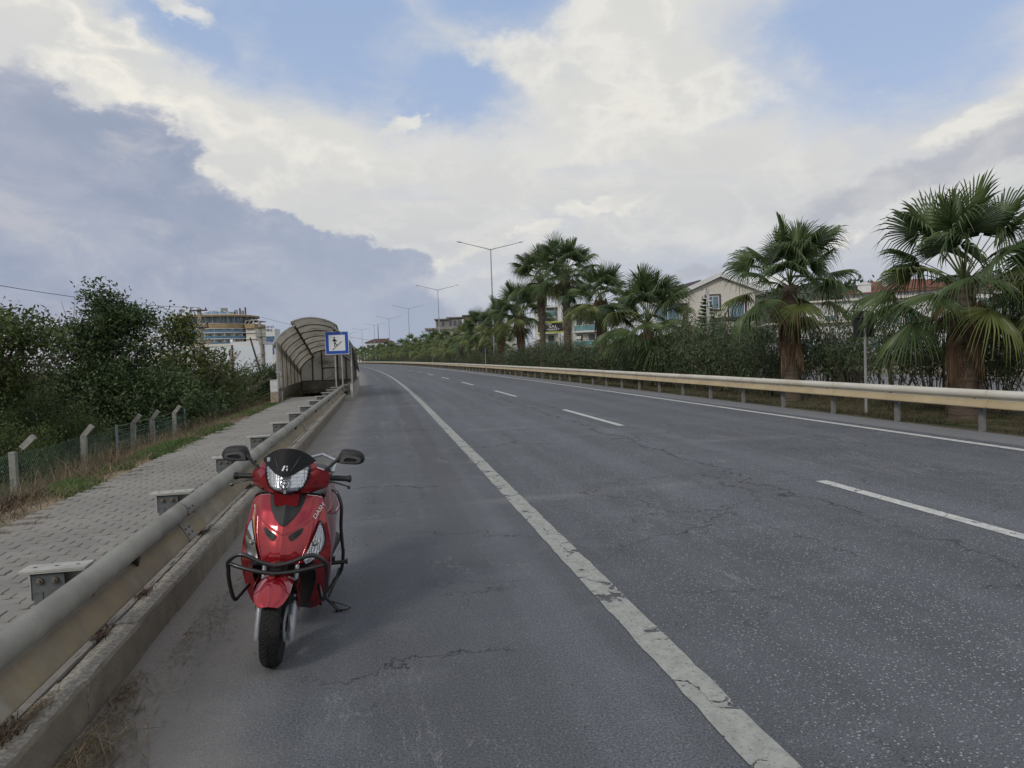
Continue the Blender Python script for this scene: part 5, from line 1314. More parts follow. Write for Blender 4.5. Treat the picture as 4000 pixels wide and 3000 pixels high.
def text(body, size, m, M, name, parent=None, ext=.01, align='CENTER', shear=0.0, label=None, sx=1.0):
    cu = bpy.data.curves.new(name, 'FONT'); cu.body = body; cu.size = size; cu.extrude = ext; cu.align_x = align; cu.align_y = 'CENTER'; cu.shear = shear
    t = bpy.data.objects.new(name, cu); COL.objects.link(t); bpy.context.view_layer.update()
    me = bpy.data.meshes.new_from_object(t.evaluated_get(bpy.context.evaluated_depsgraph_get())); me.name = name
    COL.objects.unlink(t); bpy.data.objects.remove(t); me.materials.clear(); me.materials.append(m)
    return link(name, me, parent, M @ Matrix.Rotation(R(90), 4, 'X') @ Matrix.Diagonal((sx,1,1,1)))
M_LET = mat('grey letters', (.14,.15,.17), .6, nscale=2)
r = thing('hotel_block', 'far white and blue hotel slab with rooftop letters, right of the round hotel', 'hotel', Matrix.Translation((-155.5,450,0)))
o = MB(); o.box((0,0,11.5), (9,10,23)); w_ = o.build('wall', M_WHT, r)
o = MB(); o.box((-.5,-5.1,11.2), (7.9,.3,9.4)); o.build('blue_panel', mat('blue cladding', (.03,.10,.38), .6, nscale=.3), r)
o = MB(); o.box((.8,-5.15,17.2), (6.5,.2,2.0)); o.build('window', M_WINB, r)
text('HOTELS', 1.9, M_LET, Matrix.Translation((-1.5,-5.3,22.2)), 'letters', r, .1, sx=1.25)
o = MB()
for k in range(9): o.box((-4+k*.95,-5,24.2), (.55,.2,.9+.3*(k % 3)))
o.build('sign_frame', M_LET, r)

# low cream building with terraces, and billboard
r = thing('low_house', 'low cream flat roofed house with tanks and dishes, below the round hotel', 'building', Matrix.Translation((-42.6,104,-.7)))
o = MB(); o.box((0,0,2.5), (9.5,8,5.0)); o.build('wall', M_WHT, r)
o = MB(); o.box((1.5,-4.2,5.0), (9.6,1.2,.35)); o.build('parapet', M_CREAM, r)
o = MB(); o.box((5,-3,4.9), (4,6,.9)); o.build('parapet', M_WHT, r)
for x in (-2.6,.4,2.6): window(r, Matrix.Translation((x,-4.03,3.2)), 1.1, 1.0, M_WHT, M_WIN)
o = MB(); o.box((-3.4,0,5.5), (1.5,2,.8)); o.build('stair_housing', mat('brown render', (.30,.25,.19), .85, nscale=1), r)
for x, sc in ((-2.2,.45),(2.2,.32)):
    o = MB(); o.lathe([(0,0),(.3,.04),(.52,.14),(.5,.16),(.3,.07),(0,.03)], 12, Matrix.Translation((x,-3.6,5.6)) @ Matrix.Rotation(R(70), 4, 'X') @ Matrix.Scale(sc*1.4, 4)); o.build('satellite_dish', M_WHT, r, smooth=40)
    o = MB(); o.tube([(x,-3.5,5.0),(x,-3.5,6.0)], .04, 5); o.build('dish_mast', M_LET, r)
r = thing('billboard', 'blank white billboard panels between dark red posts', 'billboard', Matrix.Translation((-34.2,90,-.8)))
for x0, w in ((-4.9,2.9),(-1.8,3.7),(2.2,1.2)):
    o = MB(); o.box((x0+w/2-.05+.0,0,2.9), (w-.2,.08,3.5)); o.build('panel', mat('blank billboard', (.60,.66,.72), .6, nscale=.3, col2=(.57,.62,.68)), r)
for x in (-1.9,2.15): o = MB(); o.box((x-.05,-.08,2.2), (.18,.18,5.2)); o.build('post', mat('dark red steel', (.07,.02,.02), .6, nscale=2), r)
for x in (-4.5,): o = MB(); o.box((x,.1,2.2), (.15,.15,4.6)); o.build('post', M_LET, r)

# utility poles and cables on the left
M_UP = mat('weathered pole concrete', (.33,.30,.25), .85, col2=(.25,.23,.19), nscale=2, bump=.3)
up = thing('utility_pole', 'leaning grey T-topped utility pole beside the reeds', 'utility pole', Matrix.Translation((-20.0,45,-.75)))
o = MB(); o.add([(-.14,-.12,0),(.14,-.12,0),(.14,.12,0),(-.14,.12,0),(-.20,-.09,6.0),(0,-.09,6.0),(0,.09,6.0),(-.20,.09,6.0)], [(4,5,6,7),(0,1,5,4),(1,2,6,5),(2,3,7,6),(3,0,4,7)]); o.build('pole', M_UP, up)
for z, w in ((5.85,.75),(4.75,.8),(3.7,.45)):
    o = MB(); o.box((-.10+.03*(6-z)/3,-.12,z), (w*1.5,.09,.09)); c_ = o.build('crossarm', M_DKTRIM, up)
    for x in (-.5,.5):
        o = MB(); o.lathe([(.02,0),(.05,.04),(.03,.08),(.05,.12),(0,.16)], 8, Matrix.Translation((-.1+.03*(6-z)/3+x*w*1.3,-.12,z+.04))); o.build('insulator', M_DKTRIM, c_, smooth=50)
up = thing('utility_pole', 'slim brown utility pole with a slanting brace, just left of the shelter', 'utility pole', Matrix.Translation((-21.4,60,-.8)))
o = MB(); o.tube([(0,0,0),(-.25,0,6.0)], [.16,.12], 8); o.build('pole', M_UP, up, smooth=50)
o = MB(); o.tube([(-.1,.3,0),(-1.2,.2,4.6)], [.09,.07], 6); o.build('brace', mat('dark timber pole', (.07,.06,.05), .8, nscale=3), up, smooth=50)
for z in (5.4,4.6): o = MB(); o.box((-.1,-.15,z), (.7,.08,.08)); o.build('crossarm', M_DKTRIM, up)
up = thing('utility_pole', 'short dark pole with crossbars standing in the bushes before the shelter', 'utility pole', Matrix.Translation((-13.6,33.5,-.7)))
o = MB(); o.tube([(0,0,0),(.02,0,3.0)], .035, 6); o.tube([(-.6,0,1.6),(.9,0,1.6)], .02, 5); o.build('pole', M_UP, up)
def cable(p, q, sag, r0, label):
    p, q = Vector(p), Vector(q); o = MB(); o.tube([tuple(p.lerp(q, k/20)-Vector((0,0,sag*4*(k/20)*(1-k/20)))) for k in range(21)], r0, 5)
    tag(o.build('overhead_cable', M_DKTRIM, None), label, 'cable')
cable((-15.5,9.0,4.9), (-20.0,44.9,5.3), .55, .012, 'thin dark overhead cable crossing the sky above the trees to the T-topped pole')
cable((-15.5,9.0,3.5), (-20.0,44.9,4.0), .5, .008, 'lower thin cable running through the tree crowns')
cable((-20.6,44.9,5.3), (-36,95,7.5), .8, .012, 'cable running on from the T-topped pole towards the hotel')
cable((-21.4,59.8,5.5), (-12,95,3.2), .5, .012, 'cable descending right from the braced pole')

# cream gabled house on the right
def gable_house():
    r = thing('gabled_house', 'cream stone-clad gabled house with white roof edge and dark framed windows', 'house', facing(21.3,70,-.1,-8))
    W2 = 3.35; D = 9; zE, zA = 7.25, 8.65
    st_ = mat('cream stone cladding', (.60,.58,.53), .85, col2=(.52,.50,.455), nscale=2.0, stretch=(1,1,6), bump=.8, bscale=10)
    o = MB(); P = [(-W2,0,0),(W2,0,0),(W2,0,zE),(0,0,zA),(-W2,0,zE)]
    o.add(P+[(x, D, z) for x, y, z in P], [(0,1,2,3,4),(9,8,7,6,5),(0,5,6,1),(1,6,7,2),(4,9,5,0)]); o.build('wall', st_, r)
    for sg in (-1, 1):
        o = MB(); q = [(0,-.5,zA+.05),(sg*(W2+.9),-.5,zE-.34),(sg*(W2+.9),D,zE-.34),(0,D,zA+.05)]
        o.add(q+[(x, y, z+.45) for x, y, z in q], [(0,1,2,3),(7,6,5,4),(0,4,5,1),(1,5,6,2),(3,2,6,7),(0,3,7,4)]); o.build('roof_edge', M_WHT, r)
    window(r, Matrix.Translation((-.75,-.04,6.15)), 1.25, 1.35, M_WHT, M_WINB, trim=M_DKTRIM)
    window(r, Matrix.Translation((1.6,-.04,5.3)), 1.5, 1.5, M_WHT, M_WINB, trim=M_DKTRIM)
    window(r, Matrix.Translation((-.5,-.04,3.2)), 1.6, 1.3, M_WHT, M_WIN, trim=M_DKTRIM)
    o = MB(); o.box((-W2-.16,-.1,4), (.45,.3,6.6)); o.build('corner_pilaster', M_DKTRIM, r)
    o = MB(); o.box((.6,-.12,4.45), (5.4,.2,.35)); o.build('band', M_DKTRIM, r)
    o = MB(); o.box((-5.2,3.2,3.3), (3.6,6,6.6)); o.build('wing_wall', M_WHT, r)
    window(r, Matrix.Translation((-5.2,.12,5.3)), 2.4, 1.8, M_WHT, M_WINB)
    o = MB(); q = [(-7.8,.0,6.75),(-3.4,-.3,7.3),(-1.2,5,8.9),(-6.6,6,7.75)]; o.add(q+[(x,y,z+.1) for x,y,z in q], [(0,1,2,3),(7,6,5,4),(0,4,5,1),(1,5,6,2),(2,6,7,3),(3,7,4,0)]); o.build('wing_roof', mat('purple brown shingles', (.06,.042,.05), .8, nscale=4), r)
    o = MB(); o.box((-5.5,-.2,6.5), (4.6,.35,.6)); o.build('wing_fascia', M_CREAM, r)
gable_house()
def white_terrace(x, y, w, h, label, rz=0):
    r = thing('white_building', label, 'building', facing(x, y, -.1, rz))
    o = MB(); o.box((0,4,h/2), (w,8,h)); o.build('wall', M_WHT, r)
    n = int(w/2.2)
    for k in range(n):
        for z in np.arange(1.5, h-.8, 2.8): window(r, Matrix.Translation((-w/2+1.1+k*2.2,-.03,z)), 1.3, 1.4, M_WHT, M_WINB)
    o = MB(); o.box((0,3.8,h+.08), (w+.5,8.6,.2)); o.build('roof', M_CREAM, r)
white_terrace(29.5, 66, 9, 3.6, 'low white building glimpsed behind the second palm and oleanders', -12)
white_terrace(42, 82, 14, 6.6, 'white two storey building below the red tiled roof', -20)

def hip_house(x, y, w, d, zE, rise, label, rz=0, z0=0):
    r = thing('red_roofed_house', label, 'house', facing(x, y, z0, rz))
    o = MB(); o.box((0,d/2,zE/2), (w,d,zE)); o.build('wall', M_WHT, r)
    e = .7; o = MB(); q = [(-w/2-e,-e,zE),(w/2+e,-e,zE),(w/2+e,d+e,zE),(-w/2-e,d+e,zE),(-w/4,d/2,zE+rise),(w/4,d/2,zE+rise)]
    o.add(q, [(0,1,5,4),(1,2,5),(2,3,4,5),(3,0,4),(3,2,1,0)]); rf = o.build('roof', M_REDROOF, r)
    o = MB(); o.box((-w*.1,d*.25,zE+rise*.75), (.7,.7,1.2)); o.build('chimney', M_WHT, rf)
    o = MB(); o.box((-w*.3,.6,zE+.7), (1.6,1.6,1.0)); o.add([(-w*.3-1,-.3,zE+1.2),(-w*.3+1,-.3,zE+1.2),(-w*.3+1,2.4,zE+1.2),(-w*.3-1,2.4,zE+1.2),(-w*.3,-.3,zE+1.7),(-w*.3,2.4,zE+1.7)], [(0,1,4),(1,2,5,4),(2,3,5),(3,0,4,5)]); o.build('dormer', M_WHT, rf)
    for k in range(int(w/3)):
        for z in np.arange(1.6, zE-1, 3): window(r, Matrix.Translation((-w/2+1.5+k*3,-.04,z)), 1.2, 1.3, M_WHT, M_WIN)
hip_house(51.5, 92, 13, 9, 8.0, 1.9, 'white house with red tiled hip roof and dormer behind the large palms', -25)
hip_house(74, 118, 16, 10, 9.5, 2.0, 'second red roofed house farther right behind the largest palm', -30)

# apartment block with the black sign
def apartments():
    r = thing('apartment_block', 'cream apartment block with rounded glass balconies behind the tall palms', 'building', facing(11.0,132,-.2,-4))
    o = MB(); o.box((.4,6,5.1), (13.5,12,10.4)); o.build('wall', M_CREAM, r)
    o = MB(); o.box((-.8,-.6,5.6), (2.0,1.2,11.6)); o.build('stair_tower', M_WHT, r)
    for z in (2.8,5.7,8.6):
        for x0, w in ((-3.9,3.8),(3.6,5.0)):
            o = MB(); n = 14; pts = [(-w/2,0)]+[(-w/2+w*k/n, -1.5*math.sin(PI*min(1,max(0,k/n)))**.4) for k in range(1, n)]+[(w/2,0)]
            o.prism(pts, .35, Matrix.Translation((x0,0,z-.35))); o.build('balcony_slab', M_WHT, r)
            o = MB(); q = [(x0+a*.97, b*.96) for a, b in pts]; o.grid([[(a, b, zz) for a, b in q] for zz in (z+.05, z+.95)]); o.build('balcony_glass', mat('turquoise glass', (.16,.33,.36), .15, nscale=.6), r)
            o = MB(); o.tube([(a, b, z+1.0) for a, b in q], .04, 5); o.build('balcony_rail', M_WHT, r)
            for dx in (-w*.28, w*.18): window(r, Matrix.Translation((x0+dx,-.04,z+1.15)), 1.1, 2.1, M_DKTRIM, M_WIN)
    for x0 in (-5.2,-3.0,2.4,4.9): window(r, Matrix.Translation((x0,-.04,1.3)), 1.0, 1.6, M_DKTRIM, M_WIN)
    o = MB(); o.box((.4,5.5,10.5), (14.2,13,.4)); o.build('roof', M_WHT, r)
    o = MB(); o.box((-7.6,-1,2.6), (4.0,3,.35)); o.build('awning', mat('orange awning', (.42,.20,.07), .7, nscale=2), r)
    for x0, z in ((-1.9,7.4),(-5.6,4.6),(2.0,4.4),(5.4,7.3)):
        o = MB(); o.box((x0,-.25,z), (.85,.35,.6)); o.build('air_conditioner', M_WHT, r)
    for x0 in (-4,1.5,4.2):
        o = MB(); o.tube([(x0,3,10.7),(x0,3,12.2)], .04, 5); o.box((x0,3,12.0), (.9,.05,.05)); o.build('aerial', M_LET, r)
    # the sign
    s_ = thing('shop_sign', 'black shop sign with white lettering and lime green borders between palm trunks', 'sign', facing(7.0,119.8,0,-3))
    o = MB(); o.box((0,0,5.95), (4.3,.2,2.0)); bd = o.build('sign_board', mat('lime border', (.42,.50,.06), .5, nscale=1), s_)
    o = MB(); o.box((0,-.11,5.95), (4.3,.05,1.5)); o.build('sign_field', M_BK, bd)
    wl_ = mat('sign lettering', (.8,.8,.8), .5)
    text('EMIS', .42, wl_, Matrix.Translation((-.35,-.16,6.48)), 'lettering', bd, .01, sx=1.4)
    text("'SAL", .62, wl_, Matrix.Translation((.35,-.16,6.02)), 'lettering', bd, .01, sx=1.5)
    text('MARKET', .38, wl_, Matrix.Translation((.45,-.16,5.55)), 'lettering', bd, .01, sx=1.55)
    text('242 527 47 31', .2, wl_, Matrix.Translation((.35,-.16,5.3)), 'lettering', bd, .01, sx=1.3)
    for x in (-1.6,1.6): o = MB(); o.box((x,.2,2.5), (.15,.15,5.2)); o.build('sign_post', M_DKTRIM, s_)
apartments()

# unfinished grey building with scaffold
def unfinished():
    r = thing('unfinished_building', 'unfinished grey concrete apartment building with scaffolding above the palms', 'building', facing(-14.5,202,-.3,4))
    wh = M_GREYC
    o = MB(); o.box((0,6,5), (16,12,10)); o.build('wall', M_CREAM, r)
    o = MB(); o.box((-1,5.6,9.9), (18.5,13,.5)); o.build('floor_slab', M_GREYC, r)
    for x, w, h, z in ((-5.3,3.6,2.5,9.9),(-1.5,4.2,2.9,9.9),(4.5,7,3.4,9.9)):
        o = MB(); o.box((x,5,z+h/2+.2), (w,8,h)); o.build('attic_wall', wh, r)
        o = MB(); o.box((x,4.8,z+h+.3), (w+.8,9,.25)); o.build('attic_slab', wh, r)
        n = int(w/1.3)
        for k in range(n):
            o = MB(); o.box((x-w/2+.8+k*1.3,.98,z+1.5), (.75,.1,1.5)); o.build('window_opening', M_WIN, r)
    for z in (1.5,4.3,7.1):
        for k in range(6): o = MB(); o.box((-6.5+k*2.6,-.03,z+.6), (1.2,.1,1.5)); o.build('window_opening', M_WIN, r)
        o = MB(); o.box((-.5,-.8,z-.6), (16,1.6,.3)); o.build('balcony_slab', M_WHT, r)
    sc = MB()
    for x in (-11,-9.2): sc.tube([(x,-1,0),(x,-1,9.6)], .06, 5)
    for z in (3,5,6.4,7.8,9.2): sc.tube([(-11.4,-1,z),(-8,-1,z)], .05, 5); sc.box((-10,-.6,z-.1), (2.4,.9,.08))
    sc.build('scaffold', M_GALV, r)
    o = MB(); q = [(8,0,10.6),(16,0,9.8),(16,8,11.4),(8,8,13)]; o.add(q+[(x,y,z+.3) for x,y,z in q], [(0,1,2,3),(7,6,5,4),(0,4,5,1),(1,5,6,2),(2,6,7,3),(3,7,4,0)]); o.build('side_roof', M_WHT, r)
    o = MB(); o.box((12,5,5), (8,9,10)); o.build('side_wall', M_CREAM, r)
unfinished()
def far_block(x, y, w, h, label, roof=None, nm='far_house', z0=0):
    r = thing(nm, label, 'building', facing(x, y, z0, random.uniform(-8,8)))
    o = MB(); o.box((0,4,h/2), (w,8,h)); o.build('wall', random.choice([M_WHT, M_CREAM, M_WHT]), r)
    if roof:
        o = MB(); o.add([(-w/2-.6,-.6,h),(w/2+.6,-.6,h),(w/2+.6,8.6,h),(-w/2-.6,8.6,h),(-w/5,4,h+1.8),(w/5,4,h+1.8)], [(0,1,5,4),(1,2,5),(2,3,4,5),(3,0,4)]); o.build('roof', roof, r)
    else: o = MB(); o.box((0,4,h+.15), (w+.6,8.6,.3)); o.build('roof', M_GREYC, r)
    for z in np.arange(1.6, h-.6, 2.9):
        for k in range(int(w/2.4)): o = MB(); o.box((-w/2+1.3+k*2.4,-.02,z), (1.1,.1,1.3)); o.build('window', M_WIN, r)
    o = MB(); o.box((w*.2,3,h+1.0), (1.6,.1,1.0)); o.box((w*.2+1.2,3,h+1.5), (.7,.7,1.0)); o.build('solar_heater', M_LET, r)
DK = mat('brown roof tiles', (.10,.045,.04), .85, nscale=2)
far_block(-60.5, 320, 13, 9.0, 'far white house with brown gable roof and solar tank, behind the sixth street lamp', DK)
far_block(-76, 345, 14, 6.5, 'far low white block at the left end of the palm row', None)
far_block(-68, 372, 12, 7.2, 'far cream block behind the seventh street lamp', M_REDROOF)
far_block(-86, 360, 13, 5.6, 'far flat roofed house just right of the shelter', None)
far_block(-53, 300, 7, 5.0, 'far red brown roofed house low among the palms', M_REDROOF)
far_block(-37, 300, 9, 7.8, 'far white apartment block left of the scaffolding', None)
far_block(-31.5, 285, 7, 8.6, 'far cream block directly behind the scaffolding', None)
far_block(-46, 330, 10, 5.5, 'far low house between the palms and the white apartment block', M_REDROOF)
r = thing('radio_mast', 'thin lattice mast rising behind the palms in the distance', 'mast', facing(-49.5,260,0)); o = MB(); o.tube([(0,0,0),(0,0,14)], [.25,.12], 6); o.build('mast', M_LET, r)

# concrete pole and pine by the gabled house
up = thing('utility_pole', 'white concrete utility pole with short insulator arms before the gabled house', 'utility pole', facing(15.75,55,-.1))
o = MB(); o.add([(-.17,-.13,0),(.17,-.13,0),(.17,.13,0),(-.17,.13,0),(-.11,-.1,6.3),(.09,-.1,6.3),(.09,.1,6.3),(-.11,.1,6.3)], [(4,5,6,7),(0,1,5,4),(1,2,6,5),(2,3,7,6),(3,0,4,7)]); o.build('pole', mat('white pole concrete', (.48,.48,.46), .8, nscale=2), up)
for z in (6.15,5.55,5.0):
    o = MB(); o.box((-.22,-.12,z), (.5,.06,.06)); o.box((.1,-.12,z-.2), (.3,.06,.06)); a_ = o.build('insulator_arm', M_WHT, up)
    for x in (-.45,-.15): o = MB(); o.lathe([(.03,0),(.06,.05),(.04,.09),(0,.13)], 8, Matrix.Translation((x,-.12,z+.03))); o.build('insulator', M_DKTRIM, a_, smooth=50)
def norfolk():
    r = thing('norfolk_pine', 'tiered dark norfolk pine behind the white utility pole', 'tree', facing(17.3,61,-.1))
    o = MB(); o.tube([(0,0,0),(0,0,6.1)], [.14,.03], 6); o.build('trunk', M_BARK, r)
    C, D, N = [], [], []
    for k in range(17):
        z = .8+k*.31; rr = 1.5*(1-k/18)+.12
        for j in range(9):
            a = j*2*PI/9+k*.4
            for q in np.linspace(.15, 1, 16):
                for _ in range(3): C.append((math.cos(a)*rr*q+rng.normal()*.05, math.sin(a)*rr*q+rng.normal()*.05, z+.16*q*q+rng.normal()*.03)); D.append((math.cos(a)+rng.normal()*.5, math.sin(a)+rng.normal()*.5, .5)); N.append((rng.normal(), rng.normal(), 1))
    V, F = diamonds(np.array(C), np.array(D), np.array(N), .22, .07); link('crown', np_mesh('crown', V, F, L_DARK), r)
norfolk()
tree('broadleaf_tree', 'dark round tree right of the norfolk pine, below the house windows', (19.6,58,-.1), [(0,0,2.2,1.5,1.2,1.0,2),(1.6,0,2.4,1.3,1.1,.8,1),(-1.2,0,1.8,1,1,.9,1)], 220, 34, .18, .09, L_DARK, .25, trunk_r=.1)
tree('broadleaf_tree', 'tall leafy tree behind the palm at the right edge', (19.2,20.5,-.1), [(0,0,3.2,1.5,1.3,.9,2),(1.3,0,2.5,1.4,1.1,.9,2),(-1.0,0,2.4,1.0,1.1,.8,1)], 420, 40, .12, .04, L_DARK, .2, trunk_r=.1)
# white sloping roof of a kiosk at the right edge
r = thing('kiosk', 'open grey kiosk with a white edged sloping roof at the right edge', 'kiosk', facing(24.5,27.5,-.1,-30))
o = MB(); q = [(-3.6,-1.5,1.25),(2.5,-1.5,3.1),(2.5,4,3.1),(-3.6,4,1.25)]; o.add(q+[(x,y,z+.18) for x,y,z in q], [(0,1,2,3),(7,6,5,4),(0,4,5,1),(1,5,6,2),(2,6,7,3),(3,7,4,0)]); o.build('roof', M_WHT, r)
o = MB(); o.box((1,1,1.0), (3,2.5,2)); o.build('wall', M_GREYC, r)
for x in (-1.2,2.2): o = MB(); o.tube([(x,-1.3,0),(x,-1.3,1.95+.3*x)], .05, 6); o.build('post', M_WHT, r)
# parked cars glimpsed through the hedge
def car(x, y, rz, m, label):
    r = thing('parked_car', label, 'car', facing(x, y, -.06, rz), 'cars parked along the service road'); Wd = .86
    prof = [(-2.1,.35),(-2.15,.65),(-2.0,.85),(-1.1,.95),(-.45,1.42),(.9,1.45),(1.65,.98),(2.1,.9),(2.15,.5),(2.1,.3)]
    o = MB(); o.grid([[(x_, y_*(1 if z < 1 else .85), z) for x_, z in prof] for y_ in (-Wd, Wd)]);
    n = len(prof); o.f += [tuple(range(n)), tuple(range(2*n-1, n-1, -1)), (0, n, 2*n-1, n-1)]; o.mi += [0]*3; bd = o.build('body', m, r, smooth=30)
    o = MB(); o.add([(-1.0,-Wd*.95,.97),(1.5,-Wd*.95,1.0),(.85,-Wd*.86,1.38),(-.42,-Wd*.86,1.36)], [(0,1,2,3)]); o.add([(-1.13,-Wd*.8,1.0),(-.5,-Wd*.75,1.40),(-.5,Wd*.75,1.40),(-1.13,Wd*.8,1.0)], [(0,1,2,3)]); o.build('window', M_WIN, bd)
    for sx in (-1.35, 1.35):
        for sy in (-1, 1):
            o = MB(); o.lathe([(0,-.1),(.2,-.1),(.31,-.1),(.33,-.06),(.33,.06),(.31,.1),(.2,.1),(0,.1)], 18, Matrix.Translation((sx,sy*Wd*.93,.33)) @ Matrix.Rotation(R(90), 4, 'X')); w = o.build('wheel', mat('tyre rubber', (.02,.02,.021), .8, nscale=20), r, smooth=40)
            o = MB(); o.lathe([(0,0),(.2,.0),(.2,-.01)], 12, Matrix.Translation((sx,sy*(Wd*.93+.105),.33)) @ Matrix.Rotation(R(90)*sy*-1, 4, 'X')); o.build('rim', M_GALV, w)
car(24.6, 30.5, 80, mat('white car paint', (.6,.61,.62), .25, coat=.6, nscale=1, col2=(.58,.59,.6)), 'white car glimpsed through the oleanders right of the second palm')
car(25.4, 21.5, 76, mat('silver car paint', (.35,.37,.40), .3, metal=.6, coat=.6, nscale=1), 'silver car glimpsed through the gap left of the largest palm')
car(19.4, 42.0, 80, mat('dark car paint', (.02,.022,.026), .25, coat=.6, nscale=1), 'dark car glimpsed low behind the hedge below the gabled house')

# wooded hill at the right
def hill():
    V, F = [], []; nx, ny = 90, 16
    for j in range(ny):
        for i in range(nx):
            x = 150+i*8.5; y = 430+j*40; e = (j/(ny-1)); rise = math.sin(min(1, e*1.6)*PI/2)
            h = (38+26*math.sin((x-170)/150)+10*math.sin(x/37)+5*math.sin(x/13))*min(1, max(0, (x-190)/110))
            V.append((x, y, -2+max(0, h)*rise+rng.normal()*1.0*rise))
    F = [(j*nx+i, j*nx+i+1, (j+1)*nx+i+1, (j+1)*nx+i) for j in range(ny-1) for i in range(nx-1)]
    structure(link('hill', np_mesh('hill', V, F, mat('hillside', (.05,.065,.035), .95, nscale=.05, coords='World', col2=(.08,.075,.05)), True)), 'wooded hill rising behind the houses on the right')
    C, N, D = [], [], []; V = np.array(V)
    for _ in range(16000):
        k = rng.integers(0, len(V)); p = V[k]+rng.normal(size=3)*np.array([6,16,1.0])
        if V[k][2] < 3: continue
        for q in range(2): C.append(p+rng.normal(size=3)*1.3+np.array([0,0,1])); D.append(rng.normal(size=3)); N.append(rng.normal(size=3)+np.array([0,-1,.8]))
    V2, F2 = diamonds(np.array(C), np.array(D), np.array(N), 4.2, 3.2)
    tag(link('hill_wood', np_mesh('hill_wood', V2, F2, leafmat('hill wood', (.030,.048,.024), (.042,.060,.028), rand=.5, transl=.1))), 'dense dark wood covering the hill', 'wood', kind='stuff')
hill()
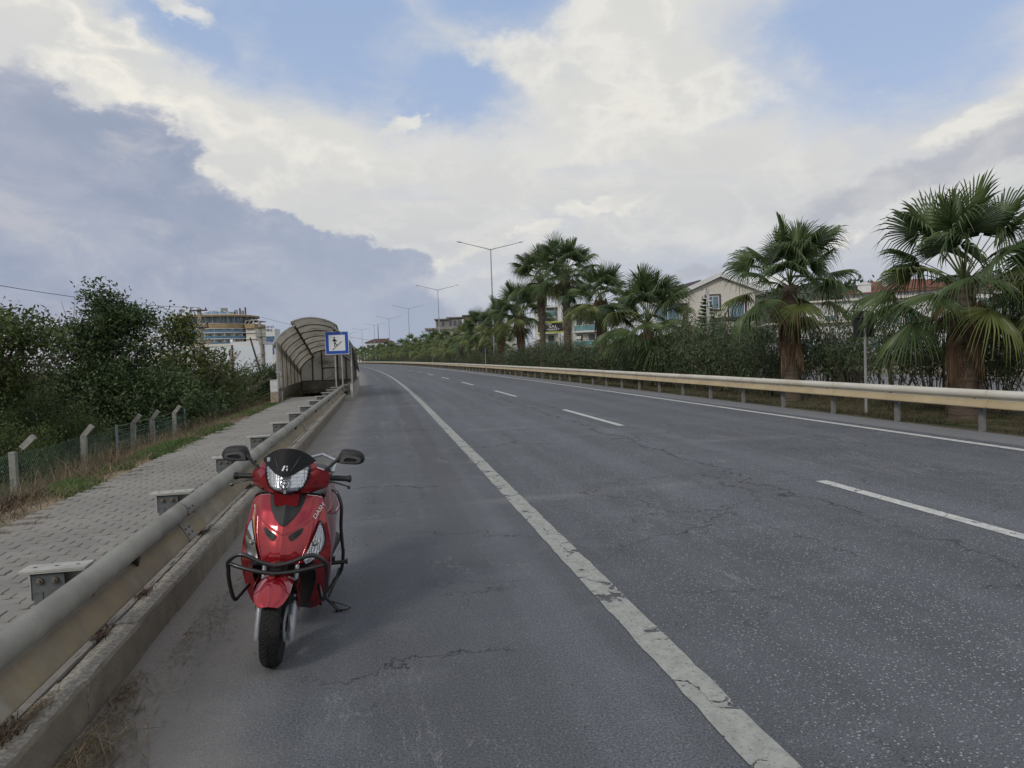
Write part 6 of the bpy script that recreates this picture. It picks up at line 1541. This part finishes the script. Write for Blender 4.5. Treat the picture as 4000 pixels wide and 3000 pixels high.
# ------------------------------------------------------------------ the red scooter (local frame: x to the viewer's right, y rearwards, z up)
def make_scooter():
    RED = mat('candy red paint', (.33,.006,.014), .26, metal=.50, col2=(.27,.005,.011), nscale=1.5, coat=1.0)
    MAT = mat('matt black plastic', (.016,.016,.018), .55, nscale=20, bump=.25, bscale=300)
    GLS = mat('gloss black plastic', (.004,.004,.005), .30, nscale=4, coat=.5)
    GRY = mat('dark grey plastic', (.07,.07,.075), .5, nscale=10)
    RUB = mat('tyre', (.010,.010,.011), .75, nscale=12, col2=(.016,.0155,.015), dirt=(.032,.030,.027), dscale=14, spec=.3)
    SIL = mat('silver fork paint', (.46,.48,.52), .38, metal=.5, nscale=8)
    TUB = mat('black powder coat', (.018,.018,.020), .35, nscale=10, coat=.2)
    m = bpy.data.materials.new('faceted chrome reflector'); m.use_nodes = True; g = NT(m.node_tree); out = g.n('ShaderNodeOutputMaterial'); b = g.n('ShaderNodeBsdfPrincipled')
    g.l(b.outputs[0], out.inputs[0]); b.inputs['Base Color'].default_value = (.90,.93,.98,1); b.inputs['Metallic'].default_value = .65; b.inputs['Roughness'].default_value = .22; b.inputs['Specular IOR Level'].default_value = 1
    tc = g.n('ShaderNodeTexCoord').outputs['Object']; w = g.n('ShaderNodeTexWave'); w.inputs['Scale'].default_value = 26; w.inputs['Distortion'].default_value = 2.5; g.l(tc, w.inputs[0])
    vo = g.n('ShaderNodeTexVoronoi'); vo.inputs['Scale'].default_value = 26; g.l(tc, vo.inputs['Vector'])
    bp = g.n('ShaderNodeBump'); bp.inputs['Strength'].default_value = .15; bp.inputs['Distance'].default_value = .002; g.l(g.m('ADD', w.outputs['Fac'], g.m('MULTIPLY', vo.outputs['Distance'], 1.4)), bp.inputs['Height']); g.l(bp.outputs[0], b.inputs['Normal'])
    CHR = m; LENS = glass('clear lamp lens', (.97,.98,1), .1)
    VIS = mat('satin black visor', (.005,.005,.006), .5, nscale=4, spec=.25)
    SEATM = mat('black seat vinyl', (.022,.022,.024), .5, nscale=30, bump=.4, bscale=400)

    root = thing('motor_scooter', 'red motor scooter with black crash bar parked on its side stand by the kerb', 'scooter')
    root.matrix_local = Matrix.Translation(road(3.78, -.62, .004)) @ Matrix.Rotation(HEAD-R(3), 4, 'Z') @ Matrix.Rotation(R(5), 4, 'Y')

    def interp(tab, z): return float(np.interp(z, [a for a, _ in tab], [b for _, b in tab]))
    NOSE = [(.15,.36),(.25,.29),(.35,.215),(.44,.14),(.49,.09),(.505,.075),(.55,.078),(.60,.092),(.65,.110),(.70,.132),(.775,.182),(.845,.245)]
    def S(x, z):        # apron surface
        a = abs(x); k = float(np.interp(z, [.2,.45,.55,.84], [.03,.09,.13,.07]))
        return interp(NOSE, z)+k*(a/.2)**2.0+.012*min(1, a/.03)-.006*math.exp(-((a-.135)/.016)**2)
    def S2(x, z):       # handlebar cowl
        a = abs(x); return .158+.17*(a/.21)**1.7+.9*max(0, z-1.0)**1.3+1.2*max(0,.90-z)
    def S3(x, z): return .118+.088*(abs(x)/.13)**2+(z-.985)*.72
    def dens(poly, st=.012):
        o = []
        for (a, b), (c, d) in zip(poly, poly[1:]+poly[:1]):
            n = max(1, int(math.hypot(c-a, d-b)/st)); o += [(a+(c-a)*k/n, b+(d-b)*k/n) for k in range(n)]
        return o
    def cr(pts, n=5, closed=True):     # Catmull-Rom rounding of an outline
        o = []; N = len(pts)
        for i in range(N if closed else N-1):
            p0, p1, p2, p3 = (pts[(i-1) % N] if closed or i else pts[0]), pts[i], pts[(i+1) % N], (pts[(i+2) % N] if closed or i+2 < N else pts[-1])
            for k in range(n):
                t = k/n; o.append(tuple(.5*((2*b)+(-a+c)*t+(2*a-5*b+4*c-d)*t*t+(-a+3*b-3*c+d)*t**3) for a, b, c, d in zip(p0, p1, p2, p3)))
        if not closed: o.append(pts[-1])
        return o
    def mir(half): return half+[(-x, z) for x, z in half[::-1] if abs(x) > 1e-6]
    def skin(poly, surf, off, th, name, m_, par, rings=7, smooth=35, cen=None, edge_drop=0.0, inner=0.0):
        """polygon in (x,z) laid on a curved surface, with thickness"""
        n = len(poly); cx, cz = cen or (sum(p[0] for p in poly)/n, sum(p[1] for p in poly)/n); o = MB(); rows = []
        for r in range(rings+1):
            f = inner+(1-inner)*r/rings; row = []
            for x, z in poly:
                xx, zz = cx+(x-cx)*f, cz+(z-cz)*f; row.append((xx, surf(xx, zz)-off+(edge_drop if r == rings else 0), zz))
            rows.append(row)
        o.grid(rows, close=True); rim = [(x, y+th, z) for x, y, z in rows[-1]]; o.grid([rows[-1], rim], close=True)
        return o.build(name, m_, par, smooth=smooth)
    def slats(poly, surf, name, m_, par, step=.011, y0=.003, y1=.013):
        # fluted reflector: upward facing ribs filling the lamp outline
        zs = [z for _, z in poly]; z0, z1 = min(zs)+.001, max(zs)-.001; n = max(3, int((z1-z0)/step)); o = MB(); N = len(poly)
        def ext(z):
            xs = []
            for (xa, za), (xb, zb) in zip(poly, poly[1:]+poly[:1]):
                if (za-z)*(zb-z) <= 0 and za != zb: xs.append(xa+(xb-xa)*(z-za)/(zb-za))
            return (min(xs), max(xs)) if len(xs) > 1 else None
        for k in range(n):
            za, zb = z0+(z1-z0)*k/n, z0+(z1-z0)*(k+1)/n; ea, eb = ext(za), ext(zb)
            if not ea or not eb: continue
            ra, rb, rc = [], [], []
            for q in range(9):
                xa = ea[0]+(ea[1]-ea[0])*q/8; xb = eb[0]+(eb[1]-eb[0])*q/8
                wv = .0007*(q % 2)
                ra.append((xa, surf(xa, za)-y1-wv, za)); rb.append((xb, surf(xb, zb)-y0-wv, zb)); rc.append((xb, surf(xb, zb)-y1-wv, zb))
            o.grid([ra, rb, rc])
        return o.build(name, m_, par)
    # ---- apron
    outl = cr([(.10,.846),(.155,.838),(.188,.822),(.203,.76),(.218,.69),(.236,.61),(.243,.54),(.236,.475),(.20,.452),(.150,.482),(.085,.50),(0,.500)], 3, closed=False)
    half = [(0,.843),(.05,.845)]+outl
    apron = skin(dens(mir(half)), S, 0, .012, 'front_apron', RED, root, rings=16, cen=(0,.66))
    up = [(0,.846),(.10,.850),(.158,.842),(.170,.80),(.163,.765),(.150,.738),(.115,.712),(.07,.684),(.03,.664),(0,.655)]
    skin(dens(mir(up)), S, .009, .012, 'upper_shell', RED, apron, rings=12, cen=(0,.75), edge_drop=.002)
    gar = [(0,.853),(.05,.854),(.098,.850),(.094,.82),(.078,.775),(.050,.735),(.022,.708),(0,.700)]
    gp = skin(dens(mir(gar)), S, .013, .006, 'apron_panel', MAT, apron, rings=10, cen=(0,.78), edge_drop=.004)
    for sx in (-.03,.03): o = MB(); o.lathe([(0,.004),(.006,.003),(.008,0)], 8, Matrix.Translation((sx, S(sx,.80)-.014, .80)) @ Matrix.Rotation(R(60), 4, 'X')); o.build('screw_cap', GLS, gp)
    for sg_ in (-1, 1):
        v = cr([(sg_*x, z) for x, z in [(.100,.688),(.058,.668),(.034,.652),(.044,.628),(.060,.628),(.090,.652),(.102,.670)]], 3)
        ve = skin(v, S, .006, .006, 'air_vent', MAT, apron, rings=3)
        for dz in (0,.014): o = MB(); q = [(sg_*x, z-dz) for x, z in [(.088,.677),(.062,.664),(.062,.660),(.088,.672)]]; o.add([(x, S(x, z)-.0085, z) for x, z in q], [(0,1,2,3)]); o.build('slot', mat('black gap', (.01,.01,.01), .9), ve)
        L = [(.186,.712),(.205,.665),(.214,.605),(.203,.555),(.170,.515),(.140,.497),(.122,.505),(.126,.54),(.148,.60),(.168,.655),(.180,.695)]
        L = [(sg_*x, z) for x, z in L]; c_ = cr(L, 4); cx = sum(p[0] for p in c_)/len(c_); cz = sum(p[1] for p in c_)/len(c_)
        bz = skin([(cx+(x-cx)*1.07, cz+(z-cz)*1.04) for x, z in c_], S, .015, .020, 'lamp_bezel', GLS, apron, rings=2, inner=.93)
        slats(c_, S, 'reflector', CHR, bz, step=.016, y0=.006, y1=.013)
        skin(c_, S, .0165, .003, 'lens', LENS, bz, rings=5)
        o = MB(); bx_, bz_ = sg_*.172, .60; o.lathe([(0,.020),(.012,.016),(.016,0)], 10, Matrix.Translation((bx_, S(bx_, bz_)-.012, bz_)) @ Matrix.Rotation(R(90), 4, 'X')); o.build('bulb', mat('smoky bulb', (.25,.24,.22), .2, nscale=8), bz, smooth=60)
        # pale double edge stripe: warm highlight painted on where viewer's left catches the light
        for k, (x0, m_) in enumerate(((.186, mat('silver edge highlight', (.55,.55,.52), .35, nscale=3)), (.178, mat('orange edge highlight', (.62,.25,.07), .35, nscale=3)))):
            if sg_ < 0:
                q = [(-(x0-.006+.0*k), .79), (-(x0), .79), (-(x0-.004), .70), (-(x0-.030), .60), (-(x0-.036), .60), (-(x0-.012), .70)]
                o = MB(); o.add([(x, S(x, z)-.0025-.001*k, z) for x, z in q], [(0,1,2,5),(5,2,3,4)]); o.build('highlight_stripe', m_, apron)
        # swage line
        o = MB(); o.tube([(sg_*x, S(x, z)-.001, z) for x, z in ((.150,.735),(.143,.66),(.127,.59),(.105,.53),(.095,.505))], [.006,.006,.005,.004,.003], 6); o.build('swage', RED, apron, smooth=60)
        # side wrap
        sd_ = cr([(.19,.83),(.203,.76),(.218,.69),(.236,.61),(.243,.54),(.243,.46),(.236,.37),(.215,.27),(.18,.19)], 3, closed=False)
        rows = [[(sg_*x, S(x, z), z), (sg_*(x+.006), S(x, z)+.03, z), (sg_*(x-.004), S(x, z)+.09, z), (sg_*(x-.05), S(x, z)+.15, z)] for x, z in sd_]
        o = MB(); o.grid(rows, flip=sg_ > 0); o.build('side_wrap', RED, apron, smooth=60)
        # lower wing
        wg = [(.200,.452),(.236,.475),(.243,.46),(.238,.37),(.217,.27),(.188,.195),(.150,.168),(.112,.168),(.118,.20),(.145,.27),(.165,.34),(.172,.41),(.165,.468)]
        q = dens([(sg_*x, z) for x, z in cr(wg, 2)], .02)
        skin(q, S, 0, .03, 'lower_wing', RED, apron, rings=6, cen=(sg_*.190,.33))
    o = MB(); q = [(-.19,.50),(.19,.50),(.205,.38),(.18,.24),(.13,.18),(-.13,.18),(-.18,.24),(-.205,.38)]; o.add([(x,.34,z) for x, z in q], [tuple(range(8))[::-1]]); o.add([(-.17,.12,.49),(.17,.12,.49),(.19,.34,.50),(-.19,.34,.50)], [(0,1,2,3)]); o.build('inner_guard', MAT, root)
    # text and badge
    WHD = mat('white decal', (.75,.76,.78), .4, nscale=3)
    tx = text('DASH', .031, WHD, Matrix.Identity(4), 'model_lettering', apron, .0006, shear=.3, sx=1.0)
    ca, sa = math.cos(R(60)), math.sin(R(60))
    for v in tx.data.vertices:
        u, w_, d_ = v.co.x, v.co.y, v.co.z; x_ = .172+u*ca-w_*sa; z_ = .765+u*sa+w_*ca; v.co = (x_, S(x_, z_)-.0125-d_, z_)
    tx.matrix_local = Matrix.Identity(4)
    # ---- handlebar cowl and headlight
    head = root
    ch = [(0,.852),(.06,.860),(.115,.870),(.175,.876),(.205,.888),(.216,.925),(.214,.965),(.175,.994),(.150,1.008),(.140,1.035),(.085,1.062),(0,1.075)]
    cowl = skin(dens(mir(ch)), S2, 0, .03, 'handlebar_cowl', RED, root, rings=14, cen=(0,.96))
    rows = [[(x, S2(x, z)+.02, z) for x, z in dens(mir(ch), .03)], [(x*.97, S2(x, z)+.06, .96+(z-.96)*.97) for x, z in dens(mir(ch), .03)], [(x*.8, .40, .95+(z-.95)*.8) for x, z in dens(mir(ch), .03)], [(x*.3, .43, .95+(z-.95)*.3) for x, z in dens(mir(ch), .03)]]
    o = MB(); o.grid(rows, close=True); o.build('cowl_back', MAT, cowl, smooth=50)
    for sg_ in (-1, 1):
        q = [(.118,.985),(.150,.998),(.205,.962),(.212,.935),(.165,.905),(.122,.885),(.112,.905),(.118,.94)]
        a = [(sg_*x, z) for x, z in q]; o = MB(); n = len(a)
        ridge = (sg_*.135, .905); o.add([(x, S2(x, z)-.001, z) for x, z in a]+[(sg_*.150, S2(.150,.945)-.016, .945)], [(i, (i+1) % n, n) for i in range(n)]); o.build('cowl_facet', RED, cowl, smooth=14)
    hl = cr([(.0,.978),(.04,.986),(.085,1.010),(.113,1.026),(.116,.985),(.104,.935),(.072,.893),(.032,.874),(0,.871),(-.032,.874),(-.072,.893),(-.104,.935),(-.116,.985),(-.113,1.026),(-.085,1.010),(-.04,.986)], 3)
    bz = skin([(x*1.05, .94+(z-.94)*1.05) for x, z in hl], S2, .020, .025, 'headlight_bezel', GLS, cowl, rings=2, inner=.94)
    def Sh(x, z): return .166+1.2*x*x
    rf = slats(hl, S2, 'reflector', CHR, bz, step=.018, y0=.007, y1=.015)
    skin(hl, S2, .024, .004, 'lens', LENS, bz, rings=8)
    o = MB(); M_ = Matrix.Translation((0,.143,.935)) @ Matrix.Rotation(R(90), 4, 'X'); o.lathe([(.032,0),(.034,.006),(.028,.008),(.026,.002)], 20, M_); o.lathe([(0,.014),(.010,.012),(.014,.006),(.014,0)], 14, M_); o.box((0,.139,.905), (.012,.006,.05)); o.build('bulb_shroud', SIL, bz, smooth=50)
    vi = cr([(0,.978),(.045,.989),(.095,1.018),(.128,1.036),(.142,1.048),(.120,1.072),(.085,1.098),(.045,1.114),(0,1.119),(-.045,1.114),(-.085,1.098),(-.120,1.072),(-.142,1.048),(-.128,1.036),(-.095,1.018),(-.045,.989)], 3)
    vs = skin(vi, S3, .016, .012, 'visor', VIS, cowl, rings=8, cen=(0,1.045))
    for sg_ in (-1, 1):
        o = MB(); o.tube([(sg_*x, S3(x, z)-.017, z) for x, z in ((.068,1.082),(.052,1.045),(.030,1.005))], [.002,.006,.003], 6); o.build('visor_rib', GLS, vs, smooth=60)
    # two-part white emblem on the visor, and the tax sticker
    for q in ([(-.018,1.008),(-.009,1.008),(-.001,1.034),(-.010,1.034)], [(.002,1.024),(.006,1.035),(.013,1.030)], [(.004,1.016),(.013,1.022),(.012,1.006)]):
        o = MB(); o.add([(x, S3(x, z)-.0175, z) for x, z in q], [tuple(range(len(q)))]); o.build('emblem', WHD, vs)
    o = MB(); q = [(-.118,1.062),(-.098,1.067),(-.093,1.048),(-.112,1.042)]; o.add([(x, S3(x, z)-.0175, z) for x, z in q], [(0,1,2,3)]); o.build('sticker', mat('grey sticker', (.16,.17,.16), .5, nscale=60, col2=(.3,.3,.28)), vs)
    o = MB(); o.add([(-.062,.20,.80),(.062,.20,.80),(.075,.34,.80),(-.075,.34,.80),(-.07,.185,.872),(.07,.185,.872),(.075,.36,.88),(-.075,.36,.88)], [(0,3,2,1),(4,5,6,7),(0,1,5,4),(1,2,6,5),(2,3,7,6),(3,0,4,7)]); o.build('steering_neck', RED, root)
    o = MB(); o.tube([(-.33,.40,.925),(-.2,.37,.935),(.2,.37,.935),(.33,.40,.925)], .011, 8); o.build('handlebar', TUB, root, smooth=50)
    for sg_ in (-1, 1):
        o = MB(); o.tube([(sg_*.205,.375,.932),(sg_*.225,.38,.931),(sg_*.30,.395,.927),(sg_*.312,.397,.926),(sg_*.314,.398,.926),(sg_*.326,.40,.925),(sg_*.33,.401,.925)], [.019,.0165,.0165,.019,.022,.022,.014], 12); o.build('grip', MAT, root, smooth=40)
        o = MB(); o.tube([(sg_*.195,.335,.92),(sg_*.23,.325,.918),(sg_*.28,.33,.905),(sg_*.315,.335,.892),(sg_*.322,.336,.889)], [.010,.008,.007,.006,.006], 8, flat=.7)
        o.tube([(sg_*.318,.3355,.8895),(sg_*.332,.337,.884)], [.010,.010], 8); o.build('brake_lever', TUB, root, smooth=50)
        # mirror
        st = MB(); st.tube([(sg_*.196,.36,.965),(sg_*.197,.36,.985),(sg_*.199,.36,1.0)], [.019,.014,.009], 10)
        st.tube([(sg_*.198,.36,.99),(sg_*.222,.365,1.015),(sg_*.262,.375,1.05)], [.008,.009,.013], 8)
        ms = st.build('mirror_stem', MAT, root, smooth=50)
        ol = cr([(.245,1.022),(.275,1.012),(.34,1.010),(.375,1.013),(.398,1.028),(.402,1.052),(.390,1.078),(.365,1.094),(.315,1.101),(.275,1.098),(.258,1.075),(.247,1.045)], 3)
        cx, cz = .325, 1.055
        def My(x, z): return .36
        rows = []
        for f, dy in ((.15,-.030),(.55,-.027),(.85,-.016),(.97,-.004),(1.0,.008),(.98,.022)): rows.append([(sg_*(cx+(x-cx)*f), .395+dy, cz+(z-cz)*f) for x, z in ol])
        o = MB(); o.grid(rows, close=True, flip=sg_ < 0); n = len(ol); o.f.append(tuple(range(n))); o.mi.append(0); mh = o.build('mirror_housing', MAT, ms, smooth=60)
        # grey trim loop with its slot
        q = cr([(.262,1.024),(.30,1.020),(.36,1.022),(.380,1.032),(.380,1.052),(.360,1.060),(.310,1.070),(.283,1.068),(.268,1.048)], 2); rows = []
        c2 = (.325,1.042)
        for f, y in ((1.02,.378),(1.0,.360),(.62,.358),(.58,.368)): rows.append([(sg_*(c2[0]+(x-c2[0])*f), y, c2[1]+(z-c2[1])*(f if f > .9 else f*.75)) for x, z in q])
        o = MB(); o.grid(rows, close=True, flip=sg_ < 0); o.build('mirror_trim', GRY, ms, smooth=40)
        o = MB(); o.add([(sg_*x, .4165, z) for x, z in [(cx+(x-cx)*.92, cz+(z-cz)*.9) for x, z in ol]], [tuple(range(n))]); o.build('mirror_glass', CHR, ms)
    # ---- front wheel, fork, fender
    def wheel(y, name, par, wd=.047, rr=.217, turn=0.0):
        W_ = bpy.data.objects.new(name, None); COL.objects.link(W_); W_.parent = par; W_.matrix_local = Matrix.Translation((0, y, rr)) @ Matrix.Rotation(turn, 4, 'Z')
        rot = Matrix.Rotation(R(90), 4, 'Y'); n = 56
        prof = [(rr-.070,-.030),(rr-.045,-wd),(rr-.022,-wd*1.02),(rr-.010,-wd*.80),(rr-.002,-wd*.42),(rr,0),(rr-.002,wd*.42),(rr-.010,wd*.80),(rr-.022,wd*1.02),(rr-.045,wd),(rr-.070,.030)]
        o = MB(); o.lathe(prof, n, rot); o.build('tyre', RUB, W_, smooth=60)
        t = MB()
        for k in range(44):          # slanted tread blocks and shoulder blocks
            a = 2*PI*k/44
            for sgn in (-1, 1):
                q = []
                for (u, da) in ((.06,0),(.06,.085),(.44,.16),(.86,.19),(.86,.10),(.44,.07)):
                    x = sgn*u*wd; r = float(np.interp(u, [0,.42,.8,1], [rr,rr-.002,rr-.010,rr-.022]))+.0035; aa = a+da+(.03 if sgn > 0 else 0)
                    q.append((x, r*math.cos(aa), r*math.sin(aa)))
                qi = [(x, yy*(1-.006/rr), zz*(1-.006/rr)) for x, yy, zz in q]; m_ = len(q)
                t.add(q+qi, [tuple(range(m_)) if sgn < 0 else tuple(range(m_))[::-1]]+[(i, (i+1) % m_, m_+(i+1) % m_, m_+i) for i in range(m_)])
        td = t.build('tread', RUB, W_); td['kind'] = 'stuff'
        o = MB(); o.lathe([(rr-.068,-.032),(rr-.078,-.03),(rr-.082,-.01),(rr-.082,.01),(rr-.078,.03),(rr-.068,.032)], 40, rot)
        for k in range(5): o.box((0, 0, .07), (.022,.03,.12), Matrix.Rotation(k*2*PI/5, 4, 'X'))
        o.lathe([(0,-.045),(.035,-.045),(.045,-.02),(.045,.02),(.035,.045),(0,.045)], 20, rot); o.build('rim', TUB, W_, smooth=40)
        return W_
    fw = wheel(0.0, 'front_wheel', root, turn=R(3))
    o = MB(); o.lathe([(.05,.060),(.095,.060),(.095,.064),(.05,.064),(.05,.060)], 30, Matrix.Translation((0,0,.217)) @ Matrix.Rotation(R(90), 4, 'Y')); o.build('brake_drum', SIL, root, smooth=30)
    for sg_ in (-1, 1):
        o = MB(); o.tube([(sg_*.087,.0,.128),(sg_*.087,.002,.150),(sg_*.087,.045,.27),(sg_*.087,.07,.335)], [.0165,.0185,.0185,.0185], 12); o.build('fork_leg', SIL, root, smooth=50)
        o = MB(); o.tube([(sg_*.087,.065,.32),(sg_*.087,.10,.42)], .020, 12); o.box((sg_*.087,.05,.345), (.03,.05,.05)); o.build('fork_clamp', MAT, root, smooth=50)
        o = MB(); o.tube([(sg_*.085,.10,.42),(sg_*.085,.15,.56)], .013, 10); o.build('stanchion', SIL, root, smooth=50)
        for z in (.325,.36): o = MB(); o.lathe([(0,.008),(.007,.007),(.008,0)], 6, Matrix.Translation((sg_*.095,.026,z)) @ Matrix.Rotation(R(90), 4, 'X')); o.build('fork_bolt', SIL, root)
    # fender
    rows = []
    for i, ph in enumerate(np.linspace(38, 150, 22)):
        e = min(1, (ph-38)/30); wdt = .046+.044*math.sin(e*PI/2)**.5; row = []
        drop = .045*(.35+.65*e)
        for k in np.linspace(-1, 1, 15):
            r = .262-drop*abs(k)**2.6-.006*(1-abs(k))*0+ (.006 if abs(k) < .12 else 0); x = wdt*k
            row.append((x, -r*math.cos(R(ph)), .217+r*math.sin(R(ph))))
        rows.append(row)
    o = MB(); o.grid(rows, flip=True); inner = [[(x*.96, y*.985, .217+(z-.217)*.975) for x, y, z in r] for r in rows]; o.grid(inner)
    for a, b2 in ((rows[0], inner[0]), ): o.grid([a, b2])
    o.grid([[r[0] for r in rows], [r[0] for r in inner]], flip=True); o.grid([[r[-1] for r in rows], [r[-1] for r in inner]])
    fd = o.build('front_fender', RED, root, smooth=40)
    for sg_ in (-1, 1):
        o = MB(); q = [(-.02,.42),(.10,.44),(.10,.30),(.07,.26),(.05,.29),(.02,.36)]; o.add([(sg_*.108, y, z) for y, z in q]+[(sg_*.112, y, z) for y, z in q], [tuple(range(6)), tuple(range(11, 5, -1))]+[(i, (i+1) % 6, 6+(i+1) % 6, 6+i) for i in range(6)]); o.build('fender_side', RED, fd)
    # ---- front crash bar
    gb = MB()
    top = [(-.252,.03,.500),(-.250,.01,.535),(-.222,-.01,.570),(-.185,-.02,.588),(-.140,-.03,.581),(-.08,-.04,.556),(0,-.045,.540),(.08,-.04,.556),(.140,-.03,.581),(.185,-.02,.588),(.222,-.01,.570),(.250,.01,.535),(.252,.03,.500)]
    low = [(-.243,.01,.534),(-.20,-.012,.524),(-.10,-.035,.506),(0,-.042,.497),(.10,-.035,.506),(.20,-.012,.524),(.243,.01,.534)]
    gb.tube(cr(top, 4, False), .0115, 8); gb.tube(cr(low, 4, False), .0115, 8)
    for sg_ in (-1, 1): gb.tube(cr([(sg_*.252,.03,.505),(sg_*.254,.05,.45),(sg_*.246,.085,.36),(sg_*.236,.10,.318),(sg_*.228,.115,.305),(sg_*.218,.14,.315),(sg_*.19,.24,.345)], 4, False), .0105, 8)
    gb.box((0,0.01,.518), (.05,.09,.03)); gb.box((0,.05,.505), (.09,.04,.03)); gb.build('crash_bar', TUB, root, smooth=50)
    # ---- rider side, floor, seat, rear
    o = MB(); q = mir([(0,.84),(.15,.838),(.185,.80),(.20,.70),(.215,.58),(.21,.42),(.17,.25),(0,.24)]); n = len(q)
    o.add([(x,.345+.0*z+max(0,(z-.5))*.12,z) for x, z in q]+[(x*.94,.43+(z-.5)*.10,z) for x, z in q], [tuple(range(n)), tuple(range(2*n-1, n-1, -1))]+[(i, (i+1) % n, n+(i+1) % n, n+i) for i in range(n)]); o.build('leg_shield', MAT, root, smooth=30)
    o = MB(); o.box((0,.66,.235), (.36,.52,.05), taper=.96); o.build('floorboard', MAT, root)
    o = MB(); rows = []
    for y, w_, z0, z1 in ((.40,.17,.18,.25),(.60,.175,.17,.26),(.80,.165,.17,.30),(.95,.16,.2,.36)): rows.append([(-w_,y,z1),(-w_*.9,y,z0),(w_*.9,y,z0),(w_,y,z1)])
    o.grid(rows); o.build('belly_panel', RED, root, smooth=40)
    def section(y, w0, w1, z0, z1, n=7):
        return [(w0+(w1-w0)*k/n+.018*math.sin(PI*k/n), y, z0+(z1-z0)*k/n) for k in range(n+1)]
    for sg_ in (-1, 1):
        rows = [[(sg_*x, y, z) for x, y, z in section(*a)] for a in ((.72,.10,.085,.30,.66),(.80,.150,.105,.26,.735),(.95,.178,.125,.30,.765),(1.1,.180,.130,.37,.765),(1.3,.168,.120,.46,.775),(1.48,.13,.090,.56,.79),(1.62,.07,.05,.66,.80),(1.66,.0,.0,.72,.80))]
        o = MB(); o.grid(rows, flip=sg_ < 0); o.build('rear_side_panel', RED, root, smooth=60)
        o = MB(); o.tube([(sg_*.150,.82,.62),(sg_*.190,.95,.60),(sg_*.195,1.1,.60),(sg_*.17,1.32,.66)], [.004,.012,.012,.004], 6); o.build('swage', RED, root, smooth=60)
    o = MB(); rows = []
    for y, w_, z in ((.66,.05,.735),(.70,.095,.765),(.80,.120,.785),(.95,.132,.780),(1.1,.135,.782),(1.2,.13,.805),(1.4,.11,.83),(1.5,.08,.835),(1.54,.03,.815)):
        rows.append([(w_*math.cos(a), y, z-.055+.055*max(0, math.sin(a))**.6) for a in np.linspace(0, PI, 13)])
    o.grid(rows); o.build('seat', SEATM, root, smooth=60)
    o = MB(); rows = [[(w_*math.cos(a), y, zc+h_*math.sin(a)) for a in np.linspace(0, 2*PI, 12, endpoint=False)] for y, w_, zc, h_ in ((.70,.06,.45,.2),(.76,.09,.45,.24),(1.0,.12,.42,.22),(1.3,.1,.5,.18))]
    o.grid(rows, close=True); o.build('under_seat_body', MAT, root, smooth=60)
    o = MB(); o.box((-.06,1.1,.27), (.12,.55,.16)); o.box((.09,.95,.27), (.10,.3,.17)); o.tube([(.11,1.15,.25),(.14,1.45,.30)], .05, 10); o.build('engine', MAT, root, smooth=40)
    wheel(1.245, 'rear_wheel', root)
    o = MB(); o.tube([(-.12,1.35,.80),(-.13,1.5,.86),(0,1.68,.88),(.13,1.5,.86),(.12,1.35,.80)], .012, 8); o.build('grab_rail', SIL, root, smooth=50)
    o = MB(); o.box((0,1.67,.70), (.12,.03,.06)); o.build('tail_lamp', mat('red lens', (.3,.01,.01), .15, nscale=4), root)
    for sg_ in (-1, 1):
        o = MB(); o.tube(cr([(sg_*.20,.37,.915),(sg_*.17,.30,.885),(sg_*.10,.27,.855),(sg_*.06,.28,.83)], 4, False), .0045, 6); o.build('brake_cable', MAT, root, smooth=60)
        o = MB(); o.tube([(sg_*x, S(x, z)-.001, z) for x, z in ((.192,.80),(.180,.745),(.168,.70),(.150,.65),(.120,.58),(.098,.52))], .0016, 5); o.build('panel_gap', mat('black gap', (.01,.01,.01), .9), root)
    # side guard tube, footpeg, stand (viewer's right)
    o = MB(); o.tube(cr([(.165,.95,.750),(.198,.92,.738),(.232,.90,.66),(.236,.90,.52),(.250,.90,.40),(.258,.90,.336),(.250,.90,.225),(.212,.88,.165),(.195,.86,.13),(.15,.84,.11)], 4, False), .011, 8)
    o.tube([(.236,.90,.24),(.225,.80,.18),(.19,.74,.10)], .007, 6); o.build('side_guard', TUB, root, smooth=50)
    o = MB(); o.tube([(.17,.85,.285),(.285,.85,.30)], .017, 8, flat=.8); o.box((.195,.86,.315), (.03,.03,.03)); o.tube([(.285,.85,.30),(.292,.85,.301)], .020, 8); o.build('footpeg', MAT, root, smooth=40)
    o = MB(); o.tube([(.12,.74,.15),(.165,.73,.115),(.262,.70,.033)], .011, 8); o.box((.268,.695,.0285), (.05,.04,.006)); st = o.build('side_stand', TUB, root, smooth=40)
    o = MB(); o.tube(cr([(.215,.715,.082),(.27,.70,.075),(.325,.69,.060),(.335,.69,.050),(.318,.69,.042),(.268,.70,.034)], 3, False), .0045, 6); o.build('stand_tang', TUB, st, smooth=40)
    o = MB(); o.tube([(.15,.70,.07),(.13,.86,.10),(.18,.86,.10)], .01, 6); o.build('centre_stand', TUB, root)
    return root
make_scooter()
